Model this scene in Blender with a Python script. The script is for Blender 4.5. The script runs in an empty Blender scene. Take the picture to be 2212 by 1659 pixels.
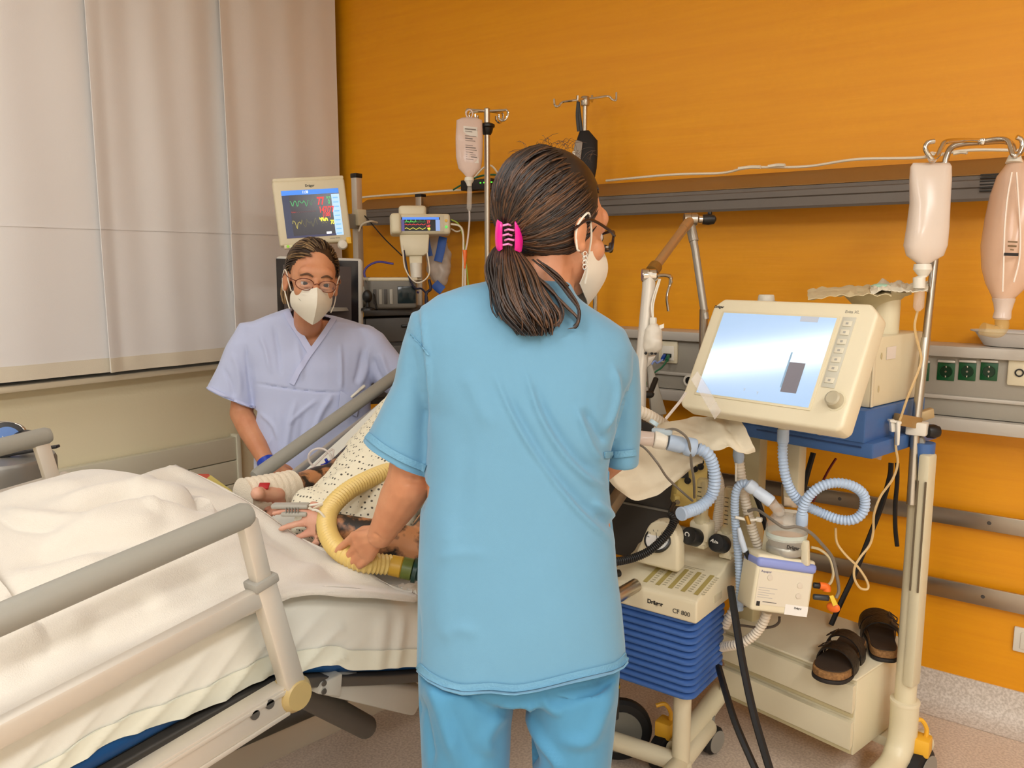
import bpy, bmesh, random
from math import *
from mathutils import Vector as V, Matrix as MX, noise as NZ
random.seed(7)
S = bpy.context.scene
COL = S.collection
# ---------------------------------------------------------------- camera
FPX, CXP, CYP, EYE = 1786.0, 1106.0, 829.5, 1.45          # photo is 2212 x 1659
PITCH, YAW = atan(258/1786.0), radians(36.8)
CAM = V((0, 0, EYE))
FWH = V((-sin(YAW), cos(YAW), 0)); RT = V((cos(YAW), sin(YAW), 0)); UP = V((0, 0, 1))
CF = FWH*cos(PITCH) - UP*sin(PITCH); CU = FWH*sin(PITCH) + UP*cos(PITCH)
cam = bpy.data.cameras.new('camera'); camo = bpy.data.objects.new('camera', cam); COL.objects.link(camo)
cam.sensor_fit = 'HORIZONTAL'; cam.sensor_width = 36; cam.lens = 36*FPX/2212; cam.clip_start = .02
camo.matrix_world = MX.Translation(CAM) @ MX((RT, CU, -CF)).transposed().to_4x4()
S.camera = camo
# ---------------------------------------------------------------- light of the room
S.view_settings.view_transform = 'Standard'; S.view_settings.look = 'None'
S.view_settings.gamma = 1; S.view_settings.use_curve_mapping = False
S.view_settings.exposure = -.08
W = bpy.data.worlds.new('world'); S.world = W; W.use_nodes = True
W.node_tree.nodes['Background'].inputs[0].default_value = (.75, .85, 1, 1)
W.node_tree.nodes['Background'].inputs[1].default_value = .6
LAMPS = [(-2.35, .84, 1.5, .20), (-.7, -.5, .5, 1.5), (1.3, .75, .5, 1.5), (-2.3, -1.6, .5, 1.5), (-.3, -1.6, .5, 1.5), (1.6, -1.6, .5, 1.5)]
LAMP_P = [11, 9, 19, 13, 18, 40]
CEIL = 3.0
# ---------------------------------------------------------------- helpers
def ray(u, v): return CF + RT*((u-CXP)/FPX) + CU*((CYP-v)/FPX)
def at(u, v, t): return CAM + ray(u, v)*t                  # t: metres along the view axis
def atX(u, v, X): r = ray(u, v); return CAM + r*(X/r.x)
def atY(u, v, Y): r = ray(u, v); return CAM + r*(Y/r.y)
def atZ(u, v, Z): r = ray(u, v); return CAM + r*((Z-EYE)/r.z)
def pix(p):
    d = p-CAM; t = d.dot(CF); return CXP+FPX*d.dot(RT)/t, CYP-FPX*d.dot(CU)/t
def lin(c):
    c = c/255.0; return c/12.92 if c <= .04045 else ((c+.055)/1.055)**2.4
def rgb(c): return (lin(c[0]), lin(c[1]), lin(c[2]), 1)
MATS = {}
def mat(name, c, rough=.5, metal=0, alpha=1, bump=None, var=None, emit=None, coat=0, trans=0, sss=0, stretch=None, spec=.5, sheen=0):
    """c: sRGB 0-255. bump=(scale, strength); var=(scale, rgb2, contrast); stretch=(x,y,z) of the noise space."""
    if name in MATS: return MATS[name]
    m = bpy.data.materials.new(name); m.use_nodes = True; nt = m.node_tree; b = nt.nodes['Principled BSDF']
    I = b.inputs
    I['Base Color'].default_value = rgb(c); I['Roughness'].default_value = rough; I['Metallic'].default_value = metal
    I['Alpha'].default_value = alpha; I['Coat Weight'].default_value = coat; I['Transmission Weight'].default_value = trans
    I['Specular IOR Level'].default_value = spec
    if sheen: I['Sheen Weight'].default_value = sheen
    if sss:
        I['Subsurface Weight'].default_value = sss; I['Subsurface Radius'].default_value = (.012, .005, .003)
    if emit: I['Emission Color'].default_value = rgb(emit[0]); I['Emission Strength'].default_value = emit[1]
    if bump or var:
        tc = nt.nodes.new('ShaderNodeTexCoord'); mp = nt.nodes.new('ShaderNodeMapping')
        nt.links.new(tc.outputs['Object'], mp.inputs[0])
        if stretch: mp.inputs['Scale'].default_value = stretch
        def noise(s, det=4):
            n = nt.nodes.new('ShaderNodeTexNoise'); n.inputs['Scale'].default_value = s; n.inputs['Detail'].default_value = det
            nt.links.new(mp.outputs[0], n.inputs['Vector']); return n
        if var:
            n = noise(var[0]); r = nt.nodes.new('ShaderNodeValToRGB')
            k = var[2] if len(var) > 2 else .3
            r.color_ramp.elements[0].position = .5-k/2; r.color_ramp.elements[1].position = .5+k/2
            r.color_ramp.elements[0].color = rgb(c); r.color_ramp.elements[1].color = rgb(var[1])
            nt.links.new(n.outputs[0], r.inputs[0]); nt.links.new(r.outputs[0], I['Base Color'])
        if bump:
            n = noise(bump[0]); bp = nt.nodes.new('ShaderNodeBump'); bp.inputs['Strength'].default_value = bump[1]
            bp.inputs['Distance'].default_value = .01
            nt.links.new(n.outputs[0], bp.inputs['Height']); nt.links.new(bp.outputs[0], I['Normal'])
    MATS[name] = m; return m
WM = {}
def tag(o, label=None, cat=None, group=None, kind=None):
    if label: o['label'] = label
    if cat: o['category'] = cat
    if group: o['group'] = group
    if kind: o['kind'] = kind
    return o
def thing(name, label, cat, loc=(0, 0, 0), group=None):
    o = bpy.data.objects.new(name, None); COL.objects.link(o); o.location = loc; o.empty_display_size = .1
    WM[o.name] = MX.Translation(V(loc)); return tag(o, label, cat, group)
def FR(o, x, y):                                            # frame: x right, y up, z = x cross y (out)
    x = V(x).normalized(); z = x.cross(V(y)).normalized(); y = z.cross(x)
    m = MX((x, y, z)).transposed().to_4x4(); m.translation = V(o); return m
def Rx(a): return MX.Rotation(radians(a), 4, 'X')
def Ry(a): return MX.Rotation(radians(a), 4, 'Y')
def Rz(a): return MX.Rotation(radians(a), 4, 'Z')
T = MX.Translation
def lerp(a, b, t): return a+(b-a)*t
def sm(t): t = max(0, min(1, t)); return t*t*(3-2*t)
def spline(P, n=8, closed=False):
    P = [V(p) for p in P]; out = []; N = len(P)
    if N < 3 and not closed: return [P[0].lerp(P[1], i/n) for i in range(n+1)]
    rng = range(N if closed else N-1)
    for i in rng:
        p1, p2 = P[i], P[(i+1) % N]
        p0 = P[i-1] if (i > 0 or closed) else p1*2-p2
        p3 = P[(i+2) % N] if (i+2 < N or closed) else p2*2-p1
        for k in range(n):
            t = k/n; out.append(.5*((2*p1)+(p2-p0)*t+(2*p0-5*p1+4*p2-p3)*t*t+(3*p1-p0-3*p2+p3)*t**3))
    if not closed: out.append(P[-1])
    return out
def resample(P, step):
    L = [0]
    for a, b in zip(P, P[1:]): L.append(L[-1]+(b-a).length)
    n = max(2, int(round(L[-1]/step))); out = []; j = 0
    for i in range(n+1):
        s = L[-1]*i/n
        while j < len(L)-2 and L[j+1] < s: j += 1
        d = L[j+1]-L[j]; out.append(P[j].lerp(P[j+1], (s-L[j])/d if d > 1e-9 else 0))
    return out
class B:
    def __init__(self): self.v = []; self.f = []; self.m = []
    def add(self, vs, fs, m=0, M=None):
        k = len(self.v); self.v += [(M @ V(p) if M else V(p)) for p in vs]
        for f in fs: self.f.append([i+k for i in f]); self.m.append(m)
        return self
    def bm(self, bm, m=0, M=None):
        bm.verts.index_update()
        self.add([v.co.copy() for v in bm.verts], [[v.index for v in f.verts] for f in bm.faces], m, M); bm.free(); return self
    def box(self, c, s, M=None, bev=0, seg=2, m=0):          # centre, full size, in frame M
        bm = bmesh.new(); bmesh.ops.create_cube(bm, size=1)
        for v in bm.verts: v.co = V((v.co.x*s[0], v.co.y*s[1], v.co.z*s[2]))+V(c)
        if bev: bmesh.ops.bevel(bm, geom=bm.edges[:], offset=min(bev, .49*min(s)), segments=seg, affect='EDGES', profile=.5)
        return self.bm(bm, m, M)
    def prism(self, poly, z0, z1, M=None, bev=0, seg=2, m=0):   # polygon in xy, extruded along z
        bm = bmesh.new(); vs = [bm.verts.new((p[0], p[1], z0)) for p in poly]; f = bm.faces.new(vs)
        r = bmesh.ops.extrude_face_region(bm, geom=[f])
        for g in r['geom']:
            if isinstance(g, bmesh.types.BMVert): g.co.z = z1
        bmesh.ops.recalc_face_normals(bm, faces=bm.faces[:])
        if bev:
            bmesh.ops.bevel(bm, geom=bm.edges[:], offset=bev, segments=seg, affect='EDGES', profile=.5)
        return self.bm(bm, m, M)
    def hexa(self, p, bev=0, m=0):                            # 8 corners: 4 of one face, 4 of the opposite
        bm = bmesh.new(); vs = [bm.verts.new(q) for q in p]
        for f in ((0, 1, 2, 3), (7, 6, 5, 4), (0, 4, 5, 1), (1, 5, 6, 2), (2, 6, 7, 3), (3, 7, 4, 0)): bm.faces.new([vs[i] for i in f])
        bmesh.ops.recalc_face_normals(bm, faces=bm.faces[:])
        if bev: bmesh.ops.bevel(bm, geom=bm.edges[:], offset=bev, segments=2, affect='EDGES', profile=.5)
        return self.bm(bm, m)
    def loft(self, R, m=0, cap=True, closed=False):
        n = len(R[0]); k = len(self.v)
        for r in R: self.v += [V(p) for p in r]
        for i in range(len(R) if closed else len(R)-1):
            a, b = k+i*n, k+((i+1) % len(R))*n
            for j in range(n): self.f.append([a+j, a+(j+1) % n, b+(j+1) % n, b+j]); self.m.append(m)
        if cap and not closed:
            self.f.append([k+j for j in range(n)][::-1]); self.f.append([k+(len(R)-1)*n+j for j in range(n)]); self.m += [m, m]
        return self
    def tube(self, P, r, n=10, cap=True, closed=False, m=0, flat=None, ref=None):   # flat: (rx, ry) factors about ref
        P = [V(p) for p in P]; N = len(P); rr = r if isinstance(r, (list, tuple)) else [r]*N
        t0 = (P[1]-P[0]).normalized(); a = V(ref) if ref else (UP if abs(t0.z) < .9 else V((1, 0, 0)))
        x = (a-t0*a.dot(t0)).normalized(); R = []
        for i in range(N):
            t = (P[(i+1) % N]-P[i-1]) if (closed or 0 < i < N-1) else (P[1]-P[0] if i == 0 else P[-1]-P[-2])
            if t.length < 1e-9: t = t0
            t = t.normalized(); x = (x-t*x.dot(t)); x = x.normalized() if x.length > 1e-6 else t.orthogonal().normalized()
            y = t.cross(x); fx, fy = flat or (1, 1)
            R.append([P[i]+(x*cos(2*pi*j/n)*fx+y*sin(2*pi*j/n)*fy)*rr[i] for j in range(n)])
        return self.loft(R, m, cap, closed)
    def bar(self, a, b, r, n=16, m=0, bev=0):
        a, b = V(a), V(b)
        if bev:
            d = (b-a).normalized(); return self.tube([a, a+d*bev*.3, a+d*bev, b-d*bev, b-d*bev*.3, b], [r-bev, r-bev*.3, r, r, r-bev*.3, r-bev], n, m=m)
        return self.tube([a, b], r, n, m=m)
    def flatbar(self, a, b, w, h, up=UP, bev=.002, m=0):         # rectangular bar from a to b
        a, b = V(a), V(b); d = b-a; x = d.normalized(); z = x.cross(V(up)).normalized(); y = z.cross(x)
        M = MX((x, y, z)).transposed().to_4x4(); M.translation = (a+b)/2
        return self.box((0, 0, 0), (d.length, h, w), M, bev, m=m)
    def lathe(self, prof, o, axis=UP, n=24, m=0, cap=True):      # prof: (radius, height)
        axis = V(axis).normalized(); x = axis.orthogonal().normalized(); y = axis.cross(x); o = V(o)
        return self.loft([[o+axis*h+(x*cos(2*pi*j/n)+y*sin(2*pi*j/n))*max(r, 1e-5) for j in range(n)] for r, h in prof], m, cap)
    def ell(self, c, r, M=None, n=20, k=12, m=0):
        r = r if isinstance(r, (list, tuple)) else (r, r, r); c = V(c); M = M or MX()
        R = [[M @ V((r[0]*sin(pi*i/k)*cos(2*pi*j/n), r[1]*sin(pi*i/k)*sin(2*pi*j/n), r[2]*cos(pi*i/k)))+c for j in range(n)] for i in range(1, k)]
        R = [[M @ V((0, 0, r[2]))+c + (p-(M @ V((0, 0, r[2]))+c))*.02 for p in R[0]]] + R + [[M @ V((0, 0, -r[2]))+c + (p-(M @ V((0, 0, -r[2]))+c))*.02 for p in R[-1]]]
        return self.loft(R, m)
    def caps(self, P, r, n=14, m=0):                              # chain of tapered capsules (for fusing)
        for i in range(len(P)-1):
            self.tube([P[i], P[i+1]], [r[i], r[i+1]], n, m=m)
        for p, q in zip(P, r): self.ell(p, q, n=12, k=8, m=m)
        return self
    def surf(self, f, nu, nv, th=0, m=0, dirn=None):             # f(u,v) in 0..1 -> point ; th: thickness
        P = [[V(f(i/nu, j/nv)) for j in range(nv+1)] for i in range(nu+1)]; w = nv+1; k = len(self.v)
        fl = [p for r in P for p in r]
        if not th:
            self.add(fl, [[i*w+j, (i+1)*w+j, (i+1)*w+j+1, i*w+j+1] for i in range(nu) for j in range(nv)], m); return self
        back = []
        for i in range(nu+1):
            for j in range(nv+1):
                if dirn: nn = V(dirn)
                else:
                    a = P[min(i+1, nu)][j]-P[max(i-1, 0)][j]; b = P[i][min(j+1, nv)]-P[i][max(j-1, 0)]; nn = a.cross(b)
                    nn = nn.normalized() if nn.length > 1e-12 else UP
                back.append(P[i][j]-nn*th)
        q = len(fl); fs = []
        for i in range(nu):
            for j in range(nv):
                a = i*w+j; fs.append([a, a+w, a+w+1, a+1]); fs.append([q+a, q+a+1, q+a+w+1, q+a+w])
        for i in range(nu):
            a, b = i*w, (i+1)*w; fs.append([a, q+a, q+b, b]); a += nv; b += nv; fs.append([a, b, q+b, q+a])
        for j in range(nv):
            fs.append([j, j+1, q+j+1, q+j]); a = nu*w+j; fs.append([a, q+a, q+a+1, a+1])
        return self.add(fl+back, fs, m)
    def move(self, fn): self.v = [V(fn(p)) for p in self.v]; return self
    def build(self, name, m, parent=None, ang=40, flat=False):
        me = bpy.data.meshes.new(name)
        inv = WM[parent.name].inverted() if parent else None
        me.from_pydata([(inv @ p if inv else p) for p in self.v], [], self.f)
        ms = m if isinstance(m, (list, tuple)) else [m]
        for q in ms: me.materials.append(q)
        if len(ms) > 1: me.polygons.foreach_set('material_index', self.m)
        bm = bmesh.new(); bm.from_mesh(me); bmesh.ops.recalc_face_normals(bm, faces=bm.faces[:]); bm.to_mesh(me); bm.free()
        if not flat:
            me.polygons.foreach_set('use_smooth', [True]*len(me.polygons)); me.set_sharp_from_angle(angle=radians(ang))
        me.update()
        o = bpy.data.objects.new(name, me); COL.objects.link(o)
        if parent: o.parent = parent; WM[o.name] = WM[parent.name]
        else: WM[o.name] = MX()
        return o
def fuse(b, vox=.007, it=6, fac=.5):
    """one continuous skin over the overlapping closed pieces of b"""
    me = bpy.data.meshes.new('tmp'); me.from_pydata(b.v, [], b.f)
    bm = bmesh.new(); bm.from_mesh(me); bmesh.ops.recalc_face_normals(bm, faces=bm.faces[:]); bm.to_mesh(me); bm.free()
    o = bpy.data.objects.new('tmp', me); COL.objects.link(o)
    r = o.modifiers.new('r', 'REMESH'); r.mode = 'VOXEL'; r.voxel_size = vox
    if it:
        s = o.modifiers.new('s', 'SMOOTH'); s.iterations = it; s.factor = fac
    dg = bpy.context.evaluated_depsgraph_get(); dg.update()
    em = bpy.data.meshes.new_from_object(o.evaluated_get(dg)); out = B()
    out.v = [v.co.copy() for v in em.vertices]; out.f = [list(p.vertices) for p in em.polygons]; out.m = [0]*len(out.f)
    out.n = [v.normal.copy() for v in em.vertices]
    bpy.data.objects.remove(o); bpy.data.meshes.remove(me); bpy.data.meshes.remove(em)
    return out
def folds(b, F):
    """raise creases along lines seen from the front: F = [(pixel polyline, width px, height m)] (moves real vertices along their normals)"""
    Q = []
    for line, w, h in F:
        pts = spline([V((p[0], p[1], 0)) for p in line], 6); xs = [p.x for p in pts]; ys = [p.y for p in pts]
        Q.append((pts, w, h, min(xs)-3*w, max(xs)+3*w, min(ys)-3*w, max(ys)+3*w))
    for i, p in enumerate(b.v):
        n = b.n[i]
        if n.dot(p-CAM) > 0: continue
        u, v = pix(p); d = 0
        for pts, w, h, x0, x1, y0, y1 in Q:
            if not (x0 < u < x1 and y0 < v < y1): continue
            best = 1e9; bt = 0
            for k in range(len(pts)-1):
                a, e = pts[k], pts[k+1]; s = e-a; L = s.length_squared; t = max(0, min(1, ((u-a.x)*s.x+(v-a.y)*s.y)/L))
                q = (u-a.x-s.x*t)**2+(v-a.y-s.y*t)**2
                if q < best: best = q; bt = (k+t)/(len(pts)-1)
            d += h*exp(-best/(w*w))*min(1, 5*bt, 5*(1-bt))
        if d: b.v[i] = p+n*d
    return b
def text(name, s, M, size, m, parent, align='LEFT', ex=.0003, bold=0):
    c = bpy.data.curves.new(name, 'FONT'); c.body = s; c.size = size; c.extrude = ex; c.align_x = align; c.offset = bold
    o = bpy.data.objects.new('t', c); COL.objects.link(o); dg = bpy.context.evaluated_depsgraph_get(); dg.update()
    me = bpy.data.meshes.new_from_object(o.evaluated_get(dg)); b = B(); b.add([M @ v.co for v in me.vertices], [list(p.vertices) for p in me.polygons])
    bpy.data.objects.remove(o); bpy.data.curves.remove(c); bpy.data.meshes.remove(me)
    return b.build(name, m, parent, flat=True)
def hose(P, r, pitch=.006, amp=.12, n=12, sub=3, b=None, m=0):
    """corrugated hose along the points P"""
    Q = resample(spline(P, 14), pitch/sub); rr = [r*(1+amp*(.5-.5*cos(2*pi*i/sub)-.5)) for i in range(len(Q))]
    return (b or B()).tube(Q, rr, n, m=m)
def cable(P, r, n=6, k=8, b=None, m=0): return (b or B()).tube(spline(P, k), r, n, m=m)
def struct(b, name, m, ang=40): return tag(b.build(name, m, None, ang), kind='structure')
# ---------------------------------------------------------------- materials
CREAM = mat('cream_plastic', (228, 217, 186), .42, bump=(300, .02))
CREAM2 = mat('cream_enamel', (224, 213, 180), .35)
WHITEP = mat('white_plastic', (232, 226, 210), .4)
STEEL = mat('stainless_steel', (190, 182, 168), .28, 1)
ALU = mat('aluminium', (212, 204, 190), .5, .55)
CHROME = mat('chrome', (215, 210, 200), .12, 1)
GREYP = mat('grey_plastic', (150, 146, 136), .5)
RAILG = mat('grey_handrail', (150, 147, 136), .5)
BLACK = mat('black_plastic', (22, 21, 20), .4)
RUBBER = mat('black_rubber', (18, 17, 17), .6)
DARKG = mat('dark_grey_plastic', (72, 68, 62), .5)
CLEAR = mat('clear_plastic', (235, 228, 215), .12, alpha=.28)
CLEARW = mat('milky_plastic', (238, 226, 216), .25, alpha=.62)
HOSEB = mat('pale_blue_hose', (178, 198, 222), .4)
HOSEW = mat('white_hose', (228, 216, 196), .45)
HOSEY = mat('yellow_hose', (226, 196, 118), .4)
BLUEF = mat('blue_enamel', (66, 104, 160), .38)
PAPER = mat('paper', (226, 216, 196), .8)
INK = mat('black_ink', (30, 28, 26), .6)
REDP = mat('red_plastic', (196, 30, 30), .4)
GREENP = mat('green_plastic', (20, 96, 60), .4)
YELLOWP = mat('yellow_plastic', (232, 196, 60), .4)
ORANGEP = mat('orange_plastic', (236, 110, 30), .4)
# ================================================================ the room
XW, YW = -3.36, 2.92
OR = mat('orange_veneer', (242, 164, 4), .45, bump=(9, .06), var=(5, (234, 153, 2), .6), stretch=(.5, 1, 9))
BEIGE = mat('beige_paint', (238, 228, 194), .7, bump=(120, .04))
FLOORM = mat('speckled_vinyl', (230, 212, 192), .45, bump=(60, .05), var=(140, (204, 184, 164), .25))
WHITEW = mat('white_paint', (232, 226, 214), .8)
struct(B().box((-.2, YW+.06, CEIL/2), (6.8, .12, CEIL)), 'wall_back', OR)
sf = atX(0, 852, XW+.10).z; lw = B().box((XW-.06, -.2, (sf+.01)/2), (.12, 6.5, sf+.01)); lw.box((XW-.06, -.2, 2.9), (.12, 6.5, .3)); lw.box((XW-.06, -3.2, 1.85), (.12, .5, 1.9))
struct(lw, 'wall_left', BEIGE)
struct(B().box((3.2, -.2, CEIL/2), (.12, 6.5, CEIL)), 'wall_right', WHITEW)
struct(B().box((-.2, -3.42, CEIL/2), (6.8, .12, CEIL)), 'wall_front', WHITEW)
struct(B().box((-.2, -.2, -.05), (6.8, 6.6, .1)), 'floor', FLOORM)
struct(B().box((-.2, -.2, CEIL+.05), (6.8, 6.6, .1)), 'ceiling', WHITEW)
# floor covering turned up along the foot of the orange wall
cv = B(); prof = [(YW-.1, .001), (YW-.06, .004), (YW-.03, .016), (YW-.012, .045), (YW-.006, .115), (YW+.005, .115), (YW+.005, .001)]
cv.loft([[V((x, y, z)) for y, z in prof] for x in (-3.36, 3.1)])
struct(cv, 'baseboard_back', mat('cove_vinyl', (226, 216, 204), .5, var=(140, (196, 184, 170), .25)))
# window behind the curtains: frame, dark pane, sill
sf = atX(0, 852, XW+.10).z; wf = B(); wz0 = sf+.02
wf.box((XW-.03, .2, wz0+.03), (.08, 5.4, .06), bev=.006); wf.box((XW-.03, .2, 2.72), (.08, 5.4, .06), bev=.006)
for y in (-2.5, -.7, 1.1, 2.88): wf.box((XW-.03, y, 1.85), (.08, .06, 1.8), bev=.006)
w1 = struct(wf, 'window_1', mat('dark_window_frame', (84, 92, 104), .4))
B().box((XW-.05, .2, 1.85), (.012, 5.3, 1.75)).build('pane', mat('night_glass', (60, 74, 92), .05, alpha=.75), w1)
struct(B().box((XW+.03, .2, sf+.013), (.14, 5.44, .026), bev=.008), 'trim_1', mat('cream_sill', (226, 214, 186), .5))
# grooved wall protection boards on the window wall
bb = B(); PX = XW+.05
ye = atX(512, 990, PX).y; zt = atX(500, 945, PX).z
for k in range(4):
    bb.box((PX-.02, (ye-3.1)/2, zt-.055-.112*k), (.04, ye+3.1, .108), bev=.004)
bb.box((PX-.018, ye+.01, zt-.22), (.05, .022, .46), bev=.003)
struct(bb, 'trim_2', mat('grey_green_board', (220, 216, 194), .6))
# lamps on the ceiling
for i, (x, y, w, d) in enumerate(LAMPS):
    t = thing('ceiling_light', 'white rectangular ceiling luminaire over the hospital bed' if i == 0 else 'white rectangular ceiling luminaire in the rows outside the picture', 'light', (x, y, CEIL), 'ceiling luminaires')
    f = B()
    for sx, sy, lx, ly in ((0, d/2, w+.06, .03), (0, -d/2, w+.06, .03), (w/2, 0, .03, d), (-w/2, 0, .03, d)): f.box((x+sx, y+sy, CEIL-.035), (lx, ly, .07))
    f.build('frame', WHITEP, t)
    B().add([(x-w/2, y-d/2, CEIL-.05), (x+w/2, y-d/2, CEIL-.05), (x+w/2, y+d/2, CEIL-.05), (x-w/2, y+d/2, CEIL-.05)], [(3, 2, 1, 0)]).build('diffuser', mat('lamp_diffuser_%d' % i, (240, 240, 240), .5, emit=((248, 249, 250), LAMP_P[i])), t)
# ---------------------------------------------------------------- curtains
CURT = mat('curtain_fabric', (236, 233, 230), .85, bump=(260, .05), sheen=.2)
def curtain(uL, uR, X, zb, label, sd, amp, top=2.92):
    t = thing('curtain', label, 'curtain', (X, 0, zb), 'white curtain panels in front of the window')
    yL = atX(uL[0], uL[1], X).y; yR = atX(uR[0], uR[1], X).y
    def f(u, v):
        y = lerp(yL, yR, u); z = lerp(zb, top, v)
        a = amp*(.35+.65*v)
        x = X + a*(sin(u*9+sd+.9*sin(v*2+sd))*.5+.35*sin(u*21+sd*2+1.3*v)) + .006*NZ.noise(V((y*5, z*1.4, sd)))
        return V((x+.02*sm(1-u*9)*(amp/.02), y, z))
    B().surf(f, 70, 40, .004).build('cloth', CURT, t)
    h = B().surf(lambda u, v: f(u, v*.03)+V((.004, 0, 0)), 70, 2, .003); h.build('hem', mat('curtain_hem', (228, 218, 196), .85, bump=(400, .15)), t)
    B().surf(lambda u, v: f(u, (1.585-zb)/(top-zb)+v*.003)+V((.0025, 0, 0)), 70, 1, .002).build('seam', CURT, t)
zb = atX(470, 778, XW+.1).z
curtain((-420, 850), (280, 810), XW+.112, zb, 'leftmost white curtain panel, hanging beside the frame edge', .4, .022)
curtain((236, 810), (520, 775), XW+.130, zb, 'middle white curtain panel with a cross seam and vertical tag', 2.1, .015)
curtain((510, 775), (735, 370), XW+.152, zb-.1, 'white curtain panel nearest the orange wall, behind the large monitor', 4.0, .008)
def zcable(name, pts, r, m, label, cat='cable', grp=None): return tag(cable(pts, r).build(name, m), label, cat, grp)
# ---------------------------------------------------------------- upper supply duct on the orange wall
YF = 2.77; xl, xr = atY(760, 440, YF).x, 2.6
t = thing('wall_duct', 'long grey supply duct high on the orange wall', 'duct', (0, YW, 1.65))
DUCT = mat('bronze_grey_aluminium', (112, 104, 96), .45, .25)
prof = [(YW, 1.655), (YF+.004, 1.632), (YF, 1.64), (YF, 1.668), (YF-.006, 1.672), (YF-.006, 1.69), (YF, 1.694), (YF+.004, 1.705), (YW, 1.715)]
B().loft([[V((x, y, z)) for y, z in prof] for x in (xl, xr)]).build('body', DUCT, t, ang=20)
prof = [(YW, 1.716), (YF+.002, 1.706), (YF+.004, 1.709), (YF+.1, 1.762), (YW, 1.765)]
B().loft([[V((x, y, z)) for y, z in prof] for x in (xl, xr)]).build('top_cover', mat('brown_cover', (150, 112, 62), .5, .2), t, ang=20)  # sloping lip given one even brown
def grille(u0, u1, v0, v1, n):
    a, b_ = atY(u0, v0, YF-.006), atY(u1, v1, YF-.006); g = B()
    for k in range(n): g.box(((a.x+b_.x)/2, YF-.006, lerp(a.z, b_.z, k/(n-1))), (abs(b_.x-a.x), .006, .004), bev=.001)
    g.build('grille', mat('dark_slot', (38, 36, 32), .6), t)
grille(2118, 2160, 378, 411, 6); grille(1060, 1076, 452, 480, 6)
# ---------------------------------------------------------------- socket trunking in the middle
YF2 = 2.80; zt2 = atY(2005, 745, YF2-.02).z
x0 = atY(1300, 720, YF2).x
t = thing('socket_trunking', 'grey horizontal socket trunking at mid height on the orange wall', 'trunking', (0, YW, .9))
GT = mat('grey_trunking', (168, 162, 148), .45, .1)
z1 = atY(2100, 862, YF2).z; z2 = atY(2100, 905, YF2).z; z3 = atY(2100, 935, YF2-.02).z
zs = atY(2005, 768, YF2-.02).z
B().box(((x0+2.6)/2, (YF2+YW)/2, (zs+z1)/2), (2.6-x0, YW-YF2, zs-z1), bev=.002).build('upper_panel', GT, t)
B().box(((x0+2.6)/2, (YF2+YW)/2+.004, (z1+z2)/2), (2.6-x0, YW-YF2, z1-z2-.005), bev=.002).build('lower_panel', GT, t)
lg = mat('light_grey_aluminium', (204, 198, 186), .4, .2)
B().box(((x0+2.6)/2, (YF2+YW)/2-.012, (zt2+zs)/2), (2.6-x0, YW-YF2+.024, zt2-zs), bev=.003).build('top_edge', lg, t)
B().box(((x0+2.6)/2, (YF2+YW)/2-.012, (z3+z2)/2), (2.6-x0, YW-YF2+.024, z2-z3), bev=.003).build('bottom_edge', lg, t)
B().box(((x0+2.6)/2, YF2-.002, z1), (2.6-x0, .01, .012), bev=.003).build('groove_strip', lg, t)
GS = mat('green_socket', (8, 78, 38), .35)
def sock(u, v0, v1, w, name='socket', m=None):
    a, b_ = atY(u, v0, YF2), atY(u, v1, YF2); z = (a.z+b_.z)/2; x = a.x; h = abs(a.z-b_.z)
    if name == 'socket':
        s = B().box((x, YF2-.001, z), (w, .006, h), bev=.002)
        s.lathe([(w*.40, 0), (w*.40, .004), (w*.37, .004), (w*.35, 0)], (x, YF2-.003, z), (0, -1, 0), 28)
        s.build('socket', GS, t)
        B().lathe([(w*.35, 0), (w*.35, .0015)], (x, YF2-.0035, z), (0, -1, 0), 28).build('socket_well', mat('deep_green', (4, 46, 22), .3), t)
        c = B()
        for dz in (.6, -.6): c.box((x, YF2-.006, z+dz*w*.52), (.004, .004, .006), bev=.001)
        c.lathe([(.003, 0), (.003, .003)], (x, YF2-.004, z), (0, -1, 0), 10); c.build('earth_pin', STEEL, t)
        B().box((x, YF2-.004, z+h/2+.004), (w, .012, .008), bev=.002).build('label_strip', lg, t)
w = .055
for u in (1935, 1990, 2045, 2091, 2138): sock(u, 783, 822, abs(atY(u+19, 800, YF2).x-atY(u-19, 800, YF2).x))
a = atY(2215, 805, YF2); B().box((a.x, YF2-.006, a.z), (.09, .014, .08), bev=.008).build('pendant_plate', CREAM, t)
B().lathe([(.009, 0), (.012, .002), (.012, .004), (.008, .004), (.008, .001)], (atY(2203, 806, YF2).x, YF2-.012, a.z), (0, -1, 0), 20).build('jack', BLACK, t)
a = atY(1445, 760, YF2); fp = B().box((a.x, YF2-.005, a.z), (.075, .012, .082), bev=.004); fp.build('data_plate', CREAM, t)
B().box((a.x+.002, YF2-.012, a.z-.004), (.05, .006, .055), bev=.003).build('data_insert', WHITEP, t)
B().box((a.x+.002, YF2-.016, a.z-.012), (.032, .006, .014), bev=.001).build('data_port', BLACK, t)
c_ = atY(1490, 822, YF2); B().lathe([(.022, 0), (.022, .006), (.015, .006), (.015, .001)], (c_.x, YF2-.002, c_.z), (0, -1, 0), 24).build('gas_outlet', WHITEP, t)
B().lathe([(.015, 0), (.014, .004)], (c_.x, YF2-.003, c_.z), (0, -1, 0), 24).build('outlet_core', BLACK, t)
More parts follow.
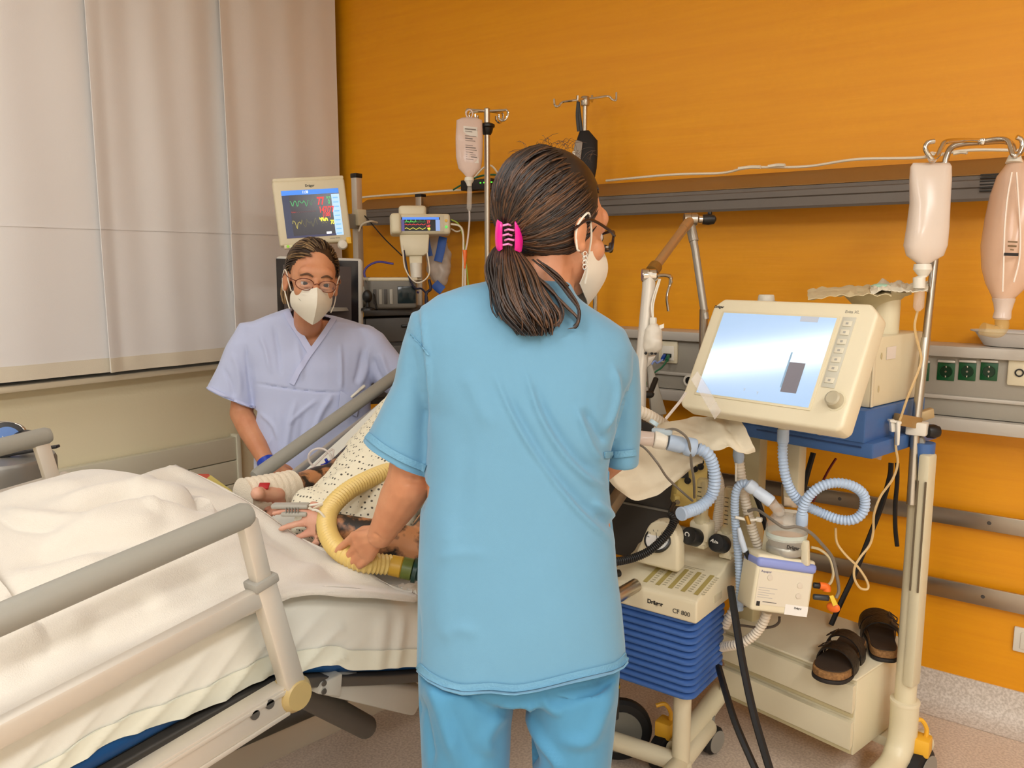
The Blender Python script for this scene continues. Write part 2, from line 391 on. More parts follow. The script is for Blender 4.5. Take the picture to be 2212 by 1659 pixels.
# plugs and patch cables in the data plate
for col, dx, pts, lab in ((mat('blue_plug', (20, 66, 150), .4), -.008, [(1437, 764), (1430, 778), (1420, 784), (1408, 787)], 'blue patch cable plugged into the cream data plate'),
                     (GREENP, .008, [(1447, 765), (1440, 780), (1428, 795), (1414, 805), (1400, 822)], 'green patch cable plugged into the cream data plate')):
    p = [atY(u, v, YF2-.03-.02*i) for i, (u, v) in enumerate(pts)]
    p[0] = V((a.x+dx, YF2-.018, a.z-.012))
    tp = thing('patch_cable', lab, 'cable', p[0])
    B().flatbar(p[0], p[0].lerp(p[1], .9), .012, .012).build('plug', col, tp); cable([p[0].lerp(p[1], .9)]+p[1:]+[p[-1]+V((-.05, -.03, -.15))], .0035).build('wire', col if dx > 0 else mat('lilac_wire', (140, 160, 220), .4), tp)
# ---------------------------------------------------------------- equipment rails low on the wall
for i, (pa, pb) in enumerate((((1880, 1071), (1880, 1104)), ((1880, 1218), (1880, 1256)))):
    za, zb_ = atY(*pa, YW-.03).z, atY(*pb, YW-.03).z
    t = thing('equipment_rail', ['upper stainless equipment rail low on the orange wall', 'lower stainless equipment rail on the orange wall, nearer the floor'][i], 'rail', (0, YW, zb_))
    B().box((.4, YW-.03, (za+zb_)/2), (4.6, .011, za-zb_), bev=.002).build('bar', STEEL, t)
    for x in (-1.55, -.75, -.3, .6, 1.6):
        B().bar((x, YW-.002, (za+zb_)/2), (x, YW-.03, (za+zb_)/2), .011).build('spacer', STEEL, t)
        B().lathe([(.0065, 0), (.005, .003)], (x, YW-.035, (za+zb_)/2), (0, -1, 0), 12).build('screw', DARKG, t)
a = atY(2212, 1382, YW); tt = thing('wall_switch', 'white rocker switch plate low on the orange wall', 'switch', (a.x+.01, YW, a.z))
B().box((a.x+.012, YW-.005, a.z), (.08, .012, .08), bev=.004).build('plate', WHITEP, tt)
B().box((a.x+.016, YW-.012, a.z), (.05, .006, .055), bev=.003).build('rocker', WHITEP, tt)
# cables lying on top of the duct
wh = mat('white_cable', (236, 226, 204), .5)
zc = 1.772
def top(u, dy=0.0): return atY(u, 350, 2.84+dy).x
zcable('lying_cable', [V((top(u, d), 2.84+d, zc+h)) for u, d, h in ((1310, .01, 0), (1450, .0, .004), (1560, .02, .0), (1620, -.01, .008), (1740, .02, .002), (1850, -.01, .01), (1990, .01, .004), (2090, -.02, .012), (2250, .02, .0))], .0045, wh, 'white cable lying loose along the top of the duct, right of the person in blue')
zcable('lying_cable', [V((top(u, d), 2.84+d, zc+h)) for u, d, h in ((775, 0, 0), (830, .01, .003), (880, -.01, 0), (960, .01, .004), (1050, .0, .0))], .005, wh, 'white cable lying on the duct above the small monitor')
for i, (u0, u1) in enumerate(((1600, 1648), (1664, 1700), (2000, 2036), (2060, 2090))):
    zcable('cable_clip', [V((top(u0), 2.82, zc+.006)), V((top((u0+u1)/2), 2.825, zc+.009)), V((top(u1), 2.82, zc+.006))], .006, wh, ['short white cable sleeve on the duct, left of the screen top', 'short white cable sleeve on the duct, second from the person in blue', 'white cable sleeve on the duct beside the right infusion bag', 'white cable sleeve on the duct, between right pole and hanging bag'][i], 'cable sleeve', 'white sleeves on the duct')
a0 = V((top(1000), 2.845, 1.782)); t = thing('network_switch', 'small black box with green lights on the duct behind the pole', 'electronic box', a0)
B().box((top(1035), 2.845, 1.790), (.17, .06, .044), bev=.004).build('case', BLACK, t)
l = B()
for k in range(4): l.box((top(1046+8*k), 2.8135, 1.795), (.006, .004, .005))
l.build('indicator_light', mat('green_led', (90, 220, 60), .4, emit=((90, 230, 60), 1.2)), t)
for i, (m_, pp, lab) in enumerate(((wh, [(1022, 1.80, 2.82), (1040, 1.86, 2.85), (1060, 1.865, 2.85), (1080, 1.80, 2.86)], 'white cable arching over the black box on the duct'), (GREENP, [(985, 1.775, 2.82), (1010, 1.80, 2.82), (1040, 1.825, 2.83), (1075, 1.825, 2.84), (1110, 1.79, 2.85)], 'green cable running over the black box on the duct'))):
    zcable('network_cable', [V((top(u), y, z)) for u, z, y in pp], .004, m_, lab)
# ================================================================ people: shared pieces
SKIN = mat('skin', (214, 150, 116), .5, sss=.08, bump=(90, .06), var=(14, (200, 130, 98), .6))
SKIN2 = mat('skin_tanned', (214, 154, 114), .5, sss=.08, bump=(90, .06), var=(14, (194, 126, 88), .6))
TATTOO = mat('tattooed_skin', (186, 128, 84), .5, bump=(90, .05), var=(26, (42, 36, 30), .12))
def normals(b):
    b.n = [V((0, 0, 0)) for _ in b.v]
    for f in b.f:
        p = [b.v[i] for i in f]; n = (p[1]-p[0]).cross(p[2]-p[0])
        if len(p) > 3: n += (p[2]-p[0]).cross(p[3]-p[0])
        for i in f: b.n[i] += n
    b.n = [n.normalized() if n.length else UP for n in b.n]; return b
def facing(b):
    """turn all normals of an open sheet towards the photographer's side"""
    for i, p in enumerate(b.v):
        if b.n[i].dot(p-CAM) > 0: b.n[i] = -b.n[i]
    return b
def hand(b, w, f, n, side=1, k=1.0, curl=None, spread=.06, thumb=(35, 25), fat=1.0):
    """five separate fingers on a palm. w wrist, f towards the fingers, n out of the back of the hand, side +1: thumb on the f x n side.
    Returns the finger tips."""
    w, f = V(w), V(f).normalized(); n = V(n); n = (n-f*n.dot(f)).normalized(); s = f.cross(n)*side
    off = (.030, .010, -.010, -.029); kd = (.088, .092, .087, .078)
    ph = ((.044, .026, .021), (.048, .029, .022), (.045, .027, .021), (.035, .021, .019)); rr = (.0092, .0094, .0090, .0080)
    curl = curl or [(18, 25, 15)]*4; tips = []; K = []
    for i in range(4):
        kn = w+(f*kd[i]+s*off[i]+n*(.003 if i in (1, 2) else 0))*k; K.append(kn)
        b.caps([w+s*off[i]*.62*k+f*.006*k, kn], [.0135*k*fat, .0108*k*fat], 10)
        d0 = (f+s*(off[i]*spread*30)).normalized(); a = 0; p = kn; P = [p]; R = [rr[i]*1.06*k*fat]
        for j in range(3):
            a += curl[i][j]; d = d0*cos(radians(a))-n*sin(radians(a)); p = p+d*ph[i][j]*k; P.append(p); R.append(rr[i]*(.98, .9, .78)[j]*k*fat)
        b.caps(P, R, 10); tips.append((P[-1], d, d0))
    for i in range(3): b.caps([lerp(w, K[i], .45), lerp(w, K[i+1], .9)], [.012*k, .0105*k], 8); b.caps([lerp(w, K[i+1], .45), lerp(w, K[i], .9)], [.012*k, .0105*k], 8)
    t0 = w+(f*.022+s*.022-n*.006)*k; a1, a2 = radians(thumb[0]), radians(thumb[1])
    d1 = (f*cos(a1)+s*sin(a1)-n*.35).normalized(); d2 = (f*cos(a1-a2)+s*sin(a1-a2)-n*.25).normalized()
    P = [t0, t0+d1*.045*k, t0+d1*.045*k+d1.lerp(d2, .5)*.032*k, t0+d1*.045*k+d1.lerp(d2, .5)*.032*k+d2*.026*k]
    b.caps(P, [.0155*k*fat, .0125*k*fat, .0105*k*fat, .0085*k*fat], 10); tips.append((P[-1], d2, d2)); return tips
def handpts(b, w, K, F, TH, r=.0092, palm=.0125):
    """hand from given joints: wrist, four knuckles, four finger chains beyond the knuckles, thumb chain"""
    for k, f in zip(K, F):
        b.caps([w.lerp(k, .08), k], [palm*1.1, palm*.92], 10); P = [k]+f; b.caps(P, [r*1.12]+[r*(1, .93, .8)[min(i, 2)] for i in range(len(f))], 10)
    for a, c in zip(K, K[1:]): b.caps([w.lerp(a, .45), w.lerp(c, .92)], [palm, palm*.85], 8); b.caps([w.lerp(c, .45), w.lerp(a, .92)], [palm, palm*.85], 8)
    for a, c in zip(K, K[1:]):
        for q in (.6, .78, .95): b.caps([w.lerp(a, q), w.lerp(c, q)], [palm*.92, palm*.92], 8)
    b.caps(TH, [r*1.6, r*1.3, r*1.12, r*.9][:len(TH)], 10)
def head(b, M, k=1.0):
    """head pieces in frame M: origin between the ears, x to the viewer's right when the face looks along +z, y up"""
    def e(c, r, A=MX()): b.ell(M @ (V(c)*k), [q*k for q in r], M.to_3x3().to_4x4() @ A, 22, 14)
    e((0, .045, -.012), (.076, .088, .096)); e((0, .02, .03), (.068, .08, .066)); e((0, -.035, .045), (.056, .066, .052)); e((0, -.082, .062), (.032, .026, .028))
    e((0, .035, .078), (.055, .03, .022)); e((0, .018, .083), (.048, .012, .016)); e((.038, -.022, .066), (.024, .024, .024)); e((-.038, -.022, .066), (.024, .024, .024))
    b.caps([M @ (V((0, .012, .098))*k), M @ (V((0, -.022, .116))*k)], [.009*k, .0125*k], 10)
    e((.012, -.027, .102), (.009, .007, .009)); e((-.012, -.027, .102), (.009, .007, .009))
    e((0, -.054, .093), (.024, .006, .012)); e((0, -.064, .091), (.021, .007, .012))
    for s in (1, -1):
        A = Ry(s*-22)
        e((s*.079, -.004, -.004), (.008, .031, .019), A); e((s*.080, -.028, .002), (.007, .012, .010), A)
def eyes(M, k, parent, iris):
    for s in (1, -1):
        c = M @ (V((s*.0315, .003, .0795))*k)
        B().ell(c, .0122*k, n=18, k=12).build('eye', mat('eye_white', (206, 196, 188), .25), parent)
        z = (M.to_3x3() @ V((0, 0, 1))).normalized()
        B().lathe([(0.0074*k, 0), (.0070*k, .0007), (.001, .001)], c+z*.0111*k, z, 18).build('iris', iris, parent)
        B().lathe([(.0034*k, 0), (.0032*k, .0006)], c+z*.0120*k, z, 12).build('pupil', BLACK, parent)
def eyelids(M, k, b):
    for s in (1, -1):
        for y0, h in ((.0100, .0045), (-.0040, .0038)):
            P = [M @ (V((s*.0315+x, y0+(h*(1-(x/.017)**2) if y0 > 0 else -h*(1-(x/.017)**2))*.6, .0935-abs(x)*.35*(1 if x*s > 0 else .5)))*k) for x in (-.017, -.009, 0, .009, .017)]
            b.tube(spline(P, 3), [.0022*k]+[.0040*k]*11+[.0022*k], 8)
    return b
# ================================================================ the hospital bed
XN, XF = -1.085, -2.03                                     # the two side rails
BEDM = mat('bed_grey_plastic', (178, 176, 166), .5)
bed = thing('hospital_bed', 'hospital bed with grey side rails, raised knee part and raised backrest', 'bed', (-1.56, 1.1, 0))
e0 = atX(543, 1106, XN); e1 = atX(0, 1338, XN); dr = (e1-e0).normalized()
B().bar(e0, e0+dr*1.0, .0205, 24, bev=.014).build('handrail', RAILG, bed)
w0 = atX(588, 1272, XN); w1_ = atX(0, 1582, XN); dw = (w1_-w0).normalized()
B().flatbar(w0-dw*.004, w0+dw*.85, .026, .034, bev=.006).build('rail_bar', ALU, bed)
p0, p1, p2 = atX(532, 1122, XN), atX(566, 1262, XN), atX(634, 1490, XN)
B().flatbar(p0, p1, .024, .030, bev=.004, up=(0, 1, .2)).build('rail_post', ALU, bed)
q = p1+(p0-p1)*.08
B().flatbar(q, p2, .030, .038, bev=.005, up=(0, 1, .2)).build('post_sleeve', ALU, bed)
B().flatbar(q+(p0-p1).normalized()*.004, q-(p0-p1).normalized()*.012, .036, .046, bev=.004, up=(0, 1, .2)).build('post_collar', GREYP, bed)
jt = mat('beige_joint', (170, 148, 96), .4)
B().lathe([(.006, 0), (.03, .0), (.032, .008), (.032, .03), (.024, .042)], p2+V((-.024, 0, -.006)), (1, 0, 0), 24).build('joint', jt, bed)
# lower frame bar with its two holes
fa, fb = atX(610, 1505, XN-.01), atX(0, 1880, XN-.01)
frm = B().flatbar(fa, fb, .035, .052, bev=.003); frm.build('frame_bar', ALU, bed)
d_ = (fb-fa).normalized()
B().flatbar(fa+V((.019, 0, .018)), fb+V((.019, 0, .018)), .004, .008).build('frame_bar_lip', ALU, bed); B().flatbar(fa+V((.019, 0, -.022)), fb+V((.019, 0, -.022)), .004, .008).build('frame_bar_lip', ALU, bed)
for u, v in ((583, 1521), (551, 1544)):
    c = atX(u, v, XN+.009); B().lathe([(.0085, 0), (.008, .002)], c, (1, 0, 0), 18).build('bolt_cap', DARKG, bed)
# far rail, on the backrest, and the far rail of the foot part
g0, g1 = atX(548, 1032, XF), atX(835, 826, XF); dg_ = (g1-g0).normalized()
B().bar(g0, g1+dg_*.10, .0215, 20, bev=.012).build('handrail', RAILG, bed)
B().flatbar(g0+V((.004, .06, -.052)), g1+dg_*.10+V((.004, .03, -.052)), .02, .022, bev=.004).build('rail_bar', ALU, bed)
for s in (.06, .92):
    a = g0.lerp(g1+dg_*.10, s); B().flatbar(a, a+V((.005, .07, -.30)), .022, .03, bev=.004, up=(0, 1, .2)).build('rail_post', ALU, bed)
h0, h1 = atX(112, 938, XF), atX(0, 966, XF); dh = (h1-h0).normalized()
B().bar(h0, h0+dh*.9, .0205, 20, bev=.014).build('handrail', RAILG, bed)
for s in (.03, .6):
    a = h0+dh*s; B().flatbar(a, a+V((0, .07, -.34)), .022, .034, bev=.004, up=(0, 1, .2)).build('rail_post', ALU, bed)
B().flatbar(h0+V((0, .03, -.11)), h0+dh*.8+V((0, .03, -.11)), .024, .028, bev=.004).build('rail_bar', ALU, bed)
# under the mattress: housing, lift tube, base frame, casters, headboard
P = [atX(u, v, -1.16) for u, v in ((742, 1452), (925, 1490), (898, 1552), (684, 1502))]
B().hexa(P+[p+V((-.16, .03, .01)) for p in P], .012).build('motor_housing', BEDM, bed)
P = [atX(u, v, -1.155) for u, v in ((688, 1472), (732, 1450), (728, 1502), (678, 1496))]
hp = B().hexa([p+V((.012, 0, 0)) for p in P]+[p+V((-.08, 0, 0)) for p in P], .004).build('housing_plate', BEDM, bed)
for v in (1476, 1494): B().lathe([(.006, 0), (.005, .002)], atX(700, v, -1.14), (1, 0, 0), 14).build('bolt_cap', DARKG, hp)
a, b_ = atX(640, 1490, -1.22), atX(790, 1570, -1.30); B().bar(a, b_, .026, 18).build('lift_tube', DARKG, bed)
a, b_ = atZ(585, 1670, .34), atZ(915, 1512, .34); d = b_-a; d.z = 0; d = V((0, 1, 0))*d.length
for dx in (0, -.62):
    B().flatbar(b_-V((.30-dx, 1.3, 0)), b_+V((dx, .75, 0)), .06, .07, bev=.006).build('base_bar', mat('grey_aluminium', (172, 166, 152), .45, .5), bed)
for y in (.1, 2.0): B().flatbar((b_.x+.04, y, .31), (b_.x-.72, y, .31), .05, .05, bev=.005).build('cross_bar', DARKG, bed)
a = atZ(475, 1665, .12); c = atZ(716, 1518, .12); B().bar(a, c, .007, 8).build('brake_rod', BLACK, bed)
for x, y in ((b_.x+.04, .0), (b_.x-.68, .0), (b_.x+.03, 2.16), (b_.x-.68, 2.16)):
    B().bar((x, y, .30), (x, y, .15), .02).build('caster_stem', DARKG, bed)
    B().lathe([(.03, -.017), (.070, -.017), (.075, -.01), (.075, .01), (.070, .017), (.03, .017)], (x, y, .0755), (1, .2, 0), 32).build('caster', RUBBER, bed)
    B().lathe([(.02, -.020), (.052, -.019), (.052, .019), (.02, .020)], (x, y, .0755), (1, .2, 0), 28).build('caster_disc', DARKG, bed)
hb = [(-.46, .50), (.46, .50), (.47, .86), (.40, .95), (.2, .985), (-.2, .985), (-.40, .95), (-.47, .86)]
B().prism(hb, 0, .035, FR((-1.55, 2.34, 0), (1, 0, 0), (0, 0, 1)), .008).build('headboard', mat('headboard_grey', (74, 70, 64), .55), bed)
B().box((-1.55, 2.30, .685), (.9, .006, .006)).build('headboard_groove', GREYP, bed)
a, b_ = atX(1352, 1048, -1.2), atX(1300, 1125, -1.2); B().flatbar(a, a+(b_-a)*2.2, .03, .04, bev=.004).build('backrest_bar', ALU, bed)
BED_YZ = [(-.12, .80), (.1, .825), (.4, .852), (.7, .876), (.84, .878), (.95, .85), (1.2, .752), (1.32, .718), (1.42, .742), (1.64, .85), (1.9, .985), (2.12, 1.10)]
PR = spline([V((0, y, z)) for y, z in BED_YZ], 5)
def bedz(y):
    for a, b_ in zip(PR, PR[1:]):
        if a.y <= y <= b_.y: return lerp(a.z, b_.z, (y-a.y)/(b_.y-a.y))
    return PR[0].z if y < PR[0].y else PR[-1].z
def mattress(b, x0, x1, off, th, r=.03, P=PR):
    R = []
    for i, p in enumerate(P):
        t = (P[min(i+1, len(P)-1)]-P[max(i-1, 0)]).normalized(); n = V((0, -t.z, t.y)); ring = []
        for cx, cz, a0 in ((x0+r, -r, 180), (x1-r, -r, 90), (x1-r, -th+r, 0), (x0+r, -th+r, -90)):
            for k in range(4):
                a = radians(a0-30*k); ring.append(V((cx+r*cos(a), p.y, p.z))+n*(off+cz+r*sin(a)))
        R.append(ring)
    return b.loft(R)
mt = tag(mattress(B(), -1.985, -1.150, -.006, .145).build('mattress', mat('blue_mattress', (10, 78, 138), .45), None), 'blue mattress under the white sheet on the hospital bed', 'mattress')
dk = B(); mattress(dk, -1.97, -1.15, -.152, .02, .005); dk.build('mattress_base', DARKG, bed)
# ---------------------------------------------------------------- sheet over the mattress with pleats on the near side
LINEN = mat('white_linen', (220, 216, 204), .8, bump=(700, .06), sheen=.2)
LINEN2 = mat('white_sheet', (226, 224, 212), .75, bump=(800, .04), sheen=.2)
bot = [atX(u, v, -1.122) for u, v in ((-350, 1900), (60, 1735), (160, 1672), (255, 1613), (400, 1562), (500, 1520), (600, 1468), (650, 1462), (717, 1444), (750, 1444), (781, 1455), (903, 1446), (1010, 1440), (1120, 1430))]
BOT = resample(spline(bot, 8), .01)
def botz(y):
    for a, b_ in zip(BOT, BOT[1:]):
        if a.y <= y <= b_.y: return lerp(a.z, b_.z, (y-a.y)/max(1e-6, b_.y-a.y))
    return bedz(y)-.145
def sheet(u, v):
    y = lerp(-.08, 2.08, v)
    if u < .5:
        q = u/.5; x = lerp(-1.98, -1.165, q); return V((x, y, bedz(y)+.003))
    q = (u-.5)/.5; zt = bedz(y)+.003; zb = min(botz(y), zt-.1) if y < 1.7 else zt-.15
    z = lerp(zt, zb, q); pl = 0
    for k in range(9):                                             # slanting pleats below the knee part
        y0 = .36+.075*k+.22*(1-q)*(.8+.1*k/9)
        pl += .006*exp(-((y-y0)/.012)**2)*min(1, q*1.4)*(1 if y < 1.0 else .3)
    for y0, s in ((1.08, .02), (1.13, .014), (1.19, .02), (1.27, .02)): pl += .010*exp(-((y-y0-.03*(1-q))/s)**2)*sm(q*2)*(1-.5*q)
    return V((-1.147+pl+.006*sin(q*pi)*.6-.02*(1-sm(q*6))+.004*NZ.noise(V((y*7, q*1.5, 1))), y, z))
bs = thing('bed_sheet', 'white sheet over the mattress, its pleated side hanging below the blanket', 'sheet', (-1.13, .9, .75))
B().surf(sheet, 60, 260, .003).build('cloth', LINEN2, bs, 60)
def hemf(u, v): return sheet(lerp(.865, 1.0, u), v)+V((.0045, 0, 0))
B().surf(hemf, 6, 260, .003).build('hem', mat('sheet_hem', (230, 230, 212), .7), bs, 60)
pl = thing('pillow', 'white pillow on the raised backrest under the patient', 'pillow', (-1.6, 2.0, 1.1))
tl = V((0, .886, .463)); nl = V((0, -.463, .886)); pc = V((-1.53, 2.0, bedz(2.0)))+nl*.080
pb = B().ell((0, 0, 0), (.34, .20, .070), n=36, k=20)
pb.move(lambda p: pc+V((1, 0, 0))*(p.x*(1+.15*abs(p.y)/.22))+tl*(p.y*(1+.2*abs(p.x)/.4))+nl*(p.z+.008*NZ.noise(p*9)))
pb.build('cushion', LINEN, pl)
# ---------------------------------------------------------------- blanket
hem = [atX(345, 1001, -1.93), atX(420, 1030, -1.86), atX(490, 1066, -1.72), atX(560, 1108, -1.58), atX(640, 1165, -1.44), atX(720, 1204, -1.31), atX(800, 1240, -1.2), atX(905, 1292, -1.118)]
def top_(X, Y):
    """height of the covered legs"""
    k = bedz(Y); c = (X+1.58)/.40; ridge = max(0, 1-c*c)
    h = .088*ridge**.8*exp(-((Y-.80)/.42)**2) + .062*ridge
    if Y < .5: h += .03*ridge
    return k+.012+h
NY, NX = 150, 110
HS = spline(hem, 10)
def hemY(x):
    for a, b_ in zip(HS, HS[1:]):
        if a.x <= x <= b_.x: return lerp(a.y, b_.y, (x-a.x)/max(1e-6, b_.x-a.x)), lerp(a.z, b_.z, (x-a.x)/max(1e-6, b_.x-a.x))
    return (HS[0].y, HS[0].z) if x < HS[0].x else (HS[-1].y, HS[-1].z)
drop = [atX(u, v, -1.104) for u, v in ((-420, 1800), (0, 1580), (215, 1476), (281, 1440), (390, 1388), (500, 1345), (600, 1305), (660, 1290), (740, 1282), (830, 1280), (905, 1292))]
DS = resample(spline(drop, 8), .01)
def dropz(y):
    for a, b_ in zip(DS, DS[1:]):
        if a.y <= y <= b_.y: return lerp(a.z, b_.z, (y-a.y)/max(1e-6, b_.y-a.y))
    return DS[-1].z if y > DS[-1].y else DS[0].z
def blanket(u, v):
    if v < .72:
        q = v/.72; x = lerp(-1.99, -1.130, q); ye, ze = hemY(x); y = lerp(-.1, ye, u)
        z = top_(x, y); w = sm((u-.72)/.28)
        z = lerp(z, max(ze, bedz(y)+.015), w)
        if q > .86: z = lerp(z, bedz(y)+.014, sm((q-.86)/.14)*.9)
        if q < .1: z = lerp(bedz(y)+.02, z, sm(q/.1))
        n = .013*NZ.noise(V((x*2.2, y*3.5, 3)))+.008*NZ.noise(V((x*8-y*5, y*6+x*3, 8)))
        return V((x, y, z+n*(1-w)))
    q = (v-.72)/.28; x0 = -1.130; ye, ze = hemY(x0); y = lerp(-.1, ye, u); zt = bedz(y)+.014; zt = lerp(zt, max(ze, bedz(y)+.015), sm((u-.8)/.2)); zb = min(dropz(y), zt-.006)
    return V((x0+.013*sm(q*3)+.003*NZ.noise(V((y*9, q*2, 5)))*q, y, lerp(zt, zb, q)))
bl = thing('blanket', 'white terry blanket over the patient\'s bent legs', 'blanket', (-1.56, .5, .9))
bb = B().surf(blanket, NY, NX); normals(bb); facing(bb)
folds(bb, [([(120, 1130), (200, 1098), (275, 1078), (330, 1080), (420, 1094), (520, 1110)], 9, -.022), ([(60, 1118), (180, 1082), (270, 1062), (340, 1064), (440, 1080), (540, 1104)], 14, .016), ([(150, 1150), (250, 1110), (330, 1098), (420, 1108)], 14, .012),
           ([(0, 1112), (60, 1125), (130, 1130), (190, 1118)], 12, .014), ([(0, 1132), (60, 1145), (140, 1148)], 10, -.010), ([(0, 1085), (90, 1060), (200, 1050)], 12, .008), ([(350, 1020), (300, 1060), (330, 1100), (345, 1115)], 8, .008),
           ([(80, 1190), (190, 1150), (280, 1135), (360, 1130)], 22, .014), ([(20, 1235), (150, 1200), (300, 1168), (400, 1145)], 18, -.012), ([(0, 1270), (120, 1240), (240, 1200)], 18, .012), ([(470, 1070), (560, 1120), (640, 1178), (720, 1230)], 9, .007),
           ([(590, 1160), (650, 1200), (700, 1232)], 12, .008), ([(560, 1140), (600, 1172), (660, 1215)], 8, -.007), ([(90, 1410), (200, 1340), (300, 1305), (420, 1300)], 26, .014), ([(170, 1350), (260, 1312), (340, 1305)], 16, -.014), ([(20, 1470), (120, 1400), (230, 1370)], 22, -.010), ([(430, 1250), (500, 1230), (540, 1200)], 16, .008),
           ([(620, 1262), (720, 1256), (830, 1262)], 10, -.008), ([(620, 1240), (740, 1236), (860, 1268)], 12, .008), ([(350, 1000), (420, 1040), (480, 1076)], 8, .008)])
me = bb; me2 = B(); me2.v = bb.v; me2.f = bb.f; me2.m = bb.m
ob = me2.build('cloth', mat('terry_cloth', (214, 206, 192), .9, bump=(420, .22), sheen=.35), bl, 70)
md = ob.modifiers.new('thick', 'SOLIDIFY'); md.thickness = .006; md.offset = 1
ed = [blanket(1, v/100*.72) for v in range(101)]
B().tube([p+V((0, .002, .001)) for p in ed], .0075, 8).build('hem', mat('terry_hem', (220, 213, 200), .85, bump=(500, .3)), bl)
# yellow bed control with a red button, lying on the far side
cp = at(462, 1045, 2.22); Mx = FR(cp, RT*.75-FWH*.66, FWH*.6+RT*.62+UP*.5)
bc = thing('bed_control', 'pale yellow handset with a red key lying by the bandaged hand', 'handset', cp)
Py = mat('pale_yellow_plastic', (232, 216, 128), .45)
P = [at(u, v, t) for u, v, t in ((420, 1023, 2.13), (455, 1023, 2.17), (508, 1062, 2.24), (470, 1070, 2.18))]
B().hexa([p+V((0, 0, .002)) for p in P]+[p+V((.012, -.02, -.05)) for p in P], .008).build('case', Py, bc)
P = [at(u, v, t) for u, v, t in ((425, 1026, 2.128), (452, 1026, 2.165), (455, 1032, 2.17), (427, 1032, 2.13))]
B().hexa([p+V((.0, -.0, .004)) for p in P]+[p+V((0, 0, -.006)) for p in P], .002).build('key', mat('red_key', (226, 110, 90), .4), bc)
# ================================================================ the patient
pt = thing('person', 'person lying in the bed in a dotted gown, both forearms tattooed', 'person', (-1.55, 1.5, .8))
b = B()
hipc = V((-1.55, 1.24, .80)); chest = V((-1.50, 1.68, 1.02)); nk = V((-1.51, 1.97, 1.16)); hc = V((-1.52, 2.03, 1.30))
def oval(c, t, a, d, n=22):
    t = V(t).normalized(); x = V((1, 0, 0)); y = t.cross(x)*-1
    return [V(c)+x*(a*cos(2*pi*j/n))+y*(d*sin(2*pi*j/n)) for j in range(n)]
b.loft([oval((-1.52, 1.18, .765), (0, 1, .1), .11, .035), oval((-1.50, 1.28, .80), (0, 1, .3), .12, .06), oval((-1.49, 1.45, .88), (0, 1, .5), .15, .095), oval(chest, (0, 1, .5), .18, .112), oval((-1.505, 1.86, 1.105), (0, 1, .5), .175, .095), oval((-1.51, 1.94, 1.15), (0, 1, .5), .10, .07)])
b.caps([nk+V((0, -.06, -.03)), nk+V((0, .04, .04)), hc], [.07, .06, .07])
Mh = FR(hc, (1, 0, 0), (0, .75, .66)); head(b, Mh)
for x in (-1.44, -1.66): b.caps([(x, 1.20, .762), (x-.01, 1.05, .79), (x-.01, .80, .915), (x, .36, .895), (x, .16, .885)], [.036, .042, .050, .046, .034]); b.caps([(x, .16, .88), (x, .13, .895)], [.034, .022])
# near arm
sh, el, wr = V((-1.34, 1.86, 1.09)), atX(905, 1188, -1.23), atX(734, 1138, -1.355)
b.caps([sh, lerp(sh, el, .5), el], [.055, .052, .045]); b.caps([el, lerp(el, wr, .35), wr], [.046, .045, .029])
def AX(*q): return [atX(u, v, X) for u, v, X in q]
Kn = AX((656, 1105, -1.43), (666, 1128, -1.415), (681, 1149, -1.40), (697, 1166, -1.38))
handpts(b, wr, Kn, [AX((628, 1102, -1.455), (608, 1105, -1.47), (592, 1109, -1.48)), AX((640, 1132, -1.435), (621, 1137, -1.45), (606, 1143, -1.46)), AX((658, 1155, -1.42), (646, 1160, -1.43), (636, 1164, -1.44)), AX((684, 1172, -1.39), (676, 1178, -1.40), (670, 1182, -1.405))], AX((722, 1120, -1.40), (700, 1100, -1.44), (676, 1090, -1.47)), .0084, .0112)
t1 = atX(600, 1108, -1.47)
# far arm
sh2, el2, wr2 = V((-1.69, 1.86, 1.08)), atX(722, 1034, -1.74), atX(618, 1058, -1.70)
b.caps([sh2, lerp(sh2, el2, .5), el2], [.055, .050, .044]); b.caps([el2, lerp(el2, wr2, .35), wr2], [.046, .044, .032])
f2 = (atX(520, 1076, -1.70)-wr2).normalized()
th = atX(556, 1066, -1.63); b.caps([wr2+f2*.05+V((.03, 0, .0)), lerp(wr2+f2*.08, th, .6), th], [.02, .018, .0165])
hand(b, wr2, f2, V((.2, -.5, 1)), -1, .95, [(75, 85, 50)]*4, .0, (30, 10))
fb_ = fuse(b, .0050, 4)
def seg(p, a, c):
    d = c-a; t = max(0, min(1, (p-a).dot(d)/d.length_squared)); return (p-a-d*t).length
for i, fc in enumerate(fb_.f):
    p = fb_.v[fc[0]]
    if min(seg(p, el, lerp(el, wr, .93)), seg(p, lerp(sh, el, .4), el), seg(p, el2, lerp(el2, wr2, .93)), seg(p, lerp(sh2, el2, .4), el2)) < .062: fb_.m[i] = 1
fb_.build('body', [mat('pale_skin', (222, 174, 146), .5, sss=.08, bump=(90, .06), var=(20, (208, 146, 122), .5)), TATTOO], pt, 80)
eyes(Mh, 1, pt, mat('brown_iris', (70, 48, 34), .3))
hr = B().ell(Mh @ V((0, .055, -.022)), (.083, .085, .098), Mh.to_3x3().to_4x4(), 24, 14); hr.build('hair', mat('short_dark_hair', (52, 42, 34), .7, bump=(200, .5)), pt)
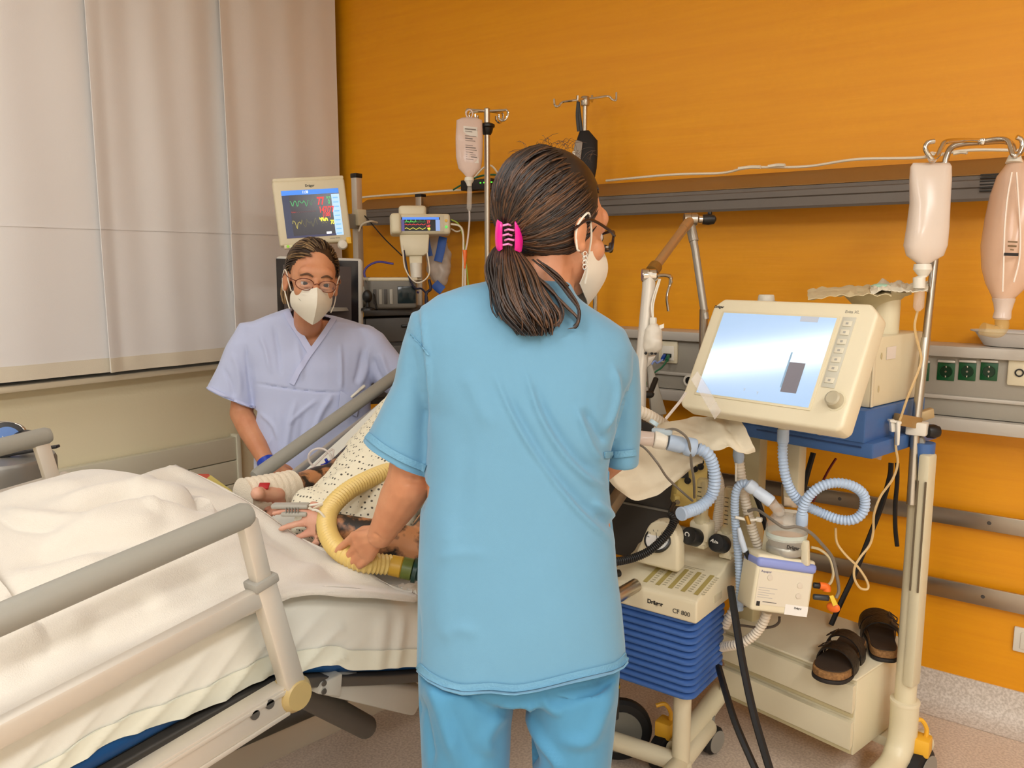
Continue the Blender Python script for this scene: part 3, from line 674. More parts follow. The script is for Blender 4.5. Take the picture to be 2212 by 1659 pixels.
# gown: a loose shell around the trunk and the upper arms, with small dots
DOT = bpy.data.materials.new('dotted_gown'); DOT.use_nodes = True; nt = DOT.node_tree; bs_ = nt.nodes['Principled BSDF']; bs_.inputs['Roughness'].default_value = .8
tc = nt.nodes.new('ShaderNodeTexCoord'); vo = nt.nodes.new('ShaderNodeTexVoronoi'); vo.inputs['Scale'].default_value = 88; vo.inputs['Randomness'].default_value = .32
rp = nt.nodes.new('ShaderNodeValToRGB'); rp.color_ramp.elements[0].position = .22; rp.color_ramp.elements[1].position = .28
rp.color_ramp.elements[0].color = rgb((84, 80, 70)); rp.color_ramp.elements[1].color = rgb((234, 226, 200))
nt.links.new(tc.outputs['Object'], vo.inputs['Vector']); nt.links.new(vo.outputs['Distance'], rp.inputs[0]); nt.links.new(rp.outputs[0], bs_.inputs['Base Color'])
g = B()
g.loft([oval((-1.47, 1.20, .80), (0, 1, .2), .09, .05), oval((-1.48, 1.30, .835), (0, 1, .3), .145, .085), oval((-1.475, 1.45, .905), (0, 1, .5), .17, .112), oval(chest+V((0, 0, .01)), (0, 1, .5), .205, .125), oval((-1.505, 1.87, 1.115), (0, 1, .5), .20, .11), oval((-1.51, 1.965, 1.165), (0, 1, .5), .12, .08)])
g.caps([sh, lerp(sh, el, .42), lerp(sh, el, .62)], [.072, .074, .076]); g.caps([sh2, lerp(sh2, el2, .5), lerp(sh2, el2, .72)], [.066, .064, .058])
g.ell(atX(700, 1092, -1.52), (.09, .07, .045)); g.ell(atX(820, 1125, -1.40), (.10, .075, .05))
g = fuse(g, .008, 8)
for i, p in enumerate(g.v): g.v[i] = p+g.n[i]*(.007*NZ.noise(V((p.x*11+p.y*5, p.y*6, p.z*8)))+.004*NZ.noise(p*26))
g = folds(g, [([(800, 960), (760, 1010), (690, 1050)], 7, .007), ([(830, 1010), (790, 1060), (735, 1090)], 7, .007), ([(730, 985), (735, 1030), (700, 1070)], 6, .006), ([(815, 1090), (780, 1110), (745, 1120)], 7, .006)])
g.build('gown', DOT, pt, 80)
# bandage on the far hand, thumb left free
BAND = mat('gauze', (232, 220, 198), .9, bump=(300, .25))
P = [lerp(el2, wr2, .93), wr2, wr2+f2*.05, wr2+f2*.10, wr2+f2*.13]
B().tube(resample(spline(P, 6), .006), [.047+.0022*(i % 3 == 0) for i in range(len(resample(spline(P, 6), .006)))], 22, flat=(1, .85), ref=UP).build('bandage', BAND, pt)
st = atX(570, 1050, -1.66); B().box((0, 0, 0), (.026, .022, .005), FR(st, RT, UP*.7+FWH*.3) @ Rx(-40), .002).build('blood_mark', mat('blood_red', (170, 20, 24), .5), pt)
# name band and pulse clip of the near hand
clip = thing('pulse_clip', 'grey pulse sensor clipped on the near hand\'s forefinger', 'sensor', t1)
pa = atX(668, 1096, -1.42)+V((0, 0, .004)); pb_ = atX(588, 1098, -1.49)+V((0, 0, .006)); d = (pb_-pa).normalized()
GR2 = mat('sensor_grey', (176, 172, 160), .45)
B().flatbar(pa, pb_, .024, .010, bev=.004).build('upper_jaw', GR2, clip); B().flatbar(pa+V((.004, -.008, -.016)), pa.lerp(pb_, .7)+V((.004, -.008, -.016)), .02, .010, bev=.004).build('lower_jaw', GR2, clip)
for k in range(5): B().flatbar(pa.lerp(pb_, .25+.08*k)+V((.01, -.012, -.008)), pa.lerp(pb_, .27+.08*k)+V((.01, -.012, -.008)), .006, .016, bev=.001).build('rib', GREYP, clip)
cable([pa, pa+V((.03, .02, .006)), atX(676, 1112, -1.375)+V((0, 0, .012)), atX(694, 1120, -1.35)+V((0, 0, .012)), atX(735, 1165, -1.33)], .0026).build('lead', WHITEP, clip)
# infusion line with blue taps on the chest
IV = thing('infusion_taps', 'coiled clear line with two blue taps on the patient\'s upper arm', 'infusion line', at(712, 1005, 2.36))
for u, v in ((708, 1000), (700, 1012)):
    c = at(u, v, 2.33); Mt = FR(c, RT*.8+UP*.4, UP*.8-RT*.2)
    k = B().box((0, 0, 0), (.026, .008, .008), Mt, .002); k.box((0, .006, 0), (.008, .016, .008), Mt, .002); k.build('tap', mat('tap_blue', (12, 40, 150), .35), IV)
    B().bar(c-RT*.02+V((0, 0, -.006)), c+RT*.02+V((0, 0, -.002)), .0035, 8).build('tap_body', CLEAR, IV)
cc = at(690, 992, 2.36); cable([cc+RT*(.034*cos(a))+UP*(.030*sin(a))+FWH*(.004*a) for a in [i*.5 for i in range(15)]]+[at(655, 1028, 2.3), at(635, 1032, 2.28)], .0034).build('tube', CLEARW, IV)
# yellow corrugated hose in the nurse's hand
hp = [at(u, v, t) for u, v, t in ((1010, 985, 2.28), (930, 1000, 2.14), (845, 1022, 2.0), (790, 1044, 1.93), (744, 1072, 1.87), (712, 1108, 1.82), (706, 1145, 1.77), (720, 1180, 1.725), (748, 1205, 1.69), (782, 1220, 1.68), (815, 1224, 1.69), (842, 1226, 1.70))]
hp = [p+V((0, 0, .006)) for p in hp]; mo_ = Mh @ V((0, -.058, .098)); hp = [mo_, mo_+V((.03, -.03, .005)), V((-1.42, 1.76, 1.235)), atX(1075, 960, -1.40)]+hp[1:]
yh = thing('breathing_hose', 'yellow corrugated hose looping over the patient\'s lap into the blue tunic wearer\'s hand', 'hose', hp[6])
hose(hp, .0205, .0085, .15, 14, 4).build('hose', HOSEY, yh)
q = hp[-1]; d = (at(905, 1240, 1.70)+V((0, 0, .006))-q).normalized()
B().lathe([(.016, 0), (.021, .002), (.022, .024), (.018, .028)], q, d, 20).build('cuff', mat('amber_cuff', (204, 160, 50), .4), yh)
B().lathe([(.018, 0), (.0225, .001), (.0225, .021), (.017, .023)], q+d*.026, d, 20).build('coupling', mat('olive_cuff', (98, 112, 44), .4), yh)
B().lathe([(.018, 0), (.026, .002), (.026, .010), (.02, .012), (.02, .028)], q+d*.048, d, 20).build('connector', mat('dark_green_connector', (14, 58, 50), .35), yh)
# small white cloth under the connector
cl = B().surf(lambda u, v: V((0, 0, .012+.012*NZ.noise(V((u*5, v*5, 2)))+.012*NZ.noise(V((u*11, v*13, 7)))))+lerp(lerp(V((-1.22, 1.20, .0)), V((-1.14, 1.20, .0)), u), lerp(V((-1.24, 1.52, 0)), V((-1.14, 1.5, 0)), u), v)+V((0, 0, bedz(lerp(1.20, 1.5, v))+.008)), 24, 30, .004)
tag(cl.build('small_cloth', LINEN), 'small crumpled white cloth on the mattress edge beside the person in blue', 'cloth')
# ================================================================ the nurse in front
def ring(pL, pR, t, b, n=28, e=2.3, tR=None, lean=0):
    """oval between two outline points; b: half depth; lean tips the depth axis"""
    l, r = at(pL[0], pL[1], t), at(pR[0], pR[1], tR or t); c = (l+r)/2; a = (r-l)/2
    d = (FWH+UP*lean).normalized(); d = (d-a*(d.dot(a)/a.length_squared)).normalized()*b; out = []
    for j in range(n):
        q = 2*pi*j/n; cs, sn = cos(q), sin(q)
        out.append(c+a*copysign(abs(cs)**(2/e), cs)+d*copysign(abs(sn)**(2/e), sn))
    return out
TN = 1.44
NS = thing('person', 'person seen from behind in a bright blue tunic, pink clip in the brown hair', 'person', at(1130, 1659, TN)*1)
NS.location.z = 0; WM[NS.name] = T(NS.location)
# body: neck, shoulders hidden by the tunic, both arms, legs down to the floor
b = B()
Nh = FR(at(1192, 492, TN+.01)+V((0, 0, -.006)), (FWH*.78-RT*.62), UP*.97+(RT*.78+FWH*.62)*.16)     # her face looks away to the right
head(b, Nh, .99)
nb = at(1165, 655, TN+.015); b.caps([nb+V((0, 0, -.05)), nb, at(1185, 560, TN+.02)], [.075, .058, .052])
b.loft([ring((1010, 680), (1250, 690), TN, .055), ring((925, 800), (1335, 800), TN, .095), ring((925, 1000), (1310, 1000), TN, .095), ring((915, 1300), (1330, 1300), TN, .105), ring((935, 1420), (1310, 1420), TN, .09)])
for s, hx in ((-1, 1015), (1, 1232)):
    h = at(hx, 1450, TN); k = V((h.x, h.y, .45))+RT*(s*.02); b.caps([h, k, V((k.x, k.y, .10))], [.07, .055, .04])
# left arm, reaching forward over the mattress edge
sL = at(940, 765, TN+.01); eL = at(886, 1040, TN+.05); wL = at(822, 1156, 1.59)
b.caps([sL, lerp(sL, eL, .55), eL], [.042, .044, .043]); b.caps([eL, lerp(eL, wL, .3), lerp(eL, wL, .7), wL], [.043, .040, .031, .0255])
def A(*q): return [at(u, v, t) for u, v, t in q]
handpts(b, wL, A((765, 1158, 1.655), (773, 1179, 1.65), (785, 1194, 1.645), (799, 1203, 1.64)),
        [A((748, 1172, 1.672), (735, 1183, 1.680), (728, 1190, 1.684)), A((760, 1191, 1.665), (752, 1201, 1.672), (751, 1208, 1.682)), A((772, 1205, 1.66), (763, 1213, 1.665), (762, 1219, 1.675)), A((788, 1214, 1.65), (780, 1220, 1.655), (776, 1224, 1.665))],
        A((812, 1148, 1.62), (786, 1146, 1.67), (762, 1160, 1.70), (748, 1176, 1.715)), .0082, .0115)
# right arm, in front of her body
sR = at(1318, 775, TN+.01); eR = at(1318, 975, TN+.12); wR = at(1225, 1060, TN+.32)
b.caps([sR, lerp(sR, eR, .5), eR], [.042, .044, .042]); b.caps([eR, lerp(eR, wR, .4), wR], [.042, .04, .027])
hand(b, wR, (at(1180, 1110, TN+.36)-wR), UP*.8-FWH*.3, 1, .98, [(25, 30, 20)]*4, .05, (40, 20))
nbody = fuse(b, .0036, 3)
nbody = folds(normals(nbody), [([(862, 1010), (880, 1026), (912, 1034)], 3, -.003), ([(870, 1040), (890, 1048), (915, 1050)], 3, -.0025), ([(806, 1150), (818, 1160), (830, 1172)], 3, -.002), ([(768, 1160), (790, 1158), (808, 1158)], 3, .0015), ([(778, 1178), (796, 1172), (812, 1166)], 3, .0012)])
nbody.build('body', SKIN2, NS, 80)
# tunic
g = B(); E = 2.5
rows = [((1078, 601), (1232, 604), .045), ((1000, 615), (1250, 640), .062), ((945, 635), (1280, 664), .075), ((912, 660), (1314, 686), .086), ((893, 692), (1350, 712), .094), ((885, 735), (1368, 750), .10), ((900, 800), (1366, 810), .106), ((924, 880), (1345, 880), .112), ((924, 960), (1318, 960), .112),
        ((921, 1020), (1308, 1020), .112), ((912, 1100), (1318, 1100), .114), ((906, 1200), (1331, 1200), .118), ((903, 1300), (1344, 1300), .123), ((902, 1400), (1353, 1395), .126), ((903, 1460), (1355, 1450), .127), ((903, 1530), (1356, 1530), .127)]
g.loft([ring(l, r, TN, d, 40, E) for l, r, d in rows])
sl = [((890, 672), (985, 668), .05), ((872, 735), (960, 745), .062), ((854, 820), (938, 840), .066), ((822, 885), (932, 930), .068), ((789, 946), (926, 1022), .07), ((775, 968), (923, 1052), .071)]
g.loft([ring(l, r, TN+.012+.004*i, d, 26, 2.2) for i, (l, r, d) in enumerate(sl)])
sl = [((1285, 690), (1345, 712), .05), ((1298, 760), (1378, 770), .062), ((1300, 830), (1385, 850), .066), ((1300, 910), (1384, 920), .068), ((1299, 993), (1377, 986), .07), ((1299, 1018), (1376, 1012), .07)]
g.loft([ring(l, r, TN+.03+.012*i, d, 26, 2.2) for i, (l, r, d) in enumerate(sl)])
g = fuse(g, .0046, 8)
HEM = [(880, 1440), (903, 1446), (925, 1466), (960, 1484), (1000, 1494), (1060, 1491), (1110, 1495), (1160, 1488), (1240, 1468), (1320, 1449), (1345, 1436), (1356, 1422), (1380, 1420)]
def hem_at(u):
    for a, c in zip(HEM, HEM[1:]):
        if a[0] <= u <= c[0]: return lerp(a[1], c[1], (u-a[0])/(c[0]-a[0]))
    return HEM[0][1] if u < HEM[0][0] else HEM[-1][1]
def clamp(g, c, ax, R):
    ax = ax.normalized()
    for i, p in enumerate(g.v):
        q = p-c; h = q.dot(ax)
        if 0 < h < .05 and (q-ax*h).length < R: g.v[i] = p-ax*h
cL, cR = at(857, 984, TN+.03), at(1338, 990, TN+.075)
axL = at(857, 984, TN+.03)-at(900, 850, TN+.02); axR = at(1338, 990, TN+.075)-at(1340, 860, TN+.05)
axL = axL-(at(926, 1022, TN)-at(789, 946, TN)).normalized()*axL.dot((at(926, 1022, TN)-at(789, 946, TN)).normalized())
clamp(g, cL, axL, .12); clamp(g, cR, axR, .085)
for i, p in enumerate(g.v):
    u, v = pix(p)
    if v > 1400:
        h = hem_at(u)
        if v > h: g.v[i] = p+UP*((v-h)*(p-CAM).dot(CF)/FPX/cos(PITCH))
normals(g)
for i, p in enumerate(g.v): g.v[i] = p+g.n[i]*(.0035*NZ.noise(V((p.x*6+p.y*6, p.y*3, p.z*5)))+.0012*NZ.noise(p*18))
g = folds(normals(g), [([(1066, 800), (1100, 880), (1150, 970), (1230, 1080), (1285, 1140), (1330, 1176)], 7, .0085), ([(1080, 830), (1125, 910), (1185, 1010), (1260, 1090), (1325, 1140)], 12, -.007),
    ([(1130, 790), (1165, 890), (1210, 970), (1265, 1030), (1308, 1058)], 8, .009), ([(1150, 830), (1192, 920), (1245, 990), (1300, 1030)], 12, -.007), ([(1240, 870), (1275, 960), (1300, 1000)], 7, .007), ([(1262, 880), (1290, 930), (1310, 960)], 9, -.008),
    ([(1322, 780), (1335, 840), (1325, 895), (1306, 935)], 7, .007), ([(1345, 800), (1352, 850), (1335, 905), (1312, 945)], 8, -.006), ([(1005, 800), (1030, 860), (1060, 930)], 16, .004), ([(1280, 1080), (1310, 1105), (1330, 1120)], 9, .007), ([(1290, 1110), (1315, 1130), (1332, 1140)], 8, -.005),
    ([(912, 650), (916, 720), (924, 780), (928, 850), (932, 940)], 5, .006), ([(900, 660), (904, 720), (912, 790), (922, 850), (928, 930)], 6, -.006), ([(858, 690), (880, 715), (905, 745), (928, 770)], 2.2, -.003), ([(980, 1110), (960, 1250), (945, 1400)], 26, .004), ([(1010, 900), (1000, 1040), (990, 1200)], 22, -.003),
    ([(936, 1210), (990, 1195), (1060, 1200)], 12, .002), ([(950, 1380), (990, 1360), (1040, 1370)], 16, .003), ([(905, 1300), (908, 1380), (906, 1440)], 3, -.003)])
TUN = mat('blue_tunic', (101, 152, 180), .75, bump=(900, .05), sheen=.25)
tu = g.build('tunic', TUN, NS, 80)
from mathutils.bvhtree import BVHTree
TB = [BVHTree.FromPolygons([tuple(v) for v in g.v], g.f), TN]
def onto(u, v, off=.003):
    h = TB[0].ray_cast(CAM, ray(u, v).normalized()); p = h[0] or TB[0].find_nearest(at(u, v, TB[1]))[0]; return p-ray(u, v).normalized()*off
def strip(pts, w, off=.003, th=.003, k=8):
    P = spline([V((u, v, 0)) for u, v in pts], k); o = []
    for i, p in enumerate(P):
        t = (P[min(i+1, len(P)-1)]-P[max(i-1, 0)]).normalized(); o.append((p, V((-t.y, t.x, 0))))
    n = len(o)-1
    return B().surf(lambda a, c: onto(o[round(a*n)][0].x+o[round(a*n)][1].x*w*(c-.5), o[round(a*n)][0].y+o[round(a*n)][1].y*w*(c-.5), off), n, 2, th)
HB = mat('blue_hem', (107, 158, 186), .75, bump=(260, .25))
strip([(u, v-9) for u, v in HEM[1:-1]], 15, .0015, .0025).build('bottom_hem', HB, NS, 80)
strip([(794, 940), (830, 968), (880, 996), (920, 1012)], 15, .0015, .0025).build('sleeve_hem', HB, NS, 80); strip([(1305, 983), (1340, 981), (1372, 977)], 14, .0015, .0025).build('sleeve_hem', HB, NS, 80)
strip([(888, 722), (908, 745), (926, 768)], 3, .0012, .002).build('seam', HB, NS, 80)
# trousers
tr = B(); TRO = mat('blue_trousers', (70, 136, 172), .75, bump=(900, .05), sheen=.2)
LL = [((904, 1430), (1132, 1430), .118), ((906, 1500), (1112, 1500), .114), ((909, 1560), (1105, 1560), .11), ((913, 1659), (1101, 1659), .10), ((930, 1800), (1090, 1800), .088), ((945, 1950), (1080, 1950), .078)]
LR = [((1116, 1430), (1338, 1430), .118), ((1141, 1500), (1331, 1500), .114), ((1147, 1560), (1326, 1560), .11), ((1150, 1659), (1316, 1659), .10), ((1160, 1800), (1305, 1800), .088), ((1170, 1950), (1292, 1950), .078)]
for Lg in (LL, LR):
    R_ = [ring(l, r, TN+.0*i, d, 26, 2.2) for i, (l, r, d) in enumerate(Lg)]; c = sum(R_[-1], V((0, 0, 0)))/len(R_[-1])
    last = [V((c.x+(p.x-c.x)*.95, c.y+(p.y-c.y)*.95, .06)) for p in R_[-1]]; R_.append(last); tr.loft(R_)
tr.loft([ring((907, 1405), (1334, 1405), TN, .112), ring((907, 1462), (1334, 1462), TN, .114)])
tr = fuse(tr, .0052, 6)
tr = folds(normals(tr), [([(925, 1470), (955, 1540), (990, 1659)], 16, .010), ([(905, 1500), (922, 1580), (935, 1659)], 8, -.010), ([(1010, 1490), (1050, 1530), (1110, 1540)], 12, -.008), ([(1110, 1520), (1070, 1560), (1050, 1600), (1062, 1640)], 14, .008), ([(1140, 1510), (1160, 1580), (1200, 1640), (1215, 1670)], 9, .012), ([(1128, 1530), (1140, 1600), (1160, 1659)], 8, -.012),
    ([(1320, 1460), (1290, 1490), (1230, 1510), (1180, 1510)], 12, -.009), ([(1325, 1480), (1300, 1540), (1270, 1600), (1200, 1600)], 16, .009), ([(1165, 1500), (1190, 1530), (1215, 1545)], 9, .006), ([(960, 1520), (1000, 1600), (1040, 1659)], 18, -.005)])
tr.build('trousers', TRO, NS, 80)
for s, u in ((-1, 1012), (1, 1231)):
    c = at(u, 1950, TN); c.z = 0; f = FWH
    sh = B().loft([[V((c.x, c.y, 0))+f*(y+dy*sy)+RT*(w*cos(2*pi*j/18))+UP*max(.002, z+h*sin(2*pi*j/18)) for j in range(18)] for y, w, z, h, dy, sy in ((-.09, .02, .03, .02, 0, 0), (-.07, .036, .05, .05, 0, 0), (0, .04, .055, .055, 0, 0), (.08, .046, .035, .035, 0, 0), (.14, .04, .026, .026, 0, 0), (.17, .015, .016, .012, 0, 0))])
    sh.build('shoe', mat('white_clog', (228, 224, 216), .5), NS)
# mask, ear loops, glasses, ear ring
MK = mat('mask_fleece', (232, 224, 206), .85, bump=(500, .05))
def mask(M, k, par, loops=True, name='mask'):
    m = M
    def P(x, y, z): return m @ (V((x, y, z))*k)
    rows = [((0, -.002, .121), (.022, -.012, .104), (.045, -.020, .078), (.061, -.030, .040)), ((0, -.028, .146), (.026, -.032, .117), (.050, -.040, .076), (.065, -.044, .034)),
            ((0, -.056, .150), (.028, -.058, .116), (.051, -.062, .074), (.064, -.062, .034)), ((0, -.088, .134), (.025, -.086, .104), (.045, -.082, .070), (.060, -.076, .034)), ((0, -.119, .110), (.017, -.112, .092), (.034, -.102, .066), (.052, -.088, .036))]
    half = [spline(r, 3) for r in rows]
    G = [[V((-p.x, p.y, p.z)) for p in h[:0:-1]]+h for h in half]; cols = [spline([r[j] for r in G], 4) for j in range(len(G[0]))]
    nu, nv = len(cols[0])-1, len(cols)-1
    B().surf(lambda u, v: m @ (cols[round(v*nv)][round(u*nu)]*k), nu, nv, .0022*k).build(name, MK, par, 25)
    for s in (1, -1):
        for y0, y1, z1 in ((-.032, .022, .014), (-.086, -.034, .002)):
            B().tube(spline([P(s*.0635, y0, .037), P(s*.073, lerp(y0, y1, .5), .028), P(s*.080, y1, z1)], 6), .0019*k, 6).build('ear_loop', MK, par)
        B().tube(spline([P(s*.080, .022, .014), P(s*.0855, .028, .0), P(s*.0865, .0, -.020), P(s*.083, -.034, -.010), P(s*.080, -.034, .002)], 6), .0019*k, 6).build('ear_loop', MK, par)
mask(Nh, .99, NS)
def glasses(M, k, par, m, rim):
    t = B()
    for s in (1, -1):
        pts = [M @ (V((s*(.034+.0265*cos(a)), .002+.0175*sin(a), .112-.010*abs(cos(a)+s*0)**2-(.010 if cos(a) > 0 else 0)*cos(a)))*k) for a in [2*pi*i/22 for i in range(22)]]
        t.tube(pts, rim*k, 6, closed=True)
        t.tube(spline([M @ (V(p)*k) for p in ((s*.0605, .008, .094), (s*.078, .012, .06), (s*.0855, .018, .006), (s*.086, -.004, -.026))], 5), rim*1.1*k, 6)
    t.tube(spline([M @ (V(p)*k) for p in ((-.008, .004, .111), (0, .008, .116), (.008, .004, .111))], 4), rim*k, 6)
    f = t.build('glasses', m, par)
    for s in (1, -1):
        o = [M @ (V((s*(.034+.0255*cos(a)), .002+.0168*sin(a), .1115-(.010 if cos(a) > 0 else 0)*cos(a)-.010*cos(a)**2))*k) for a in [2*pi*i/22 for i in range(22)]]
        c = M @ (V((s*.034, .002, .111))*k); L = B(); L.add([c]+o, [[0, i+1, (i+1) % 22+1] for i in range(22)]); L.build('lens', mat('spectacle_lens', (240, 240, 240), .05, alpha=.08), f)
glasses(Nh, 1.0, NS, mat('dark_brown_frame', (44, 24, 18), .3), .0026)
eyes(Nh, .99, NS, mat('brown_iris', (70, 48, 34), .3))
er = B(); ec = Nh @ V((-.0855, -.040, .006))
for k in range(4): er.tube([ec+UP*(-.007*k)+RT*(.0035*cos(a))+UP*(.0045*sin(a)) for a in [2*pi*i/10 for i in range(10)]], .0011, 5, closed=True)
er.build('ear_ring', mat('silver', (226, 222, 214), .15, 1), NS)
# hair: a cap of strands combed back into the clip, and a loose tail
HAIRM = bpy.data.materials.new('brown_hair'); HAIRM.use_nodes = True; nt = HAIRM.node_tree; hb_ = nt.nodes['Principled BSDF']
hb_.inputs['Roughness'].default_value = .42; hb_.inputs['Specular IOR Level'].default_value = .55
def hairmat(m, dark, light):
    nt = m.node_tree; at_ = nt.nodes.new('ShaderNodeAttribute'); at_.attribute_name = 'strand'; r = nt.nodes.new('ShaderNodeValToRGB')
    r.color_ramp.elements[0].color = rgb(dark); r.color_ramp.elements[1].color = rgb(light); r.color_ramp.elements[0].position = .25; r.color_ramp.elements[1].position = 1
    nt.links.new(at_.outputs['Fac'], r.inputs[0]); nt.links.new(r.outputs[0], nt.nodes['Principled BSDF'].inputs['Base Color'])
hairmat(HAIRM, (28, 16, 9), (98, 64, 36))
def strands(name, L, m, par, n=4):
    """L: [(points, radius, shade)]"""
    b = B(); sh = []
    for P, r, s in L:
        k = len(b.v); N = len(P); b.tube(P, [r*min(1, .35+4*min(i/(N-1), 1-i/(N-1))) for i in range(N)], n, cap=False); sh += [s]*(len(b.v)-k)
    o = b.build(name, m, par, 180); a = o.data.attributes.new('strand', 'FLOAT', 'POINT'); a.data.foreach_set('value', sh); return o
def capR(M, k, d, grow=1.0):
    """point on the hair dome in direction d of head frame"""
    c = V((0, .045, -.014)); r = V((.083, .096, .104))*grow; d = V(d).normalized()
    s = 1/sqrt((d.x/r.x)**2+(d.y/r.y)**2+(d.z/r.z)**2); return M @ ((c+d*s)*k)
clipP = at(1098, 510, TN-.035); Ki = Nh.inverted(); kd = (Ki @ clipP); kd = (kd-V((0, .045, -.014)))
base = B(); n = 30
base.ell(Nh @ V((0, .047, -.016)), (.081, .094, .100), Nh.to_3x3().to_4x4(), 30, 18)
hz = fuse(base, .006, 2)
hz2 = B(); keep = {}
for f in hz.f:
    q = [Ki @ hz.v[i] for i in f]; c = sum(q, V())/len(q)
    if c.z > .036 and c.y < .082: continue
    if c.y < -.015 and c.z > -.028: continue
    for i in f: keep.setdefault(i, len(keep))
    hz2.f.append([keep[i] for i in f]); hz2.m.append(0)
hz2.v = [hz.v[i] for i in keep]
hb2 = hz2.build('hair', HAIRM, NS, 180); a_ = hb2.data.attributes.new('strand', 'FLOAT', 'POINT'); a_.data.foreach_set('value', [.15]*len(hz2.v))
md = hb2.modifiers.new('thick', 'SOLIDIFY'); md.thickness = .004
rnd = random.Random(3); L = []
tgt = kd.normalized()
for i in range(1500):
    th = rnd.uniform(0, 2*pi); ph = rnd.uniform(.15, 2.05)
    x = tgt.orthogonal().normalized(); y = tgt.cross(x); d = tgt*cos(ph)+(x*cos(th)+y*sin(th))*sin(ph)
    p = Ki @ capR(Nh, 1, d)
    if (p.z > .040 and p.y < .085) or (p.y < -.02 and p.z > -.02) or p.y < -.055: continue
    gr = 1+rnd.uniform(.0, .035); P = []
    wob = rnd.uniform(-.10, .10); N = 9
    for k in range(N):
        s = k/(N-1); e = d.lerp(tgt, s).normalized()
        e = (e+x*(wob*sin(s*pi))+UP*.0).normalized(); q = capR(Nh, 1, e, gr+.02*sin(s*pi))
        if k >= N-2: q = q.lerp(clipP, .35*(k-N+3))
        P.append(q)
    L.append((P, rnd.uniform(.0013, .0026), rnd.random()**1.6))
for i in range(60):                                                     # flyaway wisps on the crown
    d = V((rnd.uniform(-.6, .6), rnd.uniform(.8, 1), rnd.uniform(-.6, .6))); q = capR(Nh, 1, d, 1.03); w = V((rnd.uniform(-1, 1), rnd.uniform(-1, 1), rnd.uniform(.0, .8)))*.02
    L.append(([q, q+w*.5+UP*.006, q+w+UP*.004, q+w*1.5-UP*.002], .00035, rnd.random()))
strands('combed_strand', L, HAIRM, NS)
# tail
L = []
def tailpath(s, a, r, len_, curl):
    c = spline([(1098, 515, -.035), (1092, 560, -.060), (1112, 620, -.085), (1135, 675, -.10), (1155, 725, -.105)], 6)
    out = []; n = 12
    for k in range(n+1):
        q = k/n*len_; j = min(len(c)-1, q*(len(c)-1)); i0 = int(j); p = c[i0].lerp(c[min(i0+1, len(c)-1)], j-i0)
        w = .007+.040*sm(q*2.2)*(1-.35*sm((q-.7)/.3)); cu = curl*q*q
        P_ = at(p.x, p.y, TN+p.z)+RT*(cos(a)*r*w+cu*.05*sin(q*5+s))+FWH*(sin(a)*r*w*.55)+RT*(.005*sin(q*9+s))
        out.append(P_)
    return out
for i in range(520):
    a = rnd.uniform(0, 2*pi); r = sqrt(rnd.random()); L.append((tailpath(rnd.uniform(0, 6)*.25+a, a, r, rnd.uniform(.72, 1.03), rnd.uniform(-.2, .5)), rnd.uniform(.0014, .0030), rnd.random()**1.3))
for pts in ([(1150, 560), (1195, 600), (1230, 640), (1250, 672), (1244, 705), (1228, 710)], [(1140, 580), (1185, 625), (1225, 665), (1248, 690), (1238, 706)], [(1130, 600), (1170, 640), (1205, 668), (1208, 695), (1186, 706), (1178, 702)], [(1150, 590), (1190, 625), (1215, 670), (1206, 700), (1180, 704)], [(1165, 570), (1215, 610), (1245, 650), (1252, 668)],
            [(1130, 640), (1160, 690), (1190, 700)], [(1150, 640), (1180, 700), (1192, 722)], [(1120, 640), (1140, 700), (1170, 722)], [(1160, 560), (1200, 590), (1222, 612), (1228, 618)]):
    for k in range(7):
        o = rnd.uniform(-5, 5); L.append((spline([at(u+o*(.4+.6*i/len(pts))+rnd.uniform(-1.5, 1.5), v+rnd.uniform(-1.5, 1.5), TN-.075-.03*sm(i/3)+.012*(k % 3)) for i, (u, v) in enumerate(pts)], 4), rnd.uniform(.0010, .0018), rnd.random()))
strands('pony_tail', L, HAIRM, NS)
# pink claw clip
PINK = mat('pink_plastic', (238, 30, 150), .3, coat=.3)
for s in (-1, 1):
    def f(u, v, s=s):
        a = lerp(-1.1, 1.1, u); bb_ = lerp(.25, 1.15, v)
        return clipP+UP*(.031*sin(a)*(.8+.2*v))+RT*(s*(.003+.0165*sin(bb_)*(.55+.45*cos(a))+.004))-FWH*(.012+.028*cos(bb_)*(.75+.25*cos(a)))+UP*(-.001)
    c_ = B().surf(f, 16, 8, .003); c_.build('clip_jaw', PINK, NS)
for k in range(5):
    z = -.016+.008*k; s = 1 if k % 2 else -1
    B().tube([clipP+UP*z+RT*(s*.010)-FWH*.032, clipP+UP*(z+.002)-FWH*.034, clipP+UP*z-RT*(s*.006)-FWH*.028], .0018, 6).build('clip_tooth', mat('pale_pink', (250, 150, 205), .3), NS)
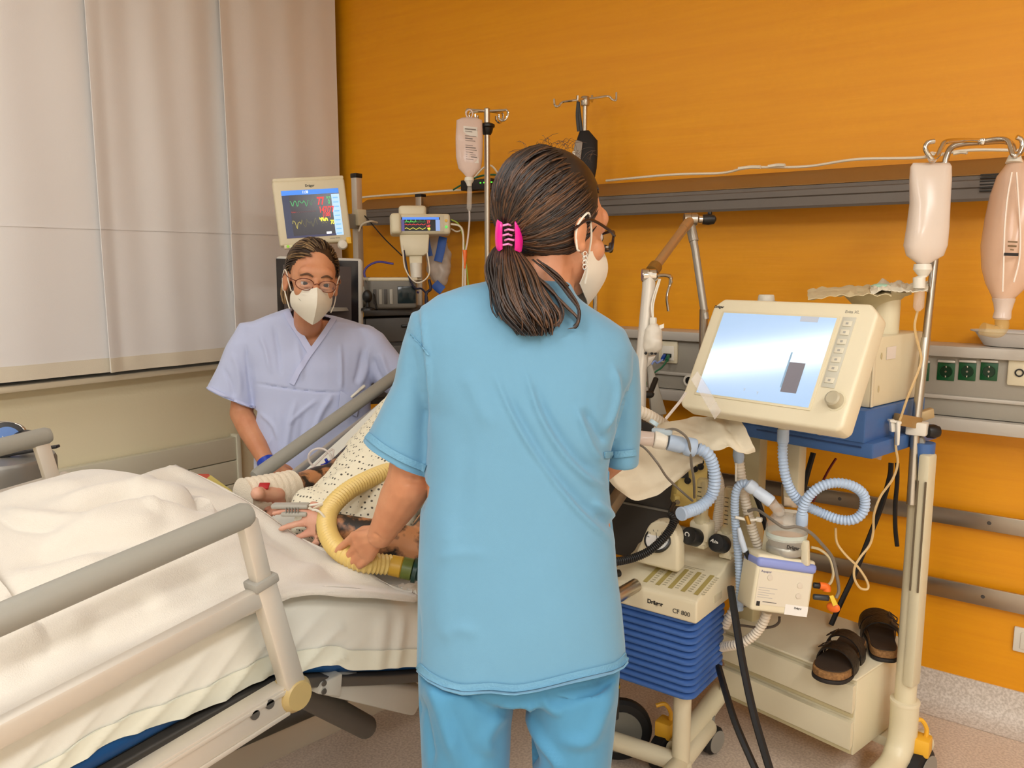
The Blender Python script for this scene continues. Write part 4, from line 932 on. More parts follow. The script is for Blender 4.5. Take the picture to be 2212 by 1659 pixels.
# ================================================================ the nurse on the far side of the bed
TM = 2.95
N2 = thing('person', 'person in a pale lilac tunic and white mask leaning on the far bed rail', 'person', at(675, 1040, TM))
N2.location.z = 0; WM[N2.name] = T(N2.location)
b = B(); Mz = (-FWH*.90+RT*.36-UP*.20).normalized()
Fh = FR(at(673, 609, 2.76), UP.cross(Mz)+UP*(-.12), UP+Mz*.1); K2 = 1.04
head(b, Fh, K2)
nk = at(665, 690, 2.88); b.caps([at(668, 655, 2.83), nk, at(668, 730, 2.975)], [.050, .049, .050])
b.loft([ring((618, 684), (736, 694), TM-.03, .040, tR=TM+.04), ring((565, 715), (775, 715), TM-.03, .068, tR=TM+.06), ring((556, 760), (784, 760), TM-.02, .088, tR=TM+.08), ring((562, 870), (786, 860), TM-.02, .092, tR=TM+.08), ring((566, 1000), (784, 1000), TM-.02, .092, tR=TM+.08), ring((560, 1100), (785, 1100), TM-.02, .095, tR=TM+.08)])
for s, u in ((-1, 615), (1, 735)):
    h = at(u, 1090, TM); b.caps([h, V((h.x-.10, h.y, .48)), V((h.x-.12, h.y, .09))], [.085, .058, .04])
s1, e1_, w1_ = at(545, 745, TM), at(521, 893, TM-.02), at(578, 1003, TM-.13)
b.caps([s1, lerp(s1, e1_, .5), e1_], [.046, .044, .040]); b.caps([e1_, lerp(e1_, w1_, .35), lerp(e1_, w1_, .8), w1_], [.040, .040, .030, .027])
hand(b, w1_, RT*.75-UP*.65-FWH*.1, -FWH*.6+RT*.1+UP*.5, -1, .95, [(25, 35, 25)]*4, .04, (30, 20))
s2, e2_, w2_ = at(805, 745, TM+.05), at(868, 806, TM+.09), at(925, 852, TM+.14)
b.caps([s2, lerp(s2, e2_, .5), e2_], [.046, .044, .040]); b.caps([e2_, lerp(e2_, w2_, .4), w2_], [.040, .038, .027])
hand(b, w2_, RT*.9-UP*.2, UP*.9-FWH*.4, 1, .95, [(25, 30, 20)]*4, .04, (30, 20))
bd = fuse(eyelids(Fh, K2, b), .0042, 4)
bd.build('body', SKIN2, N2, 80)
eyes(Fh, K2, N2, mat('dark_iris', (58, 46, 38), .3))
br = B()
for s in (1, -1):
    br2 = B().tube(spline([Fh @ (V(p)*K2) for p in ((s*.012, .027, .107), (s*.030, .034, .103), (s*.050, .026, .090))], 5), [.0022+.0012*sin(pi*i/10) for i in range(11)], 6, flat=(1, .6)); br2.build('eyebrow', mat('brow_brown', (96, 66, 44), .8), N2)
mask(Fh, K2*1.02, N2)
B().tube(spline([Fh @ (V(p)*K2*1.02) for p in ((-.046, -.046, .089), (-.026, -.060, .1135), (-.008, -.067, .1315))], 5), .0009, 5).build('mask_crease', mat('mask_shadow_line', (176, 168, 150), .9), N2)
glasses(Fh, K2*1.03, N2, mat('copper_frame', (120, 66, 48), .3, .5), .0014)
# hair combed tight to the back, loose blond tail behind the ear
HAIR2 = bpy.data.materials.new('streaked_hair'); HAIR2.use_nodes = True; HAIR2.node_tree.nodes['Principled BSDF'].inputs['Roughness'].default_value = .45
hairmat(HAIR2, (62, 44, 30), (176, 140, 92))
base = B().ell(Fh @ (V((0, .047, -.018))*K2), [q*K2 for q in (.080, .093, .098)], Fh.to_3x3().to_4x4(), 30, 18); hz = fuse(base, .006, 2); hz2 = B(); keep = {}; Fi = Fh.inverted()
for f in hz.f:
    c = (Fi @ (sum((hz.v[i] for i in f), V())/len(f)))/K2
    if c.z > .012+.75*max(0, (c.y-.02)) and c.y < .079: continue
    if c.y < .0 and c.z > -.03: continue
    for i in f: keep.setdefault(i, len(keep))
    hz2.f.append([keep[i] for i in f]); hz2.m.append(0)
hz2.v = [hz.v[i] for i in keep]
hb2 = hz2.build('hair', HAIR2, N2, 180); a_ = hb2.data.attributes.new('strand', 'FLOAT', 'POINT'); a_.data.foreach_set('value', [.1]*len(hz2.v))
md = hb2.modifiers.new('thick', 'SOLIDIFY'); md.thickness = .003
L = []; tg = V((-.25, -.35, -1)).normalized(); xx = tg.orthogonal().normalized(); yy = tg.cross(xx)
for i in range(1500):
    th = rnd.uniform(0, 2*pi); ph = rnd.uniform(.2, 2.75); d = tg*cos(ph)+(xx*cos(th)+yy*sin(th))*sin(ph); p = (Fi @ capR(Fh, K2, d))/K2
    if (p.z > .016+.75*max(0, p.y-.02) and p.y < .077) or (p.y < .0 and p.z > -.02) or p.y < -.04: continue
    gr = .985+rnd.uniform(0, .03); P = [capR(Fh, K2, d.lerp(tg, k/7*.97).normalized(), gr) for k in range(8)]
    L.append((P, rnd.uniform(.0012, .0022), rnd.random()**2.2))
for i in range(160):
    a, r = rnd.uniform(0, 2*pi), sqrt(rnd.random()); ln = rnd.uniform(.7, 1.0)
    C = spline([(632, 590, .05), (622, 610, .06), (616, 635, .05), (618, 664, .03)], 4); n = 8; P = []
    for k in range(n+1):
        q = C[int(k/n*ln*(len(C)-1))]; w = .010+.010*sin(pi*k/n); P.append(at(q.x, q.y, 2.81+q.z)+RT*(cos(a)*r*w)+FWH*(sin(a)*r*w))
    L.append((P, rnd.uniform(.0012, .002), rnd.uniform(.3, 1)))
strands('combed_strand', L, HAIR2, N2)
# tunic with crossed V neck
g = B()
g.loft([ring(l, r, TM+dt-.02, d*.92, 36, 2.5, TM+dt+.08) for l, r, d, dt in (((622, 668), (728, 684), .045, -.02), ((575, 682), (765, 694), .065, -.02), ((528, 702), (800, 708), .088, -.01), ((512, 740), (818, 738), .108, 0), ((535, 790), (806, 790), .118, 0), ((549, 860), (800, 850), .122, 0), ((551, 950), (800, 950), .124, 0), ((546, 1040), (800, 1040), .126, 0), ((540, 1180), (805, 1180), .13, 0))])
g.loft([ring(l, r, TM-.004*i, d, 24, 2.2) for i, (l, r, d) in enumerate([((520, 698), (590, 690), .055), ((494, 742), (570, 740), .07), ((470, 795), (560, 815), .076), ((450, 836), (552, 880), .08), ((441, 856), (551, 904), .08)])])
g.loft([ring(l, r, TM+.06+.012*i, d, 24, 2.2) for i, (l, r, d) in enumerate([((770, 700), (805, 708), .05), ((785, 790), (826, 722), .068), ((815, 838), (862, 765), .074), ((848, 858), (902, 800), .076), ((872, 880), (932, 822), .078)])])
g = fuse(g, .0056, 7)
c2 = at(501, 858, TM-.015); a2 = at(501, 858, TM)-at(527, 790, TM); hx = (at(552, 880, TM)-at(450, 836, TM)).normalized(); a2 = a2-hx*a2.dot(hx); clamp(g, c2, a2, .13)
normals(g)
for i, p in enumerate(g.v): g.v[i] = p+g.n[i]*(.004*NZ.noise(V((p.x*7+p.y*7, p.y*3, p.z*5)))+.002*NZ.noise(p*17))
g = folds(normals(g), [([(548, 828), (600, 836), (680, 846), (760, 848)], 2, -.006), ([(560, 720), (575, 760), (585, 810)], 5, .007), ([(590, 700), (600, 760), (605, 815)], 5, -.006), ([(640, 730), (650, 790), (650, 825)], 6, .006), ([(735, 740), (737, 800), (737, 845)], 4, .007), ([(800, 740), (790, 800), (775, 835)], 6, .009), ([(785, 750), (775, 800), (765, 830)], 5, -.008),
    ([(640, 860), (625, 930), (615, 990)], 6, .008), ([(720, 850), (690, 900), (672, 960)], 6, .009), ([(560, 890), (590, 920), (600, 950)], 4, .006), ([(590, 940), (580, 970), (600, 990)], 4, .005), ([(690, 860), (640, 900), (625, 920)], 4, .006), ([(660, 880), (650, 940), (650, 990)], 7, -.006), ([(530, 740), (535, 800), (545, 870)], 3, -.005), ([(500, 760), (515, 800), (520, 860)], 6, .006), ([(480, 790), (500, 830), (505, 860)], 5, -.005),
    ([(820, 760), (835, 800), (850, 830)], 6, .008), ([(806, 770), (815, 800), (835, 835)], 5, -.007), ([(600, 870), (605, 950), (600, 1030)], 9, .006)])
VN = [(627, 676), (640, 706), (671, 758), (700, 718), (716, 690), (700, 640), (640, 640)]
def inpoly(u, v, P):
    c = False; j = len(P)-1
    for i in range(len(P)):
        if (P[i][1] > v) != (P[j][1] > v) and u < (P[j][0]-P[i][0])*(v-P[i][1])/(P[j][1]-P[i][1])+P[i][0]: c = not c
        j = i
    return c
g2 = B(); keep = {}
for f in g.f:
    c = sum((g.v[i] for i in f), V())/len(f); n_ = (g.v[f[1]]-g.v[f[0]]).cross(g.v[f[2]]-g.v[f[0]])
    if (c-CAM).dot(CF) < TM-.0 and inpoly(*pix(c), VN): continue
    for i in f: keep.setdefault(i, len(keep))
    g2.f.append([keep[i] for i in f]); g2.m.append(0)
g2.v = [g.v[i] for i in keep]
LIL = mat('lilac_tunic', (188, 196, 226), .75, bump=(900, .05), sheen=.25)
tu2 = g2.build('tunic', LIL, N2, 80); md = tu2.modifiers.new('thick', 'SOLIDIFY'); md.thickness = .002
TB[0] = BVHTree.FromPolygons([tuple(v) for v in g.v], g.f); TB[1] = TM
cb = mat('lilac_collar', (196, 202, 234), .75)
strip([(619, 672), (629, 694), (645, 718), (672, 762)], 14).build('neck_band', cb, N2, 80); strip([(722, 688), (706, 712), (690, 735), (668, 765), (648, 796), (630, 830)], 12, .0035).build('neck_band', cb, N2, 80)
strip([(452, 838), (500, 862), (551, 881)], 7, .002, .003).build('sleeve_hem', cb, N2, 80)
pk = B().surf(lambda a, c: onto(lerp(736, 776, a)-lerp(0, 6, c), lerp(845, 868, a)+lerp(0, 40, c)*(1-.2*a), .007+.006*sin(pi*a)*(1-c)), 8, 6, .003); pk.build('pocket', LIL, N2, 80)
pen = thing('marker_pen', 'white marker pen sticking out of the lilac tunic pocket', 'pen', onto(775, 845, .02))
q0, q1 = onto(758, 859, .014), onto(788, 833, .022); B().bar(q0, q1, .0052, 12, bev=.003).build('barrel', WHITEP, pen); B().bar(q0.lerp(q1, .72), q1, .0060, 12, bev=.002).build('cap', WHITEP, pen); B().flatbar(q0.lerp(q1, .6)+V((0, -.006, .003)), q1+V((0, -.006, .003)), .004, .002, bev=.0005).build('clip', WHITEP, pen)
# glove cuff at the leaning wrist, trousers, shoes
c = at(565, 996, TM-.13); ax = (w1_-e1_).normalized()
B().tube([lerp(e1_, w1_, .93), w1_+ax*.012, w1_+ax*.03], [.0315, .0315, .033], 20).build('glove_cuff', mat('blue_glove', (26, 62, 176), .4), N2)
tr = B()
for s in (-1, 1):
    R_ = [ring((675+s*62-66, v), (675+s*62+66, v), TM, .10, 22) for v in (1040, 1180)]; R_[1] = [p+V((-.07, 0, 0)) for p in R_[1]]; c = sum(R_[-1], V())/22; R_.append([V((c.x-.06+(p.x-c.x)*.72, c.y+(p.y-c.y)*.72, .07)) for p in R_[-1]]); tr.loft(R_)
tr.loft([ring((552, 1020), (796, 1020), TM+.01, .10, tR=TM+.06), ring((552, 1110), (796, 1110), TM+.01, .10, tR=TM+.06)])
fuse(tr, .009, 6).build('trousers', LIL, N2, 80)
for s in (-1, 1):
    c = at(675+s*62, 1180, TM)+V((-.13, 0, 0)); f = -FWH
    B().loft([[V((c.x, c.y, 0))+f*y+RT*(w*cos(2*pi*j/16))+UP*max(.002, z+h*sin(2*pi*j/16)) for j in range(16)] for y, w, z, h in ((-.09, .02, .03, .02), (-.07, .036, .05, .05), (0, .04, .055, .055), (.08, .046, .035, .035), (.14, .04, .026, .026), (.17, .015, .016, .012))]).build('shoe', mat('white_clog', (228, 224, 216), .5), N2)
# ================================================================ equipment along the orange wall
def glow(c, k): return mat('glow_%d_%d_%d_%.1f' % (*c, k), c, .3, emit=(c, k))
def quad(b, M, x0, y0, x1, y1, z, th=.0004): return b.box(((x0+x1)/2, (y0+y1)/2, z), (x1-x0, y1-y0, th), M)
def wave(M, pts, r, m, par, name='trace'): return B().tube([M @ V((x, y, .0012)) for x, y in pts], r, 4, flat=(1, .25), ref=M.to_3x3() @ V((0, 1, 0))).build(name, m, par)
rw = random.Random(11)
# ---- large patient monitor
TMn = 3.35
TL, TR, BR, BL = at(588, 394, TMn-.05), at(744, 382, TMn+.04), at(760, 523, TMn+.06), at(606, 530, TMn-.03)
xm = ((TR-TL)+(BR-BL))/2; ym = ((TL-BL)+(TR-BR))/2; Wm, Hm = xm.length, ym.length
M1 = FR((TL+TR+BR+BL)/4, xm, ym)
mo = thing('patient_monitor', 'large patient monitor showing 77 and 99 beside the curtain', 'monitor', M1.translation)
B().box((0, 0, -.03), (Wm, Hm, .06), M1, .010, 3).build('casing', CREAM, mo)
B().box((0, Hm/2+.004, -.034), (Wm*.99, .016, .06), M1, .006).build('top_ridge', CREAM, mo)
sx0, sx1, sy0, sy1 = -Wm*.40, Wm*.395, -Hm*.39, Hm*.345
sc = quad(B(), M1, sx0, sy0, sx1, sy1, .0006, .001).build('screen', mat('dark_screen', (58, 58, 64), .15, emit=((62, 62, 70), .55)), mo)
quad(B(), M1, sx0, sy1-(sy1-sy0)*.10, sx1, sy1, .0013).build('title_bar', glow((62, 128, 222), .8), sc); quad(B(), M1, sx1-.032, sy0, sx1, sy1-(sy1-sy0)*.12, .0013).build('side_bar', glow((168, 204, 240), .8), sc)
quad(B(), M1, sx0, sy0, sx0+.028, sy1-(sy1-sy0)*.1, .0011).build('left_column', glow((52, 58, 84), .6), sc); quad(B(), M1, sx0, sy0, sx1-.03, sy0+.008, .0014).build('bottom_bar', glow((50, 52, 86), .7), sc)
GR, RD, YL = glow((70, 190, 110), .8), glow((235, 60, 60), .9), glow((238, 230, 70), .9); WH = glow((230, 236, 245), .9)
SW, SH = sx1-sx0, sy1-sy0
def X_(f): return sx0+SW*f
def Y_(f): return sy1-SH*f
wx0, wx1 = X_(.13), X_(.56)
wave(M1, [(lerp(wx0, wx1, i/40), Y_(.27)-SH*.11*(abs(sin(i*.42))**3*(1 if i % 11 < 7 else .5)-.4)+.003*rw.uniform(-1, 1)) for i in range(41)], .0009, GR, sc)
wave(M1, [(lerp(wx0, wx1, i/60), Y_(.46)+.003*sin(i*1.5)) for i in range(61)], .0008, glow((180, 60, 60), .6), sc)
wave(M1, [(lerp(wx0, wx1, i/36), Y_(.70)+SH*.09*sin(i*.8)*sin(i*.23+.5)+.005*sin(i*1.9)) for i in range(37)], .0009, glow((190, 180, 80), .7), sc)
def T_(par, s, x, y, size, m, bold=0): return text('numeral', s, M1 @ T((X_(x), Y_(y), .0016)) @ MX.Diagonal((.66, 1, 1, 1)), size*SH*1.4, m, par, 'LEFT', .0002, bold)
T_(sc, '77', .60, .33, .165, RD, .001); T_(sc, '147/77', .615, .495, .125, RD, .0009); T_(sc, '(100)', .67, .585, .085, RD, .0005)
T_(sc, '99', .625, .775, .165, YL, .0014); T_(sc, '70', .79, .755, .09, YL, .0006); T_(sc, '0', .79, .32, .09, GR, .0006); T_(sc, '11:38', .36, .075, .06, WH, .0003); T_(sc, 'ECG', .77, .21, .05, GR, .0003); T_(sc, 'SpO2', .60, .64, .045, YL, .0002)
quad(B(), M1, X_(.70), Y_(.955), X_(.79), Y_(.91), .0018).build('key_field', WH, sc)
for k in range(9): quad(B(), M1, sx1-.027, Y_(.97-.095*k), sx1-.006, Y_(.945-.095*k), .0017).build('menu_line', glow((120, 176, 232), .8), sc)
text('maker_mark', 'Dräger', M1 @ T((-.018, sy1+.012, .0005)), .013, INK, mo, bold=.0002)
text('model_mark', 'Infinity Delta', M1 @ T((.055, sy0-.013, .0005)), .008, mat('grey_ink', (150, 144, 130), .6), mo)
B().box((-Wm*.32, -Hm/2-.004, -.012), (.075, .016, .03), M1, .004).build('power_strip', CREAM, mo); B().lathe([(.006, 0), (.005, .002)], M1 @ V((-Wm*.40, -Hm/2-.003, .003)), xm.cross(ym), 14).build('power_key', glow((130, 190, 30), .5), mo)
for k in range(3): B().box((-Wm*.34+.012*k, -Hm/2-.003, .004), (.008, .006, .002), M1, .0008).build('status_key', mat('pale_key', (236, 232, 150), .4), mo)
B().lathe([(.020, 0), (.0205, .012), (.016, .020), (.012, .021)], M1 @ V((Wm*.36, -Hm/2-.012, -.006)), xm.cross(ym), 24).build('dial', WHITEP, mo)
B().box((Wm*.455, -Hm/2+.004, .001), (.02, .026, .004), M1, .002).build('alarm_key', mat('amber_key', (246, 196, 60), .4), mo)
B().box((.0, .0, -.085), (.12, .12, .05), M1, .01).build('bracket', GREYP, mo)
# monitor pole behind it
pp = at(772, 470, TMn+.30); po = thing('mounting_pole', 'upright metal pole carrying the large patient monitor', 'pole', (pp.x, pp.y, 0))
B().box((pp.x, pp.y, .93), (.034, .034, 1.80), bev=.004).build('pole', ALU, po); B().box((pp.x, pp.y, 1.835), (.038, .038, .02), bev=.003).build('cap', BLACK, po)
a = M1 @ V((.05, -.02, -.10)); B().flatbar(a, (pp.x, pp.y, a.z), .05, .06).build('arm', GREYP, po)
c = at(778, 470, TMn+.27); B().box(c, (.03, .05, .07), bev=.004).build('clamp', CREAM, po)
B().lathe([(.16, 0), (.16, .02), (.06, .04), (.04, .06)], (pp.x, pp.y, 0.0), UP, 32).build('foot', DARKG, po)
p2 = at(744, 560, TMn+.1); B().box((p2.x, p2.y, 1.39), (.022, .022, .17), bev=.003).build('hanger', STEEL, po)
# ---- computer screen behind the standing nurse
tc = at(690, 640, 3.25); Mc = FR(tc, RT*.97+FWH*.06-UP*.03, UP*.99+RT*.02-FWH*.1)
cs = thing('computer_screen', 'dark flat computer screen with light rim behind the person in lilac', 'screen', tc)
B().box((0, 0, -.02), (.335, .30, .04), Mc, .016, 3).build('casing', mat('pale_grey_casing', (206, 204, 194), .4), cs); B().box((-.006, 0, .0015), (.315, .286, .003), Mc, .012).build('bezel', mat('black_gloss', (26, 20, 22), .15), cs)
B().box((-.006, 0, .0035), (.262, .240, .001), Mc).build('screen', mat('off_screen', (84, 74, 70), .25), cs)
tzt = at(800, 668, 3.36).z; st = V((tc.x, tc.y, tzt+.012))+FWH*.05; B().bar(tc+FWH*.04, st, .02).build('stand', GREYP, cs); B().lathe([(.12, 0), (.115, .012), (.03, .016)], st-V((0, 0, .012)), UP, 28).build('foot', GREYP, cs)
# ---- work trolley with small devices, in the corner
tz = tzt; q0 = at(790, 640, 3.45); tro = thing('work_trolley', 'dark grey instrument trolley in the corner behind the person in lilac', 'trolley', (q0.x, q0.y, 0))
Mt = FR(V((q0.x-.05, q0.y+.0, 0)), RT*.9+FWH*.43, UP)
B().box((.23, tz-.015, -.01), (.56, .03, .28), Mt, .006).build('worktop', DARKG, tro)
B().box((.23, tz-.22, -.015), (.50, .36, .24), Mt, .006).build('drawer_unit', mat('dark_front', (62, 58, 54), .5), tro)
for k in range(3):
    d = B().box((.23, tz-.09-.115*k, .112), (.46, .10, .012), Mt, .004).build('drawer', mat('dark_drawer', (80, 76, 70), .5), tro); B().box((.23, tz-.075-.115*k, .122), (.16, .012, .012), Mt, .004).build('handle', BLACK, d)
for x in (-.03, .48):
    for z in (-.13, .1): B().bar(Mt @ V((x, tz-.03, z)), Mt @ V((x, .05, z)), .014).build('leg', GREYP, tro); B().lathe([(.02, -.012), (.045, -.01), (.045, .01), (.02, .012)], Mt @ V((x, .046, z)), RT, 20).build('caster', RUBBER, tro)
B().box((.23, .22, -.01), (.52, .02, .24), Mt, .004).build('lower_shelf', GREYP, tro)
B().box((-.075, tz-.075, .10), (.10, .05, .05), Mt, .006).build('cable_bin', mat('grey_green', (96, 96, 84), .5), tro); B().box((-.05, tz-.022, .137), (.075, .018, .003), Mt).build('yellow_label', YELLOWP, tro)
dv = at(850, 660, 3.38); Md = FR(V((dv.x, dv.y, tz+.062)), RT*.95+FWH*.3, UP)
dd = thing('bench_device', 'small bench device with dark window and light top on the trolley', 'device', (dv.x, dv.y, tz))
B().box((0, 0, -.08), (.20, .124, .16), Md, .014, 3).build('case', mat('device_grey', (120, 116, 106), .45), dd); B().box((0, .058, -.08), (.205, .014, .165), Md, .006).build('lid', CREAM, dd)
B().box((.055, -.005, .001), (.075, .07, .004), Md, .003).build('window', mat('dark_teal_glass', (34, 46, 48), .15), dd)
for k in range(4): B().box((-.075+.022*k, -.012, .002), (.012, .06, .005), Md, .001).build('key', mat('key_grey', (170, 166, 152), .5) if k % 2 else DARKG, dd)
wr_ = at(800, 640, 3.4); rl = thing('paper_roll', 'white paper roll lying on the dark trolley', 'roll', (wr_.x, wr_.y, tz+.04))
a = V((wr_.x-.10, wr_.y+.02, tz+.045)); B().bar(a, a+(RT*.9+FWH*.4)*.10, .044, 24).build('roll', WHITEP, rl); B().bar(a+RT*-.002, a+(RT*.9+FWH*.4)*.103, .014, 12).build('core', DARKG, rl)
hm = at(794, 648, 3.28); hd = thing('hand_microphone', 'black round headed handset standing beside the screen edge', 'handset', (hm.x, hm.y, tz))
B().lathe([(.028, 0), (.026, .008), (.008, .014), (.007, .035)], (hm.x, hm.y, tz), UP, 20).build('foot', BLACK, hd); B().ell((hm.x, hm.y, tz+.055), (.020, .020, .026)).build('head', BLACK, hd)
tag(cable([V((hm.x+.02, hm.y+.03, tz+.002)), at(800, 605, 3.4), at(792, 608, 3.4), V((hm.x-.05, hm.y+.08, tz+.06))], .005).build('black_cable', BLACK), 'short black cable arching behind the handset on the trolley', 'cable')
# ---- small transport monitor on its post
TS = 3.40
TL, TR, BR, BL = at(842, 461, TS), at(973, 461, TS+.03), at(973, 505, TS+.03), at(842, 506, TS)
xm = ((TR-TL)+(BR-BL))/2; ym = ((TL-BL)+(TR-BR))/2; Ws, Hs = xm.length, ym.length; M1 = FR((TL+TR+BR+BL)/4, xm, ym)
sm_ = thing('transport_monitor', 'small wide patient monitor with colour curves, on the middle post', 'monitor', M1.translation)
B().box((0, 0, -.035), (Ws, Hs, .07), M1, .012, 3).build('casing', CREAM, sm_); B().box((-Ws*.40, 0, -.005), (Ws*.17, Hs*1.0, .05), M1, .012, 3).build('side_grip', CREAM2, sm_)
B().box((Ws*.045, 0, .0008), (Ws*.70, Hs*.80, .002), M1, .004).build('bezel', mat('pale_bezel', (214, 206, 180), .4), sm_)
sx0, sx1, sy0, sy1 = -Ws*.31, Ws*.325, -Hs*.36, Hs*.31
sc = quad(B(), M1, sx0, sy0, sx1, sy1, .0022, .0008).build('screen', mat('black_screen', (14, 14, 20), .15, emit=((14, 14, 22), .5)), sm_)
quad(B(), M1, sx0+.004, sy1-.010, sx1-.004, sy1, .003).build('title_bar', glow((60, 120, 226), .9), sc); quad(B(), M1, sx1-.018, sy0, sx1, sy1-.011, .003).build('side_bar', glow((130, 160, 220), .6), sc); quad(B(), M1, sx0, sy0, sx0+.012, sy1-.01, .0029).build('left_bar', glow((70, 60, 130), .6), sc)
M1b = M1 @ T((0, 0, .0022))
wave(M1b, [(sx0+.014+.0023*i, sy1-.020+(.011 if i % 8 == 3 else .004 if i % 8 == 6 else 0)) for i in range(38)], .0009, glow((90, 220, 90), .9), sc)
wave(M1b, [(sx0+.014+.0023*i, sy1-.030+.0018*sin(i*.9)) for i in range(38)], .0009, RD, sc); wave(M1b, [(sx0+.014+.0023*i, sy0+.010+.003*sin(i*.55)) for i in range(38)], .0009, YL, sc)
for s, x, y, z_, m in (('77', sx1-.054, sy1-.026, .017, RD), ('147', sx1-.056, sy1-.041, .013, RD), ('99', sx1-.052, sy0+.003, .015, YL)): text('numeral', s, M1 @ T((x, y, .0031)) @ MX.Diagonal((.8, 1, 1, 1)), z_, m, sc, bold=.0006)
for k, m in enumerate((mat('amber_key', (246, 196, 60), .4), glow((90, 220, 90), .6))): B().lathe([(.006, 0), (.005, .002)], M1 @ V((Ws*.43, .012-.026*k, .001)), xm.cross(ym), 14).build('key', m, sm_)
B().box((-.03, Hs/2+.016, -.05), (.115, .05, .05), M1, .014, 3).build('handle_hump', CREAM, sm_)
B().prism([(-.062, 0), (.062, 0), (.055, -.075), (.035, -.088), (-.035, -.088), (-.055, -.075)], -.05, -.005, M1 @ T((-.025, -Hs/2, 0)), .006).build('holder', CREAM, sm_)
B().prism([(-.028, 0), (.028, 0), (.022, -.11), (-.022, -.11)], -.045, -.015, M1 @ T((-.022, -Hs/2-.08, 0)), .006).build('bracket', CREAM, sm_)
B().tube([M1 @ V((-.022, -Hs/2-.12-.06*k, -.012)) for k in (0, 1)], [.024, .022], 18).build('cable_hook', WHITEP, sm_)
dk = mat('navy_cable', (24, 26, 52), .4)
for k, (pts, r, m) in enumerate(([((-.07, -.10, 0), (-.055, -.20, .01), (-.03, -.255, .01), (.0, -.26, 0), (.02, -.30, 0), (.02, -.42, 0)), .004, dk], [((.03, -.22, -.01), (.035, -.26, 0), (.015, -.29, .01), (.022, -.42, .01)), .006, dk], [((-.075, -.08, 0), (-.065, -.18, .012), (-.02, -.235, .012), (.03, -.2, .01), (.025, -.11, .005)), .0028, wh])): B().tube(spline([M1 @ V((x, y-Hs/2+.03, z+.02)) for x, y, z in pts], 8), r, 8).build('hanging_cable', m, sm_)
pp = at(910, 540, TS+.26); po = thing('wall_post', 'square steel post from the duct carrying the small monitor', 'post', (pp.x, pp.y, 1))
zt = at(908, 424, TS+.26).z; B().box((pp.x, pp.y, (zt+.62)/2), (.034, .03, zt-.62), bev=.003).build('post', STEEL, po); B().box((pp.x, pp.y, zt), (.038, .034, .014), bev=.003).build('cap', BLACK, po)
for z in (1.69, .66): B().flatbar((pp.x, pp.y, z), (pp.x, YW-.02, z), .03, .03).build('bracket', STEEL, po)
B().flatbar(M1 @ V((-.02, -.03, -.06)), (pp.x, pp.y, M1.translation.z-.02), .04, .04).build('monitor_arm', GREYP, po)
for i, (pts, r, m, lab) in enumerate((([(974, 484), (992, 488), (1000, 502), (1001, 540), (1000, 600), (999, 640)], .0042, wh, 'white lead dropping from the right end of the small monitor'), ([(974, 474), (990, 484), (1000, 510), (1006, 560), (1012, 620), (1015, 640)], .003, mat('lime_cable', (168, 196, 60), .4), 'thin green lead from the small monitor beside the drip line'), ([(974, 494), (986, 500), (996, 496), (992, 486)], .0034, wh, 'short white lead looped at the small monitor\'s end'))):
    zcable('sensor_lead', [at(u, v, TS+.04+.02*i) for u, v in pts], r, m, lab)
ll = [at(u, v, 3.45) for u, v in ((850, 570), (815, 566), (790, 580), (790, 600), (815, 616), (860, 624), (905, 632))]
zcable('blue_cable', ll, .0045, mat('violet_blue_cable', (66, 54, 140), .4), 'violet blue cable in a wide loop left of the middle post')
zcable('black_cable', [at(780, 458, 3.62), at(800, 480, 3.62), at(830, 515, 3.6), at(868, 552, 3.5)], .0028, BLACK, 'thin black cable slanting below the duct')
zcable('white_cable', [at(775, 500, 3.6), at(782, 485, 3.6), at(800, 478, 3.6), at(815, 481, 3.66)], .004, wh, 'white cable bending under the left end of the duct')
# resuscitator bag with blue straps hanging on the post
bg = at(942, 565, 3.57); rb = thing('resuscitator_bag', 'crumpled clear bag with blue straps hanging right of the middle post', 'bag', bg)
R_ = [ring((l, v), (r, v), 3.57, d*.9, 18, 2) for l, r, v, d in ((928, 950, 506, .012), (922, 966, 525, .035), (920, 976, 555, .05), (922, 974, 585, .048), (934, 968, 605, .035), (945, 962, 618, .015))]
q = B().loft(R_); q = fuse(q, .006, 2)
for i, p in enumerate(q.v): q.v[i] = p+q.n[i]*.008*NZ.noise(p*32)
q.build('bag', mat('crumpled_film', (214, 208, 200), .2, alpha=.6), rb)
bl_ = mat('strap_blue', (30, 84, 170), .5)
for pts, w in (([(957, 512), (952, 540), (946, 565)], .018), ([(922, 510), (925, 530), (930, 553)], .010), ([(938, 612), (946, 620), (956, 628)], .02)): B().tube(spline([at(u, v, 3.515) for u, v in pts], 5), w, 8, flat=(1, .15), ref=RT).build('strap', bl_, rb)
# ---- bed-side infusion pole with bag
def hookbar(b, o, d, L, drop=.03, r=.0045):
    o, d = V(o), V(d).normalized(); e = o+d*L; b.tube(spline([o, o+d*L*.8, e, e+UP*-drop*.4+d*.006, e-UP*drop-d*.0, e-UP*(drop+.008)-d*.014, e-UP*drop-d*.028, e-UP*drop*.5-d*.03], 5), r, 8)
tp = 3.15; p0 = at(1052, 236, tp); base = V((p0.x, p0.y, 0))
ip = thing('infusion_pole', 'steel infusion pole with a drip bag, left of the blue tunic wearer\'s head', 'pole', base)
B().bar(base+V((0, 0, .06)), p0, .0115, 16).build('pole', STEEL, ip); B().ell(p0, (.0115, .0115, .006)).build('cap', STEEL, ip)
z = at(1052, 278, tp).z; B().lathe([(.014, -.022), (.02, -.012), (.024, .004), (.03, .008), (.03, .016), (.02, .022)], (p0.x, p0.y, z), UP, 20).build('collar', BLACK, ip)
